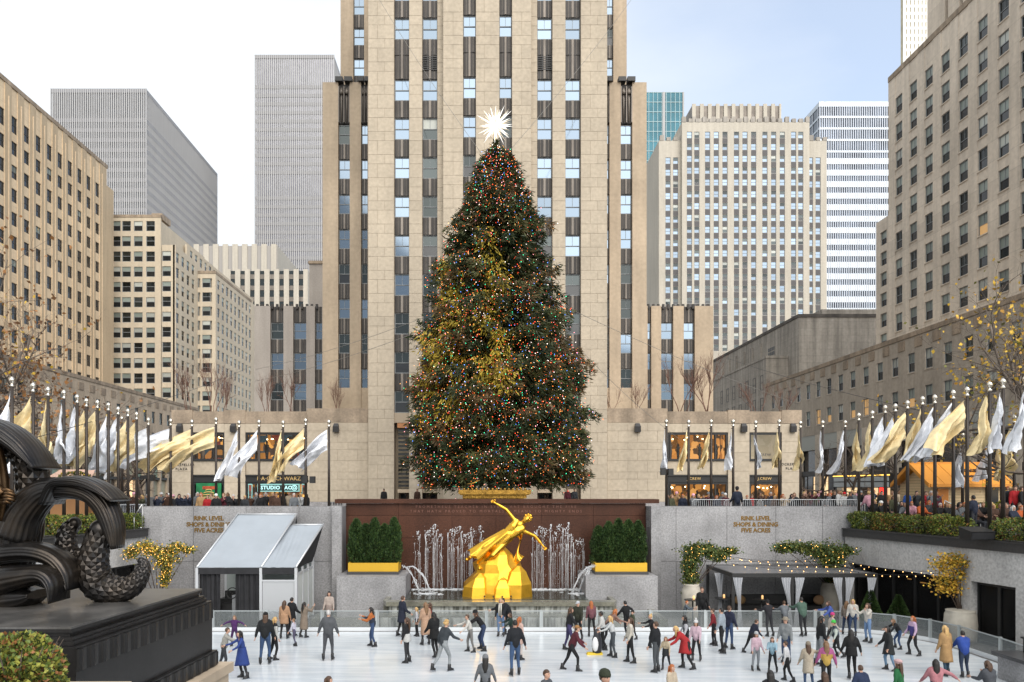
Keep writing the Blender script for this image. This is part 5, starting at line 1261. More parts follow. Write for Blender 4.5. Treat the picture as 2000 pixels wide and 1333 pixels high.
for i, (x, lab, me, s, D) in enumerate(((367, 'thin bare tree on the pavilion roof, leftmost before the pale stepped block', slim, 1.25, 72), (419, 'thin bare tree on the roof above the green poster', slim2, 1.3, 72), (440, 'wispy bare tree on the roof just right of the one above the green poster', slim, 1.1, 74), (519, 'thin bare tree on the roof at the left edge of the grey stone wing', slim2, .95, 72), (567, 'thin bare tree on the roof before the grey stone wing windows', slim, 1.05, 72), (660, 'small bare tree on the roof before the left tower shoulder', slim2, .8, 72),
        (1196, 'small bare tree on the roof beside the tower shaft at right', slim, .75, 72), (1243, 'small bare tree on the roof before the right tower shoulder', slim2, .75, 72), (1330, 'tall thin bare tree on the roof before the right stone wing', slim, 1.35, 72), (1380, 'tall thin bare tree on the roof at the edge of the right stone wing', slim2, 1.4, 72), (1480, 'thin bare tree on the roof before the sooty stone building', slim, 1.0, 76), (1528, 'wispy bare tree on the roof before the brown street wing', slim2, .9, 78))):
    plant_tree('bare_tree', lab, (PX(x, D), D, 13.0), me, None, i*1.7, s, 'bare trees on the pavilion roofs')
for i, (x, D, lab, me, s) in enumerate(((282, 66, 'dark bare street tree with a forked trunk left of the plaza lettering', T1, .95), (228, 70, 'bare street tree behind the left row of flags', T2, .95), (165, 60, 'bare street tree over the shell of the bronze sculpture', T3, .85), (1592, 72, 'bare street tree beside the outer corner of the clothes shop', T2, .95), (1660, 70, 'bare street tree in front of the marquee', T1, .9), (1750, 66, 'bare street tree between marquee and orange kiosk', T3, .85), (1835, 62, 'bare street tree behind the orange kiosk', T2, .9))):
    plant_tree('bare_tree', lab, (PX(x, D), D, ZP), me, None, 2.1*i, s, 'bare street trees')
big = proto(9, bark_grey, 10, 4, .62, .16, nch=5, curl=.2)
Lo = tip_leaves('foliage', big[2], 1500, .17, [lf_or, lf_br, lf_ye], [4, 3, 1]); Ly = tip_leaves('foliage', big[2], 1200, .15, [lf_ye, leafmat('amber_leaf', (.42, .22, .03)), lf_og], [5, 2, 1])
plant_tree('sparse_tree', 'tree with sparse orange brown leaves reaching in from the left edge', (PX(-60, 42), 42, ZP), big, Lo, .4, 1.4)
plant_tree('yellow_tree', 'tree with thin yellow leaves reaching in from the right edge', (PX(2085, 34), 34, ZP), big, Ly, 2.6, 1.3)

# ---------------------------------------------------------------- clipped evergreens, hedges, bush
def blob_leaves(name, cen, rad, n, size, mats, wts, seed, shell=.55, box=.0, upb=.3, lumps=0):
    rr = np.random.default_rng(seed); u = rr.normal(size=(n, 3)); u /= np.linalg.norm(u, axis=1, keepdims=True)
    if box: p = 2.0+box; u = u/(np.sum(np.abs(u)**p, 1, keepdims=True)**(1/p))
    f = 1-shell*rr.random(n)**2
    if lumps:
        lc = rr.normal(size=(lumps, 3)); lc /= np.linalg.norm(lc, axis=1, keepdims=True)
        dd = np.max(u@lc.T, axis=1); f *= .84+.22*np.clip((dd-.6)/.4, 0, 1)
    c = np.asarray(cen)+u*np.asarray(rad)*f[:, None]; d = u+rr.normal(0, .7, (n, 3))+np.array([0, 0, upb]); d /= np.linalg.norm(d, axis=1, keepdims=True)
    return leaf_mesh(name, c, d, size*.45*rr.uniform(.6, 1.2, n), size*rr.uniform(.6, 1.3, n), mats, rr.choice(len(mats), n, p=np.array(wts)/sum(wts)), rr)
ev = [leafmat('arborvitae_dark', (.018, .040, .012)), leafmat('arborvitae_mid', (.034, .066, .017)), leafmat('arborvitae_tip', (.06, .095, .024))]
evm = []
for k in range(3):
    rr = np.random.default_rng(70+k); n = 5200; t = rr.random(n)**.8; a = rr.random(n)*6.283
    prof_e = np.interp(t, [0, .1, .5, .8, .95, 1], [.30, .36, .37, .27, .12, .02])*(1+.14*np.sin(a*3+t*15+k)+.1*np.sin(a*7-t*22))
    rad = prof_e*(1-.5*rr.random(n)**2.5); c = np.stack([np.cos(a)*rad, np.sin(a)*rad, t*2.12], 1)
    d = np.stack([np.cos(a)*.5, np.sin(a)*.5, rr.uniform(.3, 1.6, n)], 1)+rr.normal(0, .25, (n, 3)); d /= np.linalg.norm(d, axis=1, keepdims=True)
    evm.append(leaf_mesh('foliage', c, d, .026*rr.uniform(.6, 1.3, n), .13*rr.uniform(.6, 1.3, n), ev, rr.choice(3, n, p=[.45, .4, .15]), rr))
stem = MB(); stem.tube([(0, 0, -.05), (0, 0, 1.7)], [.04, .01], 6); stem_me = stem.mesh('trunk', bark)
for sx, (a, e) in enumerate((PLANT0, PLANT1)):
    for k in range(5):
        x = a+.28+(e-a-.56)*k/4
        o = thing('evergreen', 'dark clipped evergreen, %s from the left in the %s gold planter' % (('first', 'second', 'third', 'fourth', 'last')[k], 'left' if not sx else 'right'), 'evergreen', (x, 38.9+R.uniform(-.1, .1), 2.46), 'evergreens in the %s planter' % ('left' if not sx else 'right'))
        o.rotation_euler = (0, 0, R.uniform(0, 6)); s = R.uniform(.80, 1.08); w_ = R.uniform(.9, 1.02); o.scale = (w_, w_, s)
        inst('foliage', evm[(k+sx) % 3], o, (0, 0, 0), local=True); inst('trunk', stem_me, o, (0, 0, 0), local=True)
bx = [leafmat('boxwood_green', (.095, .13, .026)), leafmat('boxwood_bright', (.19, .205, .034)), leafmat('boxwood_rust', (.27, .125, .036)), leafmat('boxwood_deep', (.04, .062, .018))]
bxm = [blob_leaves('foliage', (0, 0, .36), (.86, .55, .46), 3400, .085, bx, w, 80+i, .5, 1.2, .4, 9) for i, w in enumerate(([4, 3, .3, 3], [3, 2, 3, 2], [4, 2, 1, 3], [3, 4, .6, 2]))]
hl = {1: ['deep green clipped shrub on the right ledge beside the granite wall corner', 'rust tipped clipped shrub, second on the right ledge from the granite wall', 'green clipped shrub, third on the right ledge from the granite wall', 'bright clipped shrub, fourth on the right ledge from the granite wall', 'rusty clipped shrub in the middle of the right ledge', 'green clipped shrub just left of the black loudspeaker on the right ledge', 'clipped shrub just right of the black loudspeaker on the right ledge', 'bright clipped shrub at the right end of the ledge'],
      -1: ['green clipped shrub on the left ledge beside the granite wall corner', 'clipped shrub on the left ledge, second from the granite wall', 'bright clipped shrub on the left ledge seen through the bronze arch', 'clipped shrub on the left ledge behind the bronze tail']}
cnt = {1: 0, -1: 0}
for sd, O, U, l in HEDGES:
    n = int(l/1.6); ks = range(n)
    A_ = Vector(O); B_ = A_+Vector((U[0], U[1]))*l
    if (B_.y > A_.y): A_, B_ = B_, A_
    for k in range(n):
        p = A_.lerp(B_, (k+.5)/n); i = cnt[sd]; cnt[sd] += 1
        if sd > 0 and abs(p.y-31.2) < .5: continue
        lab = hl[sd][i] if i < len(hl[sd]) else None
        if lab is None: continue
        o = thing('clipped_shrub', lab, 'shrub', (p.x+sd*.55, p.y, 4.28), 'clipped shrubs on the %s ledge' % ('right' if sd > 0 else 'left'), math.atan2(U[1], U[0]))
        o.scale = (R.uniform(1.1, 1.22), 1, R.uniform(.92, 1.05)); inst('foliage', bxm[[0, 1, 2, 3, 1, 2, 0, 3][i % 8]], o, (0, 0, 0), local=True); inst('stem', stem_me, o, (0, 0, 0), local=True, sc=(1, 1, .25))
# leafy bush at bottom left
bu = thing('leafy_bush', 'leafy green and russet bush in the bottom left corner before the bronze plinth', 'bush', (PX(30, 7.6), 7.6, ZP))
lm_ = blob_leaves('foliage', (PX(30, 7.6), 7.6, 4.40), (.44, .5, .54), 9000, .050, [bx[0], leafmat('bush_lime', (.26, .26, .05)), leafmat('bush_russet', (.20, .085, .03)), bx[3]], [4, 4, 1.6, 2], 91, .75, -.1, .5, 10)
link('foliage', lm_, bu)
b = MB()
for k in range(14): a = 2*math.pi*k/14; b.tube([(PX(30, 7.6), 7.6, ZP), (PX(30, 7.6)+.25*math.cos(a), 7.6+.25*math.sin(a), 4.55), (PX(30, 7.6)+.42*math.cos(a), 7.6+.42*math.sin(a), 4.85)], [.015, .01, .004], 4)
b.build('stem', bark, bu)

# ---------------------------------------------------------------- lit vines on pots, yellow tree, cone shrubs
fairy = emat('fairy_light', (1, .50, .12), 3.0)
def vine(label, x, D, ztop, pts, rads, mats, n, nl, seed, zb=1.35, wts=(4, 2.4, 1.4)):
    o = thing('vine', label, 'vine', (PX(x, D), D, zb)); rr = np.random.default_rng(seed); cs = []; nn = n//len(pts)
    for (px, py), r_ in zip(pts, rads):
        c = P(px, py, D-.1); q = rr.normal(0, .5, (nn, 3))*np.array(r_); cs.append(q+np.array(c))
    c = np.concatenate(cs); d = rr.normal(size=(len(c), 3)); d[:, 2] -= .4; d /= np.linalg.norm(d, axis=1, keepdims=True); m = len(c)
    link('foliage', leaf_mesh('foliage', c, d, .045*rr.uniform(.6, 1.2, m), .11*rr.uniform(.7, 1.4, m), mats, rr.choice(len(mats), m, p=np.array(wts)/sum(wts)), rr), o)
    b = MB(); p0 = Vector((PX(x, D), D, zb))
    for (px, py) in pts: b.tube([p0, p0.lerp(P(px, py, D), .5)+Vector((.04, 0, .1)), P(px, py, D)], [.03, .02, .006], 5)
    b.build('stem', bark, o)
    if nl:
        sel = c[rr.integers(0, m, nl)]+np.array([0, -.14, 0]); link('fairy_lights', bulbs('fairy_lights', sel, rr.uniform(.010, .018, nl), [fairy], np.zeros(nl, int)), o)['kind'] = 'stuff'
    return o
vg = [lf_gr, lf_og, ev[1]]
vine('green vine with amber lights climbing from the left pot over the pergola corner', 1350, 37.2, 3.2, [(1348, 1128), (1346, 1108), (1352, 1090), (1355, 1074), (1375, 1072), (1388, 1078), (1405, 1086), (1425, 1076)], [(.35, .3, .5), (.35, .3, .5), (.45, .35, .45), (.6, .4, .3), (.6, .4, .28), (.4, .3, .3), (.4, .3, .25), (.35, .2, .14)], vg, 6200, 70, 1)
vine('green vine with amber lights spreading along the granite above the right end of the pergola', 1622, 37.8, 3.2, [(1528, 1070), (1552, 1068), (1578, 1072), (1600, 1076), (1625, 1078), (1650, 1076), (1630, 1095), (1615, 1088), (1622, 1125), (1625, 1140)], [(.4, .3, .22), (.55, .3, .26), (.55, .3, .28), (.55, .3, .4), (.6, .35, .4), (.5, .3, .25), (.5, .3, .5), (.4, .3, .4), (.3, .25, .4), (.3, .25, .25)], vg, 7600, 80, 2)
vine('yellowing vine with a dense net of amber lights at the left wall corner', 308, 36.8, 3.2, [(258, 1080), (280, 1068), (300, 1076), (320, 1084), (345, 1070), (368, 1074), (318, 1095), (325, 1115), (322, 1130), (335, 1088)], [(.4, .3, .3), (.5, .3, .3), (.5, .3, .3), (.5, .3, .4), (.4, .3, .25), (.3, .2, .16), (.35, .3, .5), (.25, .2, .5), (.2, .2, .4), (.4, .3, .4)], [lf_og, lf_ye, lf_gr], 3600, 150, 3, .8)
vine('small tree with bright yellow leaves growing from the wide stone pot on the right', 1876, 31.9, 3.2, [(1840, 1100), (1855, 1092), (1872, 1096), (1890, 1100), (1905, 1092), (1920, 1104), (1848, 1120), (1862, 1125), (1838, 1140), (1858, 1150), (1890, 1120), (1935, 1128), (1955, 1128)], [(.5, .4, .3), (.5, .4, .3), (.5, .4, .3), (.5, .4, .35), (.5, .4, .28), (.45, .3, .3), (.5, .4, .5), (.5, .4, .5), (.4, .3, .4), (.4, .3, .25), (.35, .3, .5), (.15, .1, .2), (.3, .2, .14)], [lf_ye, leafmat('amber_leaf', (.42, .22, .03)), lf_og], 2600, 0, 4, 1.05)
for i, (x, yb, yt, D, lab) in enumerate(((1700, 1200, 1155, 35.0, 'taller cone shaped shrub by the restaurant glass on the right'), (1755, 1200, 1165, 34.6, 'wider cone shaped shrub by the restaurant glass on the right'))):
    o = thing('cone_shrub', lab, 'shrub', (PX(x, D), D, 0)); h = PZ(yt, D); rr = np.random.default_rng(30+i); n = 2600; t = rr.random(n)**1.2; a = rr.random(n)*6.28; rad = (1-t)*.52*(1-.4*rr.random(n)**2)+.02
    c = np.stack([PX(x, D)+np.cos(a)*rad, D+np.sin(a)*rad, .3+t*(h-.3)], 1); d = np.stack([np.cos(a), np.sin(a), rr.uniform(.2, 1.4, n)], 1); d /= np.linalg.norm(d, axis=1, keepdims=True)
    link('foliage', leaf_mesh('foliage', c, d, .035, .12, ev, rr.choice(3, n, p=[.3, .45, .25]), rr), o); b = MB(); b.tube([(PX(x, D), D, 0), (PX(x, D), D, h*.7)], [.06, .02], 6); b.build('trunk', bark, o)

# ---------------------------------------------------------------- strings of bulbs over the terrace
for i, (xa, ya, Da, xb, yb, Db, sag, lab) in enumerate(((1418, 1086, 38.5, 1636, 1084, 38.8, .28, 'string of warm bulbs slung along the granite above the pergola'), (1422, 1100, 36.5, 1700, 1108, 35, .22, 'string of warm bulbs slung low over the pergola roof'), (1630, 1088, 38, 1828, 1116, 32.5, .2, 'string of warm bulbs from the right vine to the yellow tree, upper of two'), (1640, 1112, 36, 1832, 1120, 32.3, .16, 'string of warm bulbs from the right vine to the yellow tree, lower of two'), (1440, 1090, 37, 1660, 1102, 36, .2, 'string of warm bulbs crossing the middle of the pergola roof'))):
    a, c = P(xa, ya, Da), P(xb, yb, Db); q = [a.lerp(c, t)-Vector((0, 0, 4*sag*t*(1-t))) for t in np.linspace(0, 1, 13)]
    o = thing('string_light', lab, 'string lights', a); b = MB(); b.tube(q, .008, 4); b.build('cable', f_black, o)
    for k in range(1, 24):
        t = k/24; p = a.lerp(c, t)-Vector((0, 0, 4*sag*t*(1-t)+.07))
        if 'bulbme' not in cache: bb_ = MB(); bb_.ell((0, 0, 0), (.017, .017, .024), 6, 5); cache['bulbme'] = bb_.mesh('bulb', emat('warm_bulb', (1, .55, .2), 2.0)); bb_ = MB(); bb_.lathe([(.016, 0), (.016, .05)], (0, 0, .03), 6); cache['sock'] = bb_.mesh('socket', f_black)
        if k % 2: o2 = inst('bulb', cache['bulbme'], o, p); inst('socket', cache['sock'], o2, (0, 0, 0), local=True)
# long cables from the tower to the tree
for i, (xa, ya, Da, xb, yb, Db, lab) in enumerate(((735, -10, 65, 940, 300, 52.2, 'thin steel cable from the tower top left down to the tree tip'), (1240, -10, 66, 995, 295, 52.2, 'thin steel cable from the upper right down to the tree tip'), (500, 722, 80, 830, 620, 52.5, 'thin steel cable from the left wing to the left side of the tree'), (497, 745, 80, 800, 655, 52.5, 'lower thin steel cable from the left wing to the tree'), (1105, 600, 52.5, 1560, 790, 66, 'thin steel cable from the right side of the tree to the shop roof'), (1140, 690, 52.5, 1330, 860, 60, 'thin steel cable dropping from the tree to the right pavilion'), (60, 858, 30, 490, 716, 80, 'thin black cable rising over the left flags'), (1420, 700, 70, 1999, 846, 30, 'thin black cable sagging over the right flags'))):
    a, c = P(xa, ya, Da), P(xb, yb, Db); b = MB(); b.tube([a.lerp(c, t)-Vector((0, 0, 1.2*t*(1-t))) for t in np.linspace(0, 1, 12)], .016, 4); tag(b.build('cable', f_black if i > 5 else mat('steel_cable', (.2, .19, .17), .5)), lab, 'cable')
# kiosks ----------------------------------------------------------------
ko = thing('ticket_kiosk', 'orange roofed ticket and information kiosk with cream walls behind the right row of flags', 'kiosk', (PX(1890, 43), 43, ZP))
orange = mat('orange_metal_roof', (.62, .25, .028), .45, var=.06); cream = mat('cream_boards', (.56, .42, .24), .7, var=.08, grain=.06, brick=(1.4, .16, (math.pi/2, 0, 0)))
D0 = 42.; xl, xr = PX(1812, D0), PX(1978, D0); ze, zr = PZ(948, D0)+.0, PZ(906, D0); D1 = D0+3.4
b = MB(); b.box(xl+.35, xr-.3, D0+.25, D1, ZP, ze+.1); b.build('wall', cream, ko)
b = MB(); b.add([(xl+.45, D0+.3, ze+.1), (xl+.45, D1, ze+.1), (xl+.45, (D0+D1)/2, zr-.15)], [(0, 1, 2)]); b.build('gable', cream, ko)
np_ = 6
for k in range(np_):
    for f in (0, 1):
        b = MB(); u0, u1 = xl+(xr-xl)*k/np_, xl+(xr-xl)*(k+1)/np_; ym = (D0+D1)/2; ya = D0-.25 if f == 0 else D1+.25
        b.hexa([(u0+.015, ya, ze), (u1-.015, ya, ze), (u1-.015, ym, zr), (u0+.015, ym, zr), (u0+.015, ya, ze+.07), (u1-.015, ya, ze+.07), (u1-.015, ym, zr+.07), (u0+.015, ym, zr+.07)]); b.build('roof_panel', orange, ko)
b = MB(); b.box(xl, xr, (D0+D1)/2-.08, (D0+D1)/2+.08, zr+.02, zr+.14)
for ya in (D0-.25, D1+.25): b.hexa([(xl-.1, ya, ze-.12), (xl, ya, ze-.12), (xl, (D0+D1)/2, zr-.12), (xl-.1, (D0+D1)/2, zr-.12), (xl-.1, ya, ze+.1), (xl, ya, ze+.1), (xl, (D0+D1)/2, zr+.1), (xl-.1, (D0+D1)/2, zr+.1)])
b.box(xl, xr, D0-.29, D0-.24, ze-.1, ze+.06); b.build('trim', orange, ko)
b = MB(); b.box(PX(1836, D0), PX(1857, D0), D0+.2, D0+.26, ZP, ze-.2); b.build('door', mat('orange_door', (.48, .17, .02), .5, var=.1), ko)
b = MB(); b.box(PX(1930, D0), PX(1955, D0), D0+.2, D0+.3, ZP+.9, ze-.15); b.build('window', p_dark, ko)
sl_ = math.atan2(zr-ze, (D1-D0)/2+.25); 
for ln, f, sz in (('TICKETS', .60, .42), ('& INFORMATION', .33, .26)):
    yy = D0-.25+((D1-D0)/2+.25)*f; zz = ze+(zr-ze)*f+.10; text('lettering', ln, (PX(1918, D0), yy, zz), sz, mat('dark_brown_letters', (.05, .02, .008), .6), ko, tilt=sl_, spacing=1.05, bold=.008)
kl = thing('market_kiosk', 'pinkish roofed timber kiosk with a green garland behind the bronze shell at left', 'kiosk', (PX(110, 44), 44, ZP)); D0 = 43.5; xl, xr = PX(78, D0), PX(172, D0)
b = MB(); b.box(xl+.2, xr-.2, D0+.2, D0+3, ZP, PZ(946, D0)); b.build('wall', mat('timber_wall', (.30, .15, .06), .7, var=.2), kl)
b = MB(); b.hexa([(xl, D0-.2, PZ(946, D0)), (xr, D0-.2, PZ(946, D0)), (xr-.3, D0+1.6, PZ(919, D0)), (xl+.3, D0+1.6, PZ(919, D0)), (xl, D0-.2, PZ(946, D0)+.08), (xr, D0-.2, PZ(946, D0)+.08), (xr-.3, D0+1.6, PZ(919, D0)+.08), (xl+.3, D0+1.6, PZ(919, D0)+.08)]); b.build('roof', mat('pink_roof', (.55, .36, .27), .6), kl)
gm_ = blob_leaves('garland', (PX(150, D0), D0-.2, PZ(934, D0)), (.9, .2, .35), 700, .12, [lf_gr, lf_og, lf_ye], [3, 2, 1], 12); link('garland', gm_, kl)
# crowd barriers
bar = MB()
bar.tube([(-1, 0, .15), (-1, 0, 1.0), (-.9, 0, 1.1), (.9, 0, 1.1), (1, 0, 1.0), (1, 0, .15)], .022, 5); bar.tube([(-1, 0, .18), (1, 0, .18)], .018, 5)
for k in range(17): bar.tube([(-.9+.1125*k, 0, .18), (-.9+.1125*k, 0, 1.1)], .009, 4)
for x in (-.75, .75): bar.tube([(x, -.3, .02), (x, 0, .18), (x, .3, .02)], .02, 5)
bar_me = bar.mesh('crowd_barrier', mat('galvanised_steel', (.42, .43, .44), .4, .7))
for i, x in enumerate((1388, 1452, 1516, 1580, 1642)):
    o = inst('crowd_barrier', bar_me, None, (PX(x, 41.2), 41.2, ZP+.28), R.uniform(-.05, .05)); tag(o, 'grey steel crowd barrier %s, right side' % ('before the wide amber shop window', 'before the bare pier', 'before the narrow shop window', 'at the outer shop corner', 'beside the pink coated woman')[i], 'barrier', 'crowd barriers')
for i, (x, D) in enumerate(((250, 42), (262, 41), (1715, 43.2), (1790, 42.0))):
    o = inst('crowd_barrier', bar_me, None, (PX(x, D), D, ZP), (.3, 1.2, -.5, -1.0)[i]); tag(o, ('grey steel barrier left of the granite wall top', 'grey steel barrier turned sideways left of the granite wall', 'grey steel barrier behind the people on the right steps', 'grey steel barrier near the kiosk door')[i], 'barrier', 'crowd barriers')
# handrails on the right steps
for i, (xa, ya, xb, yb, D) in enumerate(((1681, 982, 1722, 1004, 41.8), (1765, 983, 1795, 1000, 39.6), (1845, 978, 1884, 998, 36.6), (278, 985, 262, 1010, 37))):
    b = MB(); b.tube([P(xa, ya, D), P(xb, yb, D)], .03, 6); 
    for x, y in ((xa, ya), (xb, yb)): p = P(x, y, D); b.tube([p, (p.x, p.y, ZP)], .02, 5)
    tag(b.build('handrail', mat('polished_rail', (.42, .42, .41), .3, .9)), ('sloping steel handrail near the granite wall end on the right', 'sloping steel handrail in the middle of the right steps', 'sloping steel handrail before the orange kiosk', 'sloping steel handrail at the left end of the granite wall')[i], 'handrail')
# steps where the crowd sits
b = MB()
for k in range(3): b.hexa([(20.9+k*.5, 38.5, ZP+.005), (30, 38.5, ZP+.005), (30, 24, ZP+.005), (23.6+k*.5, 24, ZP+.005), (20.9+k*.5, 38.5, ZP+.22*(k+1)), (30, 38.5, ZP+.22*(k+1)), (30, 24, ZP+.22*(k+1)), (23.6+k*.5, 24, ZP+.22*(k+1))]) if k == 0 else None
structure(b.build('steps', granite))
# big black loudspeaker wedge on the right ledge and small ones on poles
o = thing('loudspeaker', 'black wedge loudspeaker lying among the shrubs on the right ledge', 'loudspeaker', (PX(1905, 31), 31, 4.27)); X = PX(1905, 30.6)
b = MB(); b.hexa([(X-.45, 30.2, 4.28), (X+.5, 30.2, 4.28), (X+.5, 30.9, 4.28), (X-.45, 30.9, 4.28), (X-.55, 30.0, 4.62), (X+.42, 30.0, 4.62), (X+.42, 30.8, 4.78), (X-.55, 30.8, 4.78)]); b.build('cabinet', f_black, o)
b = MB(); b.quad((X-.42, 30.17, 4.32), (X+.45, 30.17, 4.32), (X+.38, 30.0, 4.58), (X-.5, 30.0, 4.58)); b.build('grille', mat('dark_grille', (.03, .03, .032), .7), o)
for i, (x, y, D, lab) in enumerate(((1299, 925, 43.0, 'black loudspeaker pair on the pole at the left corner of the clothes shop'), (604, 940, 43.0, 'small black loudspeaker on the pole at the right end of the toy shop'))):
    p = P(x, y, D); b = MB(); b.box(p.x-.3, p.x-.04, D-.35, D-.1, p.z-.1, p.z+.3); b.box(p.x+.1, p.x+.38, D-.4, D-.12, p.z-.12, p.z+.26); b.tube([(p.x-.2, D-.2, p.z), (p.x+.2, D-.2, p.z)], .03, 5); tag(b.build('loudspeaker', f_black), lab, 'loudspeaker')
# street sign and lamp mast behind the left flags
o = thing('street_sign', 'small green street sign on a dark post behind the left flags', 'sign', (PX(180, 58), 58, ZP)); b = MB(); b.tube([(PX(172, 58), 58, ZP), (PX(172, 58), 58, PZ(915, 58))], .05, 6); b.build('post', f_black, o)
b = MB(); b.box(PX(173, 58), PX(190, 58), 57.9, 57.95, PZ(923, 58), PZ(917, 58)); b.build('plate', mat('sign_green', (.02, .22, .12), .5), o)
o = thing('camera_mast', 'dark mast with black camera boxes left of the plaza lettering', 'mast', (PX(288, 50), 50, ZP)); X = PX(288, 50)
b = MB(); b.tube([(X, 50, ZP), (X, 50, PZ(930, 50))], .12, 8); b.build('pole', f_black, o); b = MB(); b.box(X-.35, X+.2, 49.7, 50.2, PZ(936, 50), PZ(929, 50)); b.box(X+.25, X+.5, 49.7, 50.1, PZ(940, 50), PZ(928, 50)); b.build('camera_box', f_black, o)
# ---------------------------------------------------------------- bronze fountain sculpture on its plinth, lower left
bronze = mat('dark_patinated_bronze', (.030, .028, .027), .30, .75, var=.3, vs=3, two=((.045, .037, .030), 2.2), bump=.08, bs=30)
bronze_b = mat('brown_bronze', (.10, .058, .028), .38, .85, var=.35, vs=4, bump=.12, bs=25)
plinth_m = mat('dark_bronze_plinth', (.017, .016, .0155), .32, .2, var=.35, vs=1.3, grain=.2, gs=18, streak=.25, spec=.35)
pb = thing('sculpture_plinth', 'large dark stepped plinth with fluted bands carrying the bronze sculpture at lower left', 'plinth', (-8, 11.5, 0))
def tier(b, o0, z0, z1, mi=0):
    nx, fx = -5.20+o0, -4.86+o0; b.hexa([(-13, 9.8-o0, z0), (nx, 9.8-o0, z0), (fx, 13.5+o0, z0), (-13, 13.5+o0, z0), (-13, 9.8-o0, z1), (nx, 9.8-o0, z1), (fx, 13.5+o0, z1), (-13, 13.5+o0, z1)], mi)
b = MB(); tier(b, .0, 4.575, 4.602); b.build('top_slab', mat('sky_sheen_plinth_top', (.085, .08, .074), .30, .0, var=.3, vs=1.6, two=((.05, .048, .045), 2.5), grain=.15, gs=25, spec=.7), pb)  # lighter base colour paints the sky's grazing sheen onto the top
b = MB(); tier(b, 0, 4.53, 4.574); tier(b, -.04, 4.475, 4.528); tier(b, .03, 4.43, 4.474); tier(b, .06, 4.375, 4.428); b.build('top_moulding', plinth_m, pb)
b = MB(); tier(b, .13, 3.49, 4.37); b.build('body', plinth_m, pb)
b = MB(); tier(b, .20, 3.22, 3.488); b.build('lower_body', plinth_m, pb)
def flutes(o0, z0, z1, n, nm):
    me = None
    a = Vector((-5.20+o0, 9.8-o0, 0)); c = Vector((-4.86+o0, 13.5+o0, 0)); d = c-a; l = d.length; U = d/l; w = l/n; ang = math.atan2(U.y, U.x)
    b = MB()
    pts = [(0, 0), (w*.08, -.022), (w*.3, -.030), (w*.5, -.012), (w*.8, -.004), (w*.97, -.016), (w*.99, 0)]
    b.add([(x, y, 0) for x, y in pts]+[(x, y, z1-z0) for x, y in pts], [(i, i+1, i+1+len(pts), i+len(pts)) for i in range(len(pts)-1)]+[tuple(range(len(pts), 2*len(pts)))])
    me = b.mesh(nm, plinth_m)
    for k in range(n): inst(nm, me, pb, a+U*(w*k)+Vector((U.y*.004, -U.x*.004, z0)), ang)
flutes(.13, 4.06, 4.34, 15, 'flute'); flutes(.20, 3.24, 3.46, 15, 'flute')
a0 = (-5.07, 9.67)
sb = thing('plinth_base', 'tan stone base wall under the dark plinth, dropping to the ice at lower left', 'wall', (-8, 11.5, 0))
b = MB(); b.hexa([(-13, 9.3, 3.05), (-4.83, 9.3, 3.05), (-4.45, 13.95, 3.05), (-13, 13.95, 3.05), (-13, 9.3, 3.215), (-4.83, 9.3, 3.215), (-4.45, 13.95, 3.215), (-13, 13.95, 3.215)]); b.build('cap', tan_side, sb)
for k in range(9):
    b = MB(); z0, z1 = .34*k, .34*(k+1)-.015; b.hexa([(-13, 9.4, z0), (-4.9, 9.4, z0), (-4.52, 13.88, z0), (-13, 13.88, z0), (-13, 9.4, z1), (-4.9, 9.4, z1), (-4.52, 13.88, z1), (-13, 13.88, z1)]); b.build('stone_course', tan_side, sb)
bp_ = thing('bush_planter', 'stone planter below the leafy bush in the bottom left corner', 'planter', (-4.6, 7.6, 0)); b = MB(); b.box(-6.5, -3.75, 6.9, 8.3, 0, 4.29); b.build('body', tan_side, bp_)
sc = thing('bronze_sculpture', 'dark bronze sea creature sculpture with ribbed shells and a curling scaled tail', 'sculpture', (PX(100, 12), 12, 4.6))
def V(x, y, D=12.0): return P(x, y, D)
def smooth_path(px, n):
    """Catmull-Rom through (x, y, half width) control points"""
    q = [np.array(p, float) for p in px]; q = [2*q[0]-q[1]]+q+[2*q[-1]-q[-2]]; out = []
    m = len(q)-3
    for i in range(n):
        t = i/(n-1)*m; k = min(int(t), m-1); f = t-k; a, b_, c, d = q[k:k+4]
        out.append(.5*((2*b_)+(c-a)*f+(2*a-5*b_+4*c-d)*f*f+(3*b_-a-3*c+d)*f**3))
    return out
def ribband(px, depth, ribs, D=12.0, n=30, m=64, amp=.07, dp=None):
    pts = smooth_path(px, n); b = MB(); rings = []; s = D/FOC
    for i, p in enumerate(pts):
        a, c = pts[max(i-1, 0)], pts[min(i+1, n-1)]; t = np.array([c[0]-a[0], c[1]-a[1]]); t /= np.linalg.norm(t)+1e-9; nx, ny = -t[1], t[0]
        ring = []; t_ = i/(n-1); dd = depth*(dp(t_) if dp else 1)
        for j in range(m):
            w = 2*math.pi*j/m; rr = 1+amp*(abs(math.cos(ribs*w/2))-.5)
            k = p[2]*math.cos(w)*rr; ring.append((PX(p[0]+nx*k, D), D+dd*math.sin(w)*rr, PZ(p[1]+ny*k, D)))
        rings.append(ring)
    b.loft(rings); return b
ribband([(30, 1050, 40), (50, 1000, 34), (88, 962, 27), (130, 955, 20), (175, 962, 20), (205, 988, 22), (222, 1030, 20), (230, 1072, 8)], .34, 22, n=40, m=88, amp=.06, dp=lambda t: 1-.45*t).build('ribbed_shell', bronze, sc)
ribband([(100, 985, 3), (120, 946, 9), (165, 942, 11), (205, 956, 9), (236, 978, 2)], .36, 18, D=11.9, n=26, m=72, amp=.12).build('shell_lip', bronze, sc)
ribband([(-60, 885, 30), (-30, 850, 32), (10, 848, 24), (45, 868, 20), (72, 893, 14), (94, 916, 2)], .42, 26, n=34, m=96, amp=.06).build('ribbed_shell', bronze, sc)
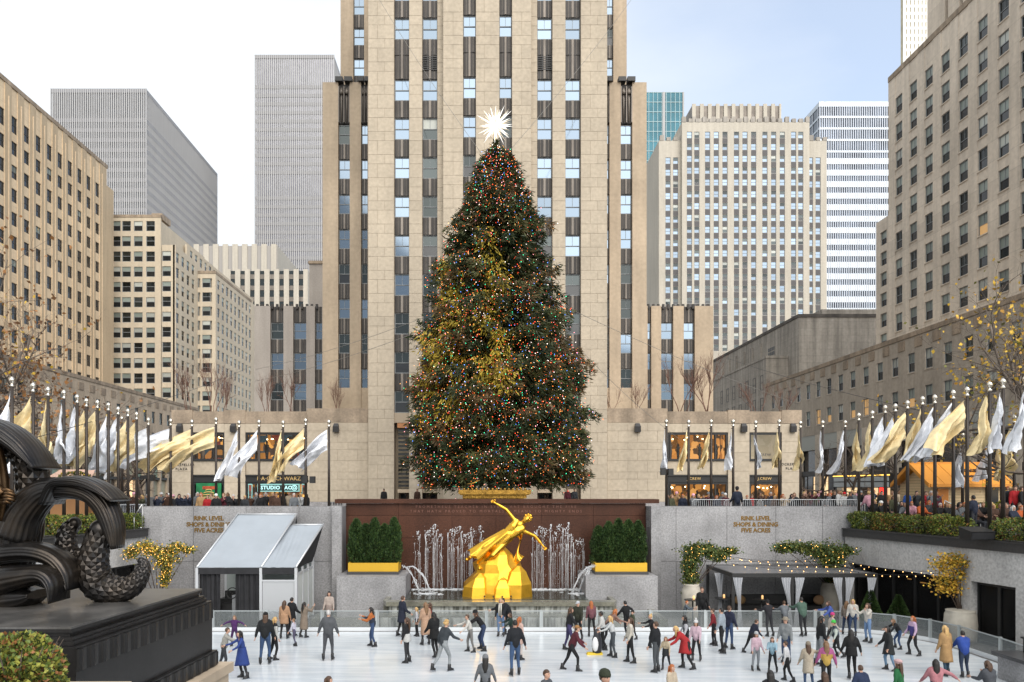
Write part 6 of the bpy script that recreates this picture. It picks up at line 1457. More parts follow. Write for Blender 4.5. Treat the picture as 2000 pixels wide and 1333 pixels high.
ribband([(20, 1100, 40), (30, 1050, 46), (40, 1010, 40), (52, 975, 18)], .38, 20, D=12.1, n=20, m=80, amp=.08).build('ribbed_shell', bronze, sc)
ribband([(-50, 1095, 26), (10, 1082, 20), (70, 1078, 19), (112, 1090, 18), (138, 1118, 14), (150, 1150, 2)], .30, 14, D=11.8, n=30, m=64, amp=.07).build('wave_crest', bronze, sc)
ribband([(-60, 1165, 34), (-10, 1140, 30), (50, 1126, 22), (92, 1122, 17), (112, 1140, 13), (116, 1174, 2)], .30, 14, D=11.5, n=30, m=64, amp=.07).build('wave_crest', bronze, sc)
ribband([(-40, 1178, 30), (10, 1172, 34), (60, 1165, 20), (78, 1160, 8)], .34, 12, D=11.7, n=16, m=48).build('wave_base', bronze, sc)
def scaled_tail(px, D, n, m, ratio=1.0, bumpk=.09):
    pts = smooth_path(px, n); b = MB(); s = D/FOC; rows = []
    for i, p in enumerate(pts):
        a, c = pts[max(i-1, 0)], pts[min(i+1, n-1)]; t = np.array([c[0]-a[0], c[1]-a[1]]); t /= np.linalg.norm(t)+1e-9; nx, ny = -t[1], t[0]
        def pt(j, k=1.0, p=p, nx=nx, ny=ny): w = 2*math.pi*j/m; r = p[2]*k; return (PX(p[0]+nx*r*math.cos(w), D), D+r*s*math.sin(w)*ratio, PZ(p[1]+ny*r*math.cos(w), D))
        rows.append(pt)
    vs, fs = [], []
    for i in range(0, n-2):
        for j in range(m):
            o = .5*(i % 2); A_ = rows[i](j+o); B_ = rows[i+1](j+o+.5); C2 = rows[i+2](j+o); D2 = rows[i+1](j+o-.5); E_ = rows[i+1](j+o, 1+bumpk)
            k = len(vs); vs += [A_, B_, C2, D2, E_]; fs += [(k, k+1, k+4), (k+1, k+2, k+4), (k+2, k+3, k+4), (k+3, k, k+4)]
    b.add(vs, fs)
    for i in (0, n-1):
        b.ell(V(pts[i][0], pts[i][1], D), (pts[i][2]*s*.95,)*3, 10, 7)
    return b
scaled_tail([(196, 1035, 22), (186, 1075, 25), (182, 1110, 29), (194, 1142, 31), (225, 1152, 26), (256, 1146, 21), (275, 1125, 16), (281, 1106, 12), (276, 1096, 8)], 12.0, 33, 10).build('scaled_tail', bronze, sc)
scaled_tail([(146, 1022, 13), (132, 1040, 17), (130, 1066, 19), (140, 1090, 18), (160, 1082, 12), (178, 1075, 8)], 12.35, 20, 9).build('scaled_tail', bronze, sc)
scaled_tail([(60, 990, 20), (62, 955, 27), (62, 920, 28), (45, 890, 24), (20, 870, 20)], 12.1, 16, 10, 1.1).build('scaled_body', bronze, sc)
ribband([(-25, 1010, 30), (-12, 960, 24), (-16, 905, 22), (-20, 860, 14)], .2, 12, D=11.7, n=18, m=48, amp=.16).build('drapery', bronze_b, sc)
b = MB()
for k in range(5): b.tube([V(4, 958+k*6, 11.5), V(14+k % 2*3, 957+k*6, 11.44), V(24+(k == 1)*3-(k == 4)*6, 960+k*5.4, 11.46), V(29-(k == 4)*7-(k == 0)*3, 964+k*5.2, 11.5)], [.032, .030, .026, .016], 7)
b.tube([V(-30, 940, 11.6), V(-5, 955, 11.55), V(8, 968, 11.5)], [.09, .08, .08], 10); b.build('hand', bronze_b, sc)

# ---------------------------------------------------------------- gilded fountain statue: a plain draped figure leaning on a faceted mound
DS = 37.9; gs_ = thing('golden_statue', 'gilded draped figure with outstretched arms on a faceted golden mound in the fountain', 'statue', (PX(971, DS), DS, .75))
cx = PX(971, DS); b = MB(); rr_ = random.Random(4); rings = []
for z, ra, rb, dx in ((.75, 1.76, 1.5, 0), (1.26, 1.74, 1.45, 0), (1.28, 1.68, 1.4, 0), (1.65, 1.66, 1.3, -.06), (2.2, 1.30, 1.05, .06), (2.6, 1.12, .95, -.05), (3.05, .74, .7, .05), (3.3, .52, .5, .0), (3.42, .25, .25, .1)):
    rings.append([(cx+dx+ra*math.cos(2*math.pi*(j+.3)/11)*(rr_.uniform(.86, 1.10) if z > 1.3 else 1.0), DS+rb*math.sin(2*math.pi*(j+.3)/11)*rr_.uniform(.95, 1.03), z) for j in range(11)])
b.loft(rings, 0, False); b.build('mound', mat('gold_leaf_mound', (.72, .39, .035), .36, .85, var=.16, vs=2.2, bump=.15, bs=12), gs_)
for bx_, by_, bz_, br_, bh_ in ((-.95, -.85, 1.2, .75, 1.0), (.85, -.8, 1.2, .85, 1.35), (.15, -.95, 1.25, .7, .8), (-.3, -.35, 2.2, .75, .95)):
    b = MB(); n = 6; a0 = rr_.uniform(0, 1); b.loft([[(cx+bx_+dx_*bh_+br_*q*math.cos(a0+2*math.pi*j/n)*rr_.uniform(.85, 1.1), DS+by_+br_*q*.8*math.sin(a0+2*math.pi*j/n), bz_+bh_*f) for j in range(n)] for f, q, dx_ in ((-.2, 1.0, 0), (.35, .86, .02), (.8, .5, .08), (1.0, .12, .12))], 0, False); b.build('boulder', MATS['gold_leaf_mound'], gs_)
b = MB()
for k in range(26): t = 2*math.pi*k/26; b.box(cx+1.79*math.cos(t)-.03, cx+1.79*math.cos(t)+.03, DS+1.5*math.sin(t)-.03, DS+1.5*math.sin(t)+.03, 1.12, 1.2)
b.build('drain_hole', f_black, gs_, kind='stuff')
# ---------------------------------------------------------------- people: posed bodies, clothes, hair and skates
def cone(b, A_, B_, ra, rb, n=9):
    A_, B_ = Vector(A_), Vector(B_); d = B_-A_; l = d.length
    if l < 1e-5: b.ell(A_, (ra,)*3, n, 6); return
    u = d/l; b.tube([A_-u*ra*.95, A_-u*ra*.6, A_, A_.lerp(B_, .5), B_, B_+u*rb*.6, B_+u*rb*.95], [ra*.25, ra*.8, ra, (ra+rb)*.5, rb, rb*.8, rb*.25], n)
def skeleton(h, lean=4, legs=((12, 16, 5), (-8, 10, 5)), arms=((12, 12, 18), (8, 12, 18)), seat=False, head=0, lift=.085):
    """joint positions for a figure of height h facing +Y; legs: (thigh forward, knee bend, spread), arms: (forward, out, elbow)"""
    s = h/1.75; rad = math.radians; J = {}
    pel = Vector((0, 0, .95)); lv = Vector((0, math.sin(rad(lean)), math.cos(rad(lean))))
    J['pel'] = pel; J['waist'] = pel+lv*.16; J['chest'] = pel+lv*.36; J['sh'] = pel+lv*.49; J['neck'] = pel+lv*.56
    hv = Vector((0, math.sin(rad(lean*.7+head)), math.cos(rad(lean*.7+head)))); J['head'] = J['neck']+hv*.135; J['hv'] = hv
    for i, sd in enumerate((1, -1)):
        a, k, sp = legs[i]; hip = pel+Vector((sd*.09, 0, -.03))
        d1 = Vector((sd*math.sin(rad(sp)), math.sin(rad(a)), -math.cos(rad(a)))).normalized(); d2 = Vector((sd*math.sin(rad(sp))*.6, math.sin(rad(a-k)), -math.cos(rad(a-k)))).normalized()
        J['hip%d' % i] = hip; J['knee%d' % i] = hip+d1*.44; J['ank%d' % i] = hip+d1*.44+d2*.42
        f = Vector((sd*.12, 1, -.0)); tilt = rad(max(0, (k-a)-15)*.6); f = Vector((sd*.15, math.cos(tilt), -math.sin(tilt))).normalized(); J['toe%d' % i] = J['ank%d' % i]+f*.15+Vector((0, 0, -.05))
        p, o, e = arms[i]; S_ = J['sh']+Vector((sd*.175, 0, -.015))
        e1 = Vector((sd*math.sin(rad(o)), math.sin(rad(p))*math.cos(rad(o)), -math.cos(rad(p))*math.cos(rad(o)))).normalized(); e2 = Vector((sd*math.sin(rad(o*.75)), math.sin(rad(p+e))*math.cos(rad(o*.75)), -math.cos(rad(p+e))*math.cos(rad(o*.75)))).normalized()
        J['S%d' % i] = S_; J['E%d' % i] = S_+e1*.29; J['W%d' % i] = J['E%d' % i]+e2*.25; J['H%d' % i] = J['W%d' % i]+e2*.085; J['hd%d' % i] = e2
    low = min(J['ank0'].z, J['ank1'].z); off = Vector((0, 0, lift-low))
    for k in J:
        if k not in ('hv', 'hd0', 'hd1'): J[k] = (J[k]+off)*s
    J['s'] = s; return J
def body_parts(J, bulk=0., fat=1., skirt=False):
    s = J['s']; P_ = []
    def c(a, b_, ra, rb, tag_): P_.append((Vector(a), Vector(b_), ra*s, rb*s, tag_))
    X = Vector((1, 0, 0))*s
    for sd in (-1, 1):
        c(J['pel']+X*.065*sd, J['waist']+X*.055*sd, (.105)*fat, .098*fat+bulk*.6, 2 if False else 2); c(J['waist']+X*.055*sd, J['chest']+X*.075*sd, .10*fat+bulk*.7, .108*fat+bulk, 1); c(J['chest']+X*.075*sd, J['sh']+X*.105*sd, .105*fat+bulk, .072+bulk*.8, 1)
    c(J['pel']+(J['waist']-J['pel'])*.35, J['waist'], .12*fat+bulk, .125*fat+bulk, 1)
    c(J['sh'], J['neck'], .065+bulk*.4, .052, 1 if bulk > .012 else 0); c(J['neck'], J['head']-J['hv']*.03*s, .05, .055, 0)
    for i in (0, 1):
        c(J['hip%d' % i], J['knee%d' % i], .092*fat, .064, 2); c(J['knee%d' % i], J['ank%d' % i], .062, .043, 2); c(J['ank%d' % i]-Vector((0, 0, .02))*s, J['toe%d' % i], .048, .04, 3)
        c(J['S%d' % i], J['E%d' % i], .052+bulk*.7, .043+bulk*.6, 1); c(J['E%d' % i], J['W%d' % i]-J['hd%d' % i]*.03*s, .043+bulk*.6, .033+bulk*.5, 1); c(J['W%d' % i]-J['hd%d' % i]*.02*s, J['H%d' % i], .027, .030, 0)
    return P_
def body_source(J, parts):
    b = MB(); s = J['s']
    for A_, B_, ra, rb, t in parts: cone(b, A_, B_, ra, rb)
    hd = J['head']; b.ell(hd, (.072*s, .092*s, .112*s), 14, 10); b.ell(hd+Vector((0, .045, -.055))*s, (.048*s, .045*s, .05*s), 10, 7)
    b.tube([hd+Vector((0, .085, .02))*s, hd+Vector((0, .105, -.022))*s], [.010*s, .018*s], 6)
    for sd in (-1, 1): b.ell(hd+Vector((sd*.075, -.005, -.01))*s, (.014*s, .022*s, .032*s), 6, 5)
    return b
def finish_body(name, me, J, parts, mats):
    n = len(me.polygons); c = np.empty(n*3, np.float32); me.polygons.foreach_get('center', c); c = c.reshape(-1, 3)
    best = np.full(n, 1e9); idx = np.zeros(n, int)
    for A_, B_, ra, rb, t in parts:
        a, b_ = np.array(A_), np.array(B_); d = b_-a; L2 = d@d+1e-12; u = np.clip((c-a)@d/L2, 0, 1); dist = np.linalg.norm(c-(a+u[:, None]*d), axis=1)-(ra+(rb-ra)*u)
        m = dist < best; best[m] = dist[m]; idx[m] = t
    hd = np.array(J['head']); dist = np.linalg.norm((c-hd)/np.array([.075, .1, .115]), axis=1); idx[(dist < J['s']*1.12)] = 0
    me.materials.clear()
    for m in mats: me.materials.append(m)
    me.polygons.foreach_set('material_index', idx.astype(np.int32)); me.polygons.foreach_set('use_smooth', np.ones(n, bool)); me.name = name
    # fingers and face, rooted in the hands and head
    b = MB(); s = J['s']
    for i, sd in enumerate((1, -1)):
        H, d = J['H%d' % i], J['hd%d' % i]; side = d.cross(Vector((sd, 0, 0))); side = side.normalized() if side.length > .01 else Vector((0, 1, 0)); pal = d.cross(side)
        for k in range(4):
            r0 = H+side*((k-1.5)*.017)*s+d*.01*s; ln = (.062, .072, .068, .052)[k]; b.tube([r0, r0+d*ln*.5*s+pal*.006*s, r0+d*ln*.85*s+pal*.026*s*sd], [.0095*s, .0088*s, .006*s], 5, 0)
        r0 = H-d*.035*s+side*.026*s; b.tube([r0, r0+(d*.6+side*.7)*.035*s, r0+(d*.85+side*.45)*.062*s], [.011*s, .010*s, .007*s], 5, 0)
    hd_ = J['head']
    for sd in (-1, 1):
        b.ell(hd_+Vector((sd*.031, .0845, .018))*s, (.012*s, .008*s, .006*s), 6, 4, 4); b.box(*[v for q in ((hd_.x+(sd*.031-.016)*s, hd_.x+(sd*.031+.016)*s), (hd_.y+.083*s, hd_.y+.094*s), (hd_.z+.036*s, hd_.z+.042*s)) for v in q], 4)
    b.ell(hd_+Vector((0, .092, -.058))*s, (.022*s, .010*s, .006*s), 6, 4, 5)
    o = len(me.vertices); bm = b.mesh('x', [])
    import bmesh
    w = bmesh.new(); w.from_mesh(me); w.from_mesh(bm); w.faces.ensure_lookup_table()
    w.to_mesh(me); w.free(); bpy.data.meshes.remove(bm); me.materials.append(mat('eye_dark', (.02, .015, .012), .4)); me.materials.append(mat('lip', (.32, .10, .08), .6))
    return me
def cloth(hexcol, rough=.85): return mat('cloth_'+hexcol, tuple(.62*(.88*c+.12*sum(srgb(hexcol))/3) for c in srgb(hexcol)), rough, var=.14, vs=5, grain=.12, gs=40, bump=.25, bs=16)
SKIN = {'l': mat('skin_light', (.44, .26, .185), .5), 'm': mat('skin_tan', (.29, .155, .095), .5), 'd': mat('skin_dark', (.11, .055, .035), .5)}
HAIRC = {'bk': (.012, .010, .009), 'br': (.06, .032, .018), 'lb': (.16, .09, .045), 'bl': (.42, .27, .11), 'gi': (.30, .09, .025), 'gy': (.38, .37, .36), 'rd': (.34, .11, .03)}
def hairm(k): return mat('hair_'+k, HAIRC[k], .55, var=.25, vs=14, bump=.3, bs=60)
def hair_mb(J, style):
    b = MB(); s = J['s']; hd = J['head']; 
    vs = []; nu, nv = 16, 10
    prof_ = []
    def pt(t, a):
        th = math.pi*t; x, y, z = math.sin(th)*math.cos(a), math.sin(th)*math.sin(a), math.cos(th)
        k = 1.0
        if y > .15 and z < .45: k = .80                      # face stays free
        if z < -.55: k = .8
        return hd+Vector((x*.083*k, (y*.104*k)-.010, z*.118*k+.012))*s
    b.loft([[pt(.02+.90*i/(nv-1), 2*math.pi*j/nu) for j in range(nu)] for i in range(nv)])
    if style in ('long', 'mid', 'tail'):
        L_ = {'long': .46, 'mid': .24, 'tail': .34}[style]; w0 = .082 if style != 'tail' else .034; rings = []
        for i in range(8):
            t = i/7; z = .05-L_*t; back = -.055-.035*min(1, t*2)-(.03 if style != 'tail' else .05); w = w0*(1+.12*math.sin(t*3))*(1-.45*max(0, t-.6)/.4); d = .045*(1-.5*t)
            rings.append([hd+Vector((w*math.cos(a), back+d*math.sin(a), z))*s for a in [2*math.pi*j/10 for j in range(10)]])
        b.loft(rings)
        if style != 'tail':
            for sd in (-1, 1): b.loft([[hd+Vector((sd*(.074+.006*math.sin(t*6))+.022*math.cos(a), .0-.02*t+.034*math.sin(a), .05-L_*.72*t))*s for a in [2*math.pi*j/7 for j in range(7)]] for t in [i/5 for i in range(6)]])
    if style == 'bun': b.ell(hd+Vector((0, -.06, .13))*s, (.045*s,)*3, 8, 6)
    if style == 'curly':
        r = random.Random(3)
        for k in range(26): a, t = r.uniform(0, 6.28), r.uniform(.0, .5); b.ell(pt(t, a), (.03*s,)*3, 6, 4)
    return b
def hat_mb(J, style):
    b = MB(); s = J['s']; hd = J['head']+Vector((0, -.008, .0))*s
    if style in ('beanie', 'pom', 'beret'):
        k = 1.28 if style == 'beret' else 1.0
        b.lathe([(.094*s, .03*s), (.099*s, .05*s), (.096*s, .075*s), (.092*s*k, .085*s), (.086*s*k, .12*s), (.06*s*k, .15*s), (.02*s, .168*s), (.003, .17*s)], hd, 16, 0, True, (1, 1.15))
        if style == 'pom': b.ell(hd+Vector((0, 0, .20))*s, (.045*s,)*3, 9, 7)
    elif style == 'cap':
        b.lathe([(.088*s, .035*s), (.088*s, .08*s), (.07*s, .12*s), (.03*s, .14*s), (.003, .142*s)], hd, 14, 0, True, (1, 1.15)); b.add([hd+Vector((x, y, z))*s for x, y, z in ((-.07, .07, .05), (.07, .07, .05), (.05, .19, .035), (-.05, .19, .035), (-.07, .07, .058), (.07, .07, .058), (.05, .19, .043), (-.05, .19, .043))], [(0, 3, 2, 1), (4, 5, 6, 7), (0, 1, 5, 4), (1, 2, 6, 5), (2, 3, 7, 6), (3, 0, 4, 7)])
    elif style == 'fedora':
        b.lathe([(.16*s, .05*s), (.165*s, .055*s), (.095*s, .058*s), (.09*s, .12*s), (.075*s, .145*s), (.05*s, .135*s), (.003, .13*s)], hd, 18, 0, True, (1, 1.15))
    elif style == 'earmuff':
        for sd in (-1, 1): b.ell(hd+Vector((sd*.092, 0, 0))*s, (.035*s, .05*s, .05*s), 8, 6)
        b.tube([hd+Vector((.095*math.cos(a), 0, .03+.105*math.sin(a)))*s for a in [math.pi*i/10 for i in range(11)]], .009*s, 5)
    return b
def skirt_mb(J, hem, flare=1.0, top=.55):
    """coat or skirt: cloth from the chest or waist down to hem (share of body height)"""
    s = J['s']; b = MB(); rings = []; wa = J['waist']; zh = J['head'].z*hem; mid = (J['knee0']+J['knee1'])*.5
    nseg = 9
    for i in range(nseg):
        t = i/(nseg-1); z = wa.z+.02*s+(zh-wa.z)*t; f = min(1, max(0, (wa.z-z)/(max(.05, wa.z-mid.z)))); c = wa.lerp(mid, f); rx = (.178+.05*flare*t)*s; ry = (.145+.075*flare*t)*s+abs(J['knee0'].y-J['knee1'].y)*.30*f
        rings.append([Vector((c.x+rx*math.cos(a)*(1+.04*t*math.sin(a*7+1)), c.y+ry*math.sin(a)*(1+.05*t*math.sin(a*5)), z+.015*math.sin(a*3)*t)) for a in [2*math.pi*j/22 for j in range(22)]])
    b.loft(rings); return b
def skate_mb(J, i, fl=True):
    s = J['s']; a, t = J['ank%d' % i], J['toe%d' % i]; f = (t-a); f.z = 0; f = f.normalized(); u = Vector((0, 0, 1)); dv = (t-a+Vector((0, 0, .05*s))); f3 = dv.normalized(); r = f.cross(u)
    if abs(f3.z) > .05: u = r.cross(f3).normalized()
    else: f3 = f
    b = MB()
    def ring(c, w, l, n=8): return [c+r*w*s*math.cos(k)+f3*l*s*math.sin(k) for k in [2*math.pi*q/n for q in range(n)]]
    b.loft([ring(a+u*.14*s, .056, .066), ring(a+u*.04*s, .055, .066), ring(a-u*.02*s+f3*.02*s, .055, .09), ring(a-u*.05*s+f3*.05*s, .05, .135), ring(a-u*.065*s+f3*.05*s, .048, .14)], 0)
    def bx_(f0, f1, w, z0, z1, mi): b.hexa([a+f3*x*s+r*y*s+u*z*s for z in (z0, z1) for x, y in ((f0, -w), (f1, -w), (f1, w), (f0, w))], mi)
    bx_(-.07, .17, .018, -.085, -.065, 0); bx_(-.10, .21, .006, -.115, -.085, 1)
    return b
PEOPLE = []
def person(x, fy, hy, face, top, bot, hair, label, pose='glide', hat=None, coat=None, bulk=.022, skin='l', D=None, skates=True, fat=1., sleeve=None, scarf=None, z=0., hgt=None, dress=None, patch=None, bag=None, grp='skaters on the ice'):
    PEOPLE.append(locals().copy())
POSES = {
    'glide': dict(lean=7, legs=((14, 22, 5), (-6, 14, 6)), arms=((18, 14, 25), (6, 16, 20))),
    'stand': dict(lean=2, legs=((3, 3, 4), (-3, 3, 4)), arms=((6, 9, 12), (6, 9, 14))),
    'step': dict(lean=9, legs=((24, 26, 4), (-16, 14, 5)), arms=((26, 12, 25), (-10, 14, 18))),
    'push': dict(lean=22, legs=((26, 34, 4), (-22, 12, 6)), arms=((20, 16, 28), (30, 18, 25))),
    'spread': dict(lean=5, legs=((12, 22, 9), (-6, 14, 9)), arms=((10, 78, 8), (10, 74, 8))),
    'bend': dict(lean=40, legs=((18, 22, 5), (4, 16, 5)), arms=((40, 10, 18), (34, 10, 22))),
    'lean': dict(lean=32, legs=((28, 40, 5), (8, 26, 6)), arms=((58, 16, 10), (50, 26, 8))),
    'reach': dict(lean=12, legs=((14, 20, 5), (-6, 10, 5)), arms=((58, 12, 22), (40, 14, 30))),
    'clap': dict(lean=6, legs=((12, 20, 5), (-4, 12, 5)), arms=((40, 8, 62), (36, 8, 66))),
    'photo': dict(lean=2, legs=((3, 3, 4), (-3, 3, 4)), arms=((62, 14, 78), (58, 14, 80))),
    'rail': dict(lean=12, legs=((4, 6, 5), (-4, 8, 5)), arms=((46, 22, 40), (42, 22, 42))),
    'pocket': dict(lean=3, legs=((4, 4, 4), (-4, 4, 4)), arms=((4, 16, 40), (4, 16, 40))),
    'wave': dict(lean=5, legs=((8, 12, 6), (-4, 8, 6)), arms=((70, 46, 40), (10, 14, 20))),
    'away': dict(lean=4, legs=((10, 14, 5), (-8, 8, 5)), arms=((-8, 20, 20), (-4, 22, 20))),
    'tee': dict(lean=8, legs=((8, 14, 8), (-2, 10, 8)), arms=((12, 62, 15), (20, 26, 20))),
    'sit': dict(lean=6, legs=((84, 84, 7), (80, 88, 7)), arms=((34, 10, 50), (30, 12, 56))),
}
FACE = {'A': 0, 'L': 90, 'T': 180, 'R': -90, 'AL': 45, 'AR': -45, 'TL': 135, 'TR': -135}
p = person
# --- left half of the ice
p(458, 1263, 1202, 'T', '4f1d63', '431757', 'lb', 'girl all in purple spreading her arms at far left', 'spread')
p(437, 1312, 1226, 'R', 'a9a69c', '3a3c40', 'br', 'man in grey knit sweater half hidden by the dark plinth', 'reach', bulk=.03)
p(474, 1326, 1231, 'TL', '1f3f8c', '2b2a2e', 'bk', 'woman in a royal blue dress reaching out by the plinth', 'reach', dress=('1f3f8c', .30), bulk=.008)
p(518, 1297, 1195, 'A', '15181b', '2f4c73', 'br', 'man in black jacket and cap skating with a blonde woman', 'away', hat=('cap', '141414'), bulk=.035, fat=1.12)
p(536, 1290, 1205, 'AR', '1a1c20', '16171a', 'bl', 'blonde woman in black vest with white sleeves beside the capped man', 'away', sleeve='c9c9c4', bulk=.028)
p(555, 1248, 1173, 'A', 'b98d66', '141416', 'br', 'woman in camel coat with long brown hair before the tent', 'stand', coat=('b98d66', .42), bulk=.03)
p(569, 1243, 1167, 'AR', '14151a', '1a1a1d', 'bk', 'man in black coat standing beside the camel coat at the tent', 'pocket', coat=('14151a', .46), bulk=.04)
p(575, 1262, 1208, 'L', 'c8c6d6', '55506a', 'lb', 'small child in white top and lilac leggings by the tent', 'glide', bulk=.012)
p(594, 1246, 1176, 'AR', '8b7a68', '17171a', 'bk', 'woman in long taupe puffer taking a photo by the tent', 'photo', coat=('8b7a68', .25), bulk=.045)
p(643, 1228, 1168, 'T', 'b9a89c', '222226', 'bk', 'dark haired woman standing behind the fence beside the tent', 'stand', D=34.7, skates=False, bulk=.02, coat=('9b8a80', .45), hgt=1.66)
p(641, 1289, 1192, 'A', '55585c', '4a4d52', 'gy', 'grey haired man in a dark grey jacket and trousers skating away', 'away', bulk=.04, fat=1.12)
p(728, 1264, 1186, 'L', 'c46a18', '2d4a75', 'bk', 'woman in orange and navy jacket with clasped hands', 'clap', bulk=.035, patch='2a3446')
p(785, 1244, 1164, 'AR', '1b2337', '15161a', 'br', 'balding man in long navy coat standing at the rear fence', 'pocket', coat=('1b2337', .38), bulk=.04)
p(814, 1244, 1186, 'L', 'c9c9cc', '151518', 'bl', 'little blonde girl in white top and black leggings', 'stand', bulk=.01)
p(831, 1260, 1176, 'AL', 'c39b7c', '2a2a2e', 'lb', 'woman in pale camel coat near the rear fence', 'stand', coat=('c39b7c', .26), bulk=.03)
p(840, 1247, 1177, 'L', 'a01420', '17171a', 'br', 'woman in red top behind the pale camel coat', 'stand', bulk=.02)
p(794, 1295, 1206, 'L', '1b1b1f', '2e2f33', 'br', 'woman in cropped black jacket and wide dark trousers', 'stand', dress=('c9c9c6', .50), bulk=.02)
p(849, 1285, 1196, 'AL', '0f1012', '111214', 'bk', 'woman in black fluffy coat skating behind the grey jogger boy', 'glide', coat=('0f1012', .45), bulk=.045)
p(866, 1312, 1212, 'AR', '3a4147', '9aa0a3', 'bl', 'curly blond teenager in slate sweater and pale joggers', 'step', bulk=.025)
p(919, 1275, 1200, 'L', 'd6d2c9', '7d7b78', 'br', 'boy in cream sweater and grey plaid trousers', 'reach', bulk=.02)
p(945, 1272, 1191, 'L', '111113', '24395e', 'br', 'woman in black top, beanie and jeans bending forward', 'lean', hat=('beanie', '121214'), bulk=.012)
p(978, 1244, 1168, 'T', '141416', '6f8fb8', 'bl', 'blonde woman with long white scarf and wide pale jeans', 'stand', bulk=.02, scarf='d9d4c8')
p(994, 1242, 1167, 'TL', '14161d', '1a1a1e', 'bk', 'man in black puffer leaning towards the white scarf', 'lean', bulk=.05)
p(1006, 1319, 1211, 'A', '171b22', '36567f', 'bk', 'man in black sweater and blue jeans, nearest to the pool centre', 'away', bulk=.03, fat=1.08)
p(1013, 1290, 1205, 'AR', 'd3aFa0'.lower(), 'cfc3bc', 'gi', 'ginger woman in pale pink coat beside the blue jeans man', 'stand', coat=('d3afa0', .4), bulk=.03)
p(1000, 1262, 1197, 'L', '17332b', '2b2b30', 'br', 'brown haired woman in dark green behind the pink coat', 'reach', bulk=.02)
p(948, 1360, 1275, 'A', '6c7075', '2a2b2f', 'bk', 'woman in grey sweater and grey knit hat at the front edge', 'away', hat=('beanie', '7a7c80'), bulk=.018, hgt=1.66, D=21.7)
p(1066, 1420, 1308, 'TR', '54585e', '2b2c30', 'br', 'man with short brown hair cut off by the bottom edge', 'stand', hgt=1.78, D=19.4)
p(1178, 1420, 1304, 'TR', '1b1d1f', '2b2c30', 'br', 'man in dark green beanie close to the camera', 'stand', hat=('beanie', '353c28'), hgt=1.80, D=13.1, z=1.5, skates=False, bulk=.03, grp='spectators')
p(641, 1420, 1319, 'R', '3a3336', '2b2c30', 'br', 'brown haired head just showing at the bottom edge', 'stand', hgt=1.66, D=19.2)
# --- right half
p(1116, 1311, 1220, 'R', '5a1626', '17171a', 'br', 'skater in maroon hoodie and tan cap striding right', 'push', hat=('cap', 'a8773f'), bulk=.04)
p(1111, 1272, 1186, 'R', '17171c', '3c3566', 'br', 'woman in dark coat behind the maroon hoodie', 'glide', bulk=.03)
p(1129, 1251, 1173, 'TL', '2e3122', '15161a', 'gy', 'man in olive jacket and white cap at the rear fence', 'stand', hat=('cap', 'c4c8cc'), bulk=.04)
p(1155, 1243, 1174, 'A', '7d4a52', '131316', 'gi', 'woman in pink plaid shirt and black leggings', 'stand', bulk=.035)
p(1177, 1270, 1194, 'L', 'd2d0cb', '131418', 'bk', 'man in white sweater and dark trousers near the penguin aid', 'glide', skin='d', bulk=.025)
p(1198, 1285, 1203, 'L', 'd0d3d3', '4b5258', 'bl', 'blonde girl in white top and grey leggings', 'reach', bulk=.012)
p(1186, 1262, 1190, 'R', '8e6a5a', '24252a', 'rd', 'child with teal headband holding the penguin aid', 'bend', bulk=.02)
p(1231, 1296, 1206, 'L', 'd5cdbd', '1b1d20', 'br', 'woman in cream jacket and black leggings', 'stand', bulk=.028)
p(1224, 1246, 1174, 'AL', '101114', '15161a', 'bk', 'man all in black stretching one arm along the fence', 'tee', bulk=.035)
p(1236, 1250, 1191, 'L', '434a35', '26282a', 'br', 'child in olive jacket and dark cap by the fence', 'stand', hat=('cap', '1a1a1a'), bulk=.025)
p(1275, 1268, 1200, 'L', '131316', '1a1b1f', 'bl', 'blonde woman with a bun in black by the fence', 'reach', bulk=.02)
p(1282, 1314, 1214, 'AL', '12151b', '4b5054', 'br', 'man in black velvet jacket and grey trousers', 'stand', bulk=.035, fat=1.08)
p(1301, 1309, 1243, 'TL', 'c2b192', '1c1c1f', 'lb', 'small girl in cream jacket and dark skirt beside the velvet jacket', 'glide', dress=('2a2f33', .46), bulk=.02)
p(1343, 1308, 1223, 'L', 'b50f16', '17171b', 'bl', 'blonde woman in long red coat bending forward', 'bend', coat=('b50f16', .40), bulk=.03)
p(1341, 1280, 1202, 'L', '15161b', '1a1b20', 'bk', 'woman in black vest with white sleeves behind the red coat', 'glide', sleeve='c9c9ce', bulk=.02)
p(1360, 1292, 1210, 'TL', 'd3b3c2', '1b1b20', 'br', 'girl in pink jacket and white pompom hat', 'stand', hat=('pom', 'd8d8d8'), bulk=.03)
p(1394, 1262, 1189, 'L', '8f1420', '1b1b20', 'br', 'person in red jacket behind the pale hoodie man', 'stand', bulk=.025)
p(1410, 1276, 1187, 'AL', '99a5b0', '16171b', 'bk', 'man in pale grey hoodie and black trousers', 'away', bulk=.035)
p(1424, 1268, 1183, 'AR', '1d2440', '2c4770', 'br', 'man in navy jacket and jeans beside the pale hoodie', 'stand', bulk=.04)
p(1467, 1277, 1210, 'R', '182036', '15171c', 'br', 'man in navy sweater with yellow print lunging right', 'push', bulk=.03)
p(1477, 1311, 1233, 'T', 'cfaebb', '8e949a', 'br', 'girl in pale pink sweater and grey knit hat', 'stand', hat=('beanie', 'b6b8ba'), bulk=.02)
p(1509, 1316, 1242, 'TL', '93b7c9', '17191d', 'br', 'girl in light blue sweater with white earmuffs', 'clap', hat=('earmuff', 'd8d8d8'), bulk=.016)
p(1538, 1332, 1253, 'AL', 'd4d4d6', '17181c', 'br', 'boy in white sweater and black leggings near the front', 'step', bulk=.02)
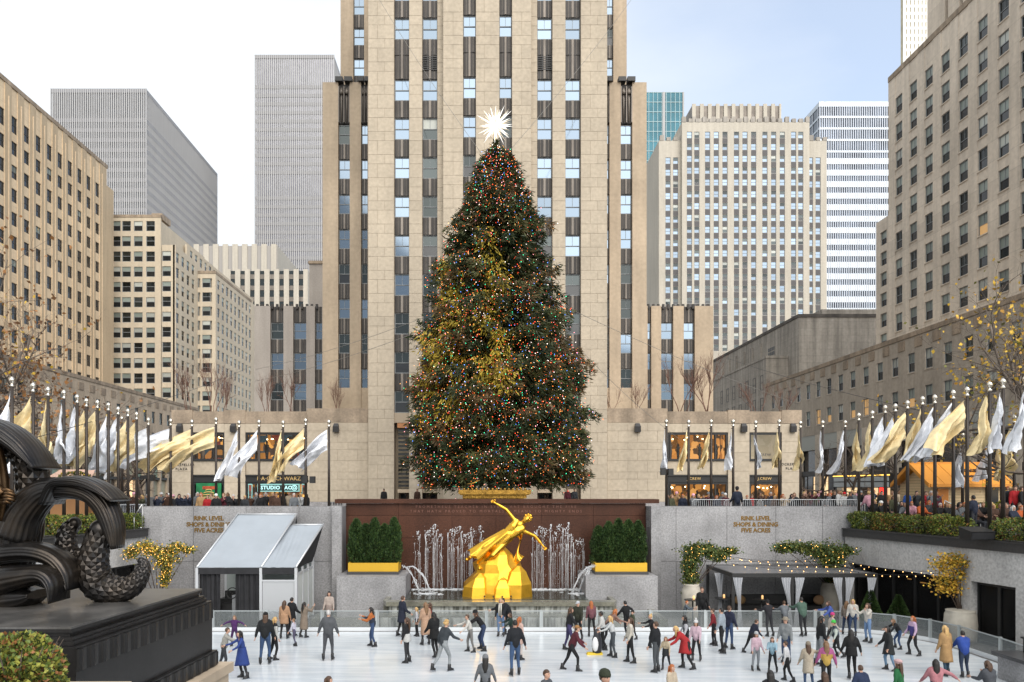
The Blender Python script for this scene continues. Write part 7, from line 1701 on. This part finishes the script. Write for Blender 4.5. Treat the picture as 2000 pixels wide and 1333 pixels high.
p(1535, 1296, 1204, 'TL', '8b9092', '2f4468', 'gy', 'man in light grey blazer and straw hat', 'stand', hat=('fedora', '9c927f'), bulk=.035)
p(1579, 1345, 1253, 'A', 'b3a690', '2f4a6f', 'br', 'woman in cream hooded coat waving at the front', 'wave', hat=('beanie', '8e8270'), coat=('b9ad98', .36), bulk=.04)
p(1614, 1348, 1252, 'A', 'b0508a', '16171b', 'lb', 'girl in rainbow tie dye jacket near the front', 'away', bulk=.035, patch='c7a23c')
p(1602, 1302, 1203, 'R', '14161a', '8a8f93', 'bk', 'woman in black jacket and glasses in profile', 'stand', bulk=.035)
p(1622, 1266, 1196, 'R', 'bcb2a6', '2a2a2e', 'lb', 'child in neon pink beanie', 'glide', hat=('beanie', 'd8207e'), bulk=.03)
p(1634, 1285, 1211, 'L', '3c4a58', '1c1d22', 'lb', 'child in neon green beanie and slate vest', 'glide', hat=('beanie', '3fd048'), sleeve='c4cfc4', bulk=.025)
p(1502, 1243, 1171, 'A', '25242a', '2a2b30', 'bk', 'man in dark jacket and cap leaning on the fence at the pergola', 'rail', hat=('cap', '1c1a1a'), bulk=.035)
p(1533, 1240, 1174, 'A', '6f757b', '33363b', 'br', 'person in grey hoodie leaning on the fence at the pergola', 'rail', bulk=.035)
p(1568, 1243, 1167, 'A', '4e6b5c', '26282c', 'bk', 'broad man in green jacket leaning on the fence', 'rail', bulk=.045, fat=1.15)
p(1625, 1243, 1174, 'L', '3f5cb0', '22242a', 'br', 'woman in bright blue sweater reaching along the fence', 'reach', bulk=.03)
p(1371, 1218, 1153, 'T', '101113', '15161a', 'br', 'staff man in black standing behind the fence by the stone pot', 'stand', D=35.0, skates=False, hgt=1.82, bulk=.03)
p(1337, 1222, 1178, 'R', '5b6670', '26282c', 'gi', 'ginger child in grey leaning on the fence left of the staff man', 'rail', D=34.6, skates=False, hgt=1.25, bulk=.02)
p(1310, 1400, 1298, 'TR', 'c9b79c', '26282c', 'gi', 'red haired girl in cream cut off by the bottom edge', 'stand', hgt=1.5, D=21.2)
p(1506, 1430, 1308, 'A', '1a1d24', '26282c', 'bk', 'dark haired head at the bottom edge before the blue sweater girl', 'stand', hgt=1.70, D=19.6)
p(1610, 1430, 1314, 'A', '1c2230', '26282c', 'br', 'brown haired head at the bottom edge before the tie dye girl', 'stand', hgt=1.58, D=20.0)
p(1653, 1240, 1174, 'AR', '8e7f72', '263a5c', 'lb', 'woman in beige puffer jacket chatting at the fence', 'stand', bulk=.045)
p(1666, 1243, 1170, 'TL', 'd0cac0', '2a4166', 'bl', 'blonde woman in white sweater facing the beige puffer', 'stand', bulk=.025)
p(1695, 1256, 1178, 'L', 'cfc9be', '6d90bd', 'br', 'woman in cream sweater and wide pale jeans touching her hair', 'photo', bulk=.025)
p(1663, 1326, 1230, 'A', '0e0f11', '101114', 'bk', 'woman all in black with long black hair skating away', 'away', coat=('0e0f11', .5), bulk=.03)
p(1737, 1311, 1223, 'L', '25292b', '6a92b4', 'bk', 'woman in dark grey parka and pale jeans', 'glide', coat=('25292b', .40), bulk=.04)
p(1757, 1269, 1209, 'L', '14161a', '2c4c78', 'lb', 'woman in black jacket leaning far forward beside the right fence', 'lean', bulk=.03, skin='l')
p(1784, 1281, 1203, 'L', 'c9a9c9', '1a1b20', 'gi', 'ginger girl in pink, white and violet jacket', 'glide', bulk=.03, patch='4a3f8c')
p(1848, 1321, 1222, 'A', 'b58d56', '2b4a60', 'bl', 'blonde woman in long tan coat near the right fence', 'stand', coat=('b58d56', .30), bulk=.035)
p(1883, 1323, 1233, 'A', '1747a6', '22344f', 'bk', 'boy in bright blue hoodie beside the tan coat', 'reach', bulk=.04, fat=1.2)
p(1684, 1400, 1299, 'A', '1f3154', '22344f', 'br', 'boy in navy hooded jacket cut off by the bottom edge', 'away', hgt=1.5, D=21.0, bulk=.04)
p(1757, 1400, 1289, 'AL', '0f6a35', '22344f', 'br', 'girl in green sweater and pale pink beret at the bottom edge', 'away', hat=('beret', 'd8b0b0'), hgt=1.6, D=21.3)
p(1829, 1400, 1290, 'A', 'c07a82', '22344f', 'bk', 'woman in dusty pink sweater with arms out at the bottom edge', 'tee', hgt=1.6, D=21.3, bulk=.03)
p(1934, 1400, 1292, 'A', '4a4e55', '22344f', 'br', 'woman in charcoal coat with a brown bob at lower right', 'clap', hgt=1.62, D=21.0, bulk=.035)
for q in PEOPLE:
    if q['hair'] in ('br', 'bl', 'lb', 'bk', 'gi', 'rd'):
        fem = any(w in q['label'] for w in ('woman', 'girl', 'blonde ', 'head'))
        q['hs'] = 'long' if fem else 'short'
    else: q['hs'] = 'short'
    if 'curly' in q['label']: q['hs'] = 'curly'
    if 'bun' in q['label']: q['hs'] = 'bun'
    if 'bob' in q['label']: q['hs'] = 'mid'
# ---- build all bodies in one pass
def make_sources(lst, voxel):
    for q in lst:
        b = body_source(q['J'], q['parts']); o = bpy.data.objects.new('src', b.mesh('src', [])); COL.objects.link(o)
        m = o.modifiers.new('r', 'REMESH'); m.mode = 'VOXEL'; m.voxel_size = voxel*q['J']['s']; m2 = o.modifiers.new('s', 'SMOOTH'); m2.factor = .5; m2.iterations = 2; q['src'] = o
    dg = bpy.context.evaluated_depsgraph_get(); dg.update()
    for q in lst:
        q['mesh'] = bpy.data.meshes.new_from_object(q['src'].evaluated_get(dg)); me0 = q['src'].data; bpy.data.objects.remove(q['src']); bpy.data.meshes.remove(me0)
for q in PEOPLE:
    D = q['D'] or EYE*FOC/(q['fy']-VY); q['D'] = D
    hpx = q['hgt'] or (q['fy']-q['hy'])*D/FOC
    pose = POSES[q['pose']]; jj = random.Random(q['label']); g_ = lambda v, a: v+jj.uniform(-a, a)
    pose = dict(lean=g_(pose['lean'], 3), legs=tuple((g_(a, 6), max(2, g_(b_+5, 6)), g_(c, 2)) for a, b_, c in pose['legs']), arms=tuple((g_(a, 9), g_(b_, 5), g_(c, 10)) for a, b_, c in pose['arms']), head=jj.uniform(-6, 14))
    lift = .115 if q['skates'] else .075
    hb = hpx
    for _ in range(4):                                   # scale until the posed figure is as tall as in the picture
        J = skeleton(hb, lift=lift, **pose); top_ = J['head'].z+(.13 if not q['hat'] else .165)*J['s']; hb *= hpx/top_
        if q['hgt']: break
    q['J'] = skeleton(min(hb, 2.05), lift=lift, **pose); q['parts'] = body_parts(q['J'], q['bulk'], q['fat'])
make_sources(PEOPLE, .027)
skm = [mat('skate_black', (.014, .014, .015), .4), mat('skate_blade', (.35, .36, .38), .3, .9)]
r_ = random.Random(8)
for q in PEOPLE:
    J = q['J']; x = PX(q['x'], q['D']); rz = math.radians(FACE[q['face']]+r_.uniform(-16, 16))
    root = thing('person', q['label'], 'person', (x, q['D'], q['z']), q['grp'], 0); root.rotation_euler = (0, 0, rz); ORG[root.name] = Vector()
    topm, botm = cloth(q['top']), cloth(q['bot'], .8); sk = SKIN[q['skin']]
    me = finish_body('body', q['mesh'], J, q['parts'], [sk, topm, botm, mat('skate_black')])
    if q['sleeve'] or q['patch']:
        ms = cloth(q['sleeve'] or q['patch']); me.materials.append(ms); k = len(me.materials)-1
        for pl in me.polygons:
            if pl.material_index == 1:
                c = pl.center
                if q['sleeve']:
                    if min((c-J['E0']).length, (c-J['E1']).length, (c-J['W0']).length, (c-J['W1']).length, (c-J['S0'].lerp(J['E0'], .5)).length, (c-J['S1'].lerp(J['E1'], .5)).length) < .13*J['s']: pl.material_index = k
                elif c.z < J['chest'].z+.0 and abs(c.x) < .2*J['s']: pl.material_index = k
    inst('body', me, root, (0, 0, 0), local=True)
    hb = hair_mb(J, q['hs']); inst('hair', hb.mesh('hair', hairm(q['hair'])), root, (0, 0, 0), local=True)
    if q['hat']: inst('hat', hat_mb(J, q['hat'][0]).mesh('hat', cloth(q['hat'][1])), root, (0, 0, 0), local=True)
    if q['coat']: inst('coat_skirt', skirt_mb(J, q['coat'][1], .7).mesh('coat_skirt', cloth(q['coat'][0])), root, (0, 0, 0), local=True)
    if q['dress']: inst('skirt', skirt_mb(J, q['dress'][1], 1.3 if q['dress'][1] < .4 else .5).mesh('skirt', cloth(q['dress'][0])), root, (0, 0, 0), local=True)
    if q['scarf']:
        b = MB(); s = J['s']; b.tube([J['neck']+Vector((.075*math.cos(a), .075*math.sin(a), -.01*math.sin(a)))*s for a in [2*math.pi*i/14 for i in range(15)]], .032*s, 6)
        for sd in (-1, 1): b.tube([J['neck']+Vector((sd*.04, .09, -.03))*s, J['chest']+Vector((sd*.05, .16, -.05))*s, J['waist']+Vector((sd*.05, .17, -.15))*s], .035*s, 6, ell=(1, .4))
        inst('scarf', b.mesh('scarf', cloth(q['scarf'])), root, (0, 0, 0), local=True)
    if q['skates']:
        for i in (0, 1): inst('skate', skate_mb(J, i).mesh('skate', skm), root, (0, 0, 0), local=True)
# penguin shaped skating aid
o = thing('skating_aid', 'penguin shaped skating aid with a yellow foot on the ice', 'skating aid', (PX(1166, 29.2), 29.2, 0)); x, y = PX(1166, 29.2), 29.2
b = MB(); b.lathe([(.16, .08), (.2, .3), (.19, .55), (.13, .75), (.13, .85), (.08, .95), (.01, .98)], (x, y, 0), 14, 0, True, (1, .85)); b.build('body', mat('penguin_black', (.03, .03, .035), .4), o)
b = MB(); b.ell((x-.06, y-.07, .4), (.14, .13, .3), 10, 8); b.build('belly', mat('penguin_white', (.7, .7, .7), .5), o)
b = MB(); b.hexa([(x-.4, y-.12, .0), (x+.2, y-.12, 0), (x+.2, y+.12, 0), (x-.4, y+.12, 0), (x-.36, y-.1, .08), (x+.2, y-.1, .08), (x+.2, y+.1, .08), (x-.36, y+.1, .08)]); b.build('foot', mat('penguin_yellow', (.6, .42, .02), .5), o)
# the gilded figure of the fountain, same way of building
POSES['statue'] = dict(lean=0, legs=((10, 16, 6), (30, 62, 4)), arms=((10, 92, 10), (26, 118, 24)))
Js = skeleton(3.75, lift=.1, **POSES['statue']); sp = [dict(J=Js, parts=body_parts(Js, .0, 1.0))]; make_sources(sp, .020)
sm_ = sp[0]['mesh']; sm_.materials.clear(); sm_.materials.append(gold); sm_.polygons.foreach_set('use_smooth', np.ones(len(sm_.polygons), bool))
hand = MB()
for i, sd in enumerate((1, -1)):
    H, d = Js['H%d' % i], Js['hd%d' % i]; side = d.cross(Vector((0, 1, 0))).normalized(); s = Js['s']
    for k in range(4): r0 = H+side*((k-1.5)*.018)*s; hand.tube([r0, r0+d*.05*s, r0+d*(.085-.012*abs(k-1.5))*s], [.011*s, .010*s, .006*s], 6)
    r0 = H-d*.03*s+side*.03*s; hand.tube([r0, r0+(d*.6+side*.7)*.04*s, r0+(d*.9+side*.4)*.07*s], [.012*s, .011*s, .008*s], 6)
piv = Matrix.Translation((cx+.55, DS-.35, 4.05)) @ Matrix.Rotation(math.radians(50), 4, 'Y') @ Matrix.Rotation(math.radians(180), 4, 'Z') @ Matrix.Translation(-Js['waist'])
fb = bpy.data.objects.new('figure', sm_); COL.objects.link(fb); fb.parent = gs_; fb.matrix_basis = Matrix.Translation(-ORG[gs_.name]) @ piv
inst('hand', hand.mesh('hand', gold), fb, (0, 0, 0), local=True)
inst('hair', hair_mb(Js, 'curly').mesh('hair', gold), fb, (0, 0, 0), local=True)
b = MB()
def robe(u, v):
    a = v*2*math.pi; c = Js['waist'].lerp((Js['ank0']+Js['ank1'])*.5+Vector((.15, -.15, .12)), u); rx = (.33+.16*u)*(1+.09*math.sin(a*9+u*4)); ry = (.27+.20*u)*(1+.09*math.sin(a*7-u*5)); return c+Vector((rx*math.cos(a), ry*math.sin(a), .10*u*math.sin(a*5)))
b.grid(robe, 18, 64); inst('robe', b.mesh('robe', gold), fb, (0, 0, 0), local=True)
b = MB(); b.grid(lambda u, v: Js['sh']+Vector((-.25-1.15*u, -.16-.1*math.sin(u*5), -.25-.95*u+.22*math.sin(u*5+v*1.5)))+Vector((.12*(v-.5), .05*math.sin(v*12), .46*(v-.5)*(1+.4*u)+.05*math.sin(v*14+u*5))), 22, 26); inst('cape', b.mesh('cape', gold), fb, (0, 0, 0), local=True)

# ---------------------------------------------------------------- spectators around the plaza (shared bodies, own clothes colours)
oc = mat('spectator_top', (.5, .5, .5), .85, objcol=True, grain=.12, gs=40); dkt = mat('spectator_trousers', (.022, .024, .03), .85)
crowd = []
for k, (ps, bulk) in enumerate((('stand', .035), ('pocket', .04), ('photo', .035), ('rail', .035), ('sit', .035), ('sit', .045))):
    J = skeleton(1.68, lift=.075, **POSES[ps]); crowd.append(dict(J=J, parts=body_parts(J, bulk)))
make_sources(crowd, .034)
for k, q in enumerate(crowd):
    q['mesh'] = finish_body('body', q['mesh'], q['J'], q['parts'], [SKIN['l'], oc, dkt, mat('skate_black')]); q['hair'] = {s: hair_mb(q['J'], s).mesh('hair', [hairm('br')]) for s in ('long', 'short')}; q['hat'] = hat_mb(q['J'], 'beanie').mesh('hat', [oc])
skin2 = []
for q in crowd: m = q['mesh'].copy(); m.materials[0] = SKIN['m']; skin2.append(m)
hairvar = {}
def hair_of(k, s, col):
    if (k, s, col) not in hairvar: m = crowd[k]['hair'][s].copy(); m.materials[0] = hairm(col); hairvar[(k, s, col)] = m
    return hairvar[(k, s, col)]
CN = {'black': '131316', 'navy': '1b2438', 'grey': '6e7276', 'red': 'b01a22', 'pink': 'd09aa8', 'camel': 'b08d62', 'olive': '4a4c34', 'royal blue': '1f4f9c', 'white': 'cfcfcc', 'brown': '4d3426', 'teal': '2c6a6c', 'maroon': '5a1b28', 'mustard': 'b0842c', 'charcoal': '2f3236', 'lavender': '9a90b4', 'green': '2e6b3c', 'beige': 'b5a48c', 'orange': 'c4602a'}
HN = {'br': 'brown hair', 'bk': 'black hair', 'bl': 'blond hair', 'lb': 'light brown hair', 'gy': 'grey hair', 'gi': 'ginger hair'}
used_l = set()
def spectator(x, D, z, colr, hair, k, place, face, hat=None, long=False, s=1., grp='people watching from the plaza'):
    rr = r_
    nm = {4: 'seated ', 5: 'seated '}.get(k, ''); lab = '%sperson in %s with %s %s' % (nm, colr, (hat+' beanie') if hat else (('long ' if long else 'short ')+HN[hair]), place)
    n = 0
    while lab in used_l:                                  # every watcher gets a combination of its own
        n += 1; colr = rcol(rr); hair = rr.choice(list(HN)); long = rr.random() < .5; hat = None if rr.random() < .75 else rr.choice(['red', 'white', 'black', 'grey', 'pink'])
        lab = '%sperson in %s with %s %s' % (nm, colr, (hat+' beanie') if hat else (('long ' if long else 'short ')+HN[hair]), place)
    used_l.add(lab)
    root = thing('person', lab, 'person', (x, D, z), grp); root.rotation_euler = (0, 0, math.radians(face)); root.scale = (s, s, s)
    c = (*[.62*v for v in srgb(CN[colr])], 1)
    o = inst('body', crowd[k]['mesh'] if rr.random() < .7 else skin2[k], root, (0, 0, 0), local=True); o.color = c
    if hat: o = inst('hat', crowd[k]['hat'], root, (0, 0, 0), local=True); o.color = (*srgb(CN[hat]), 1)
    inst('hair', hair_of(k, 'long' if long else 'short', hair), root, (0, 0, 0), local=True)
rc = random.Random(21)
CW = {'black': 10, 'navy': 7, 'grey': 5, 'charcoal': 7, 'brown': 5, 'camel': 3, 'olive': 3, 'beige': 3, 'white': 2.5, 'red': 1.6, 'pink': 1, 'maroon': 1.5, 'royal blue': .8, 'teal': .5, 'mustard': .5, 'lavender': .8, 'green': .6, 'orange': .4}
def rcol(g): return g.choices(list(CW), list(CW.values()))[0]
def rnd_spec(xr, Dr, z, n, place, ks, face, grp):
    for i in range(n):
        D = rc.uniform(*Dr) if Dr else 0; x = xr[0]+(xr[1]-xr[0])*(i+.5+rc.uniform(-.35, .35))/n; k = rc.choice(ks)
        if not Dr: D = 27.9/((x-VX)/FOC+.186)+rc.uniform(0, 2.4)
        spectator(PX(x, D), D, z, rcol(rc), rc.choice(list(HN)), k, place, face+rc.uniform(-50, 50), rc.choice(['red', 'white', 'black', 'grey', 'pink']) if rc.random() < .2 else None, rc.random() < .5, rc.uniform(.92, 1.04), grp)
rnd_spec((300, 372), (42, 47), ZP, 8, 'left of the green poster behind the granite wall', (0, 1, 2), 180, 'people behind the left granite wall')
rnd_spec((378, 470), (41, 46), ZP, 9, 'before the green poster', (0, 1, 2), 180, 'people behind the left granite wall')
rnd_spec((475, 600), (41, 47), ZP, 12, 'before the toy shop door', (0, 1, 2), 180, 'people behind the left granite wall')
for x, D, c, h, lab in ((750, 60, 'black', 'bk', 'left of the left tower portal'), (815, 60, 'brown', 'br', 'in the left tower portal'), (1108, 60, 'maroon', 'lb', 'in the right tower portal'), (1122, 60, 'charcoal', 'bk', 'at the right tower portal post')): spectator(PX(x, D), D, ZP+.2, c, h, 0, lab, 180, None, False)
spectator(PX(1440, 41), 41, ZP+.25, 'navy', 'bk', 1, 'alone on the granite wall top between two flagpoles', 0, 'black', False, 1.06)
rnd_spec((1308, 1425), (42, 47), ZP, 12, 'before the wide amber shop window', (0, 1, 2), 180, 'people behind the right granite wall')
rnd_spec((1450, 1560), (42, 46), ZP, 9, 'before the narrow shop window', (0, 1, 2), 180, 'people behind the right granite wall')
rnd_spec((1565, 1670), (41, 48), ZP+.15, 14, 'right of the clothes shop corner', (0, 1, 2, 0), 180, 'people behind the right granite wall')
spectator(PX(1697, 41.2), 41.2, ZP+.1, 'pink', 'bl', 1, 'in a long coat behind the handrail', 0, None, False, 1.02)
for x, D, c, h, k, lab in ((1722, 38.6, 'black', 'br', 0, 'beside the pink coat'), (1742, 39, 'camel', 'lb', 0, 'right of the pink coat'), (1773, 38.2, 'royal blue', 'br', 1, 'with a blue backpack at the barrier'), (1790, 38.6, 'charcoal', 'bk', 2, 'taking a photo near the kiosk'), (1806, 37.5, 'red', 'br', 3, 'leaning on the steps rail'), (1818, 38.8, 'grey', 'gy', 2, 'before the orange kiosk gable'), (1829, 39, 'maroon', 'br', 0, 'at the corner of the orange kiosk'), (1902, 33.5, 'navy', 'bk', 1, 'standing before the kiosk wall')):
    D += 2.4 if x < 1815 else 0; spectator(PX(x, D), D, ZP+(.15 if D > 36 else 0), c, h, k, lab, 180 if k != 1 else 20, None, False)
rnd_spec((1690, 1800), None, ZP-.0, 9, 'on the right steps near the handrail', (4, 5, 4, 5, 0), 180, 'people seated on the right steps')
rnd_spec((1800, 1900), None, ZP-.0, 10, 'on the right steps below the kiosk', (4, 5, 4, 5), 180, 'people seated on the right steps')
rnd_spec((1900, 2000), None, ZP-.0, 11, 'on the right steps behind the loudspeaker', (4, 5, 4, 5), 180, 'people seated on the right steps')
rnd_spec((1960, 2000), (34, 36), ZP+.4, 4, 'behind the steps at the right edge', (0, 1), 180, 'people seated on the right steps')
rnd_spec((1600, 1760), (44, 52), ZP+.1, 14, 'in the crowd under the marquee', (0, 1, 2), 180, 'people under the marquee')
rnd_spec((235, 292), (42, 48), ZP, 6, 'by the barriers at the left rim', (0, 1, 2), 180, 'people behind the left granite wall')
# yellow shrub and low hedge by the kiosk
o = thing('yellow_shrub', 'bright yellow green shrub in a stone bed at the right edge below the kiosk', 'shrub', (PX(1985, 35.5), 35.5, ZP)); link('foliage', blob_leaves('foliage', (PX(1985, 35.5), 35.5, ZP+1.05), (1.0, .6, .45), 2200, .11, [leafmat('yellow_green_leaf', (.36, .34, .03)), lf_og], [4, 1], 44), o)
b = MB(); b.box(PX(1950, 35.4), PX(2030, 35.4), 34.9, 36.2, ZP, ZP+.7); b.build('stone_bed', granite, o)
o = thing('clipped_hedge', 'dark low hedge along the front of the kiosk', 'hedge', (PX(1930, 38.6), 38.6, ZP)); link('foliage', blob_leaves('foliage', (PX(1925, 38.6), 38.6, ZP+.75), (1.0, .35, .5), 2000, .09, [bx[3], bx[0]], [3, 2], 45, .5, 2.5), o)
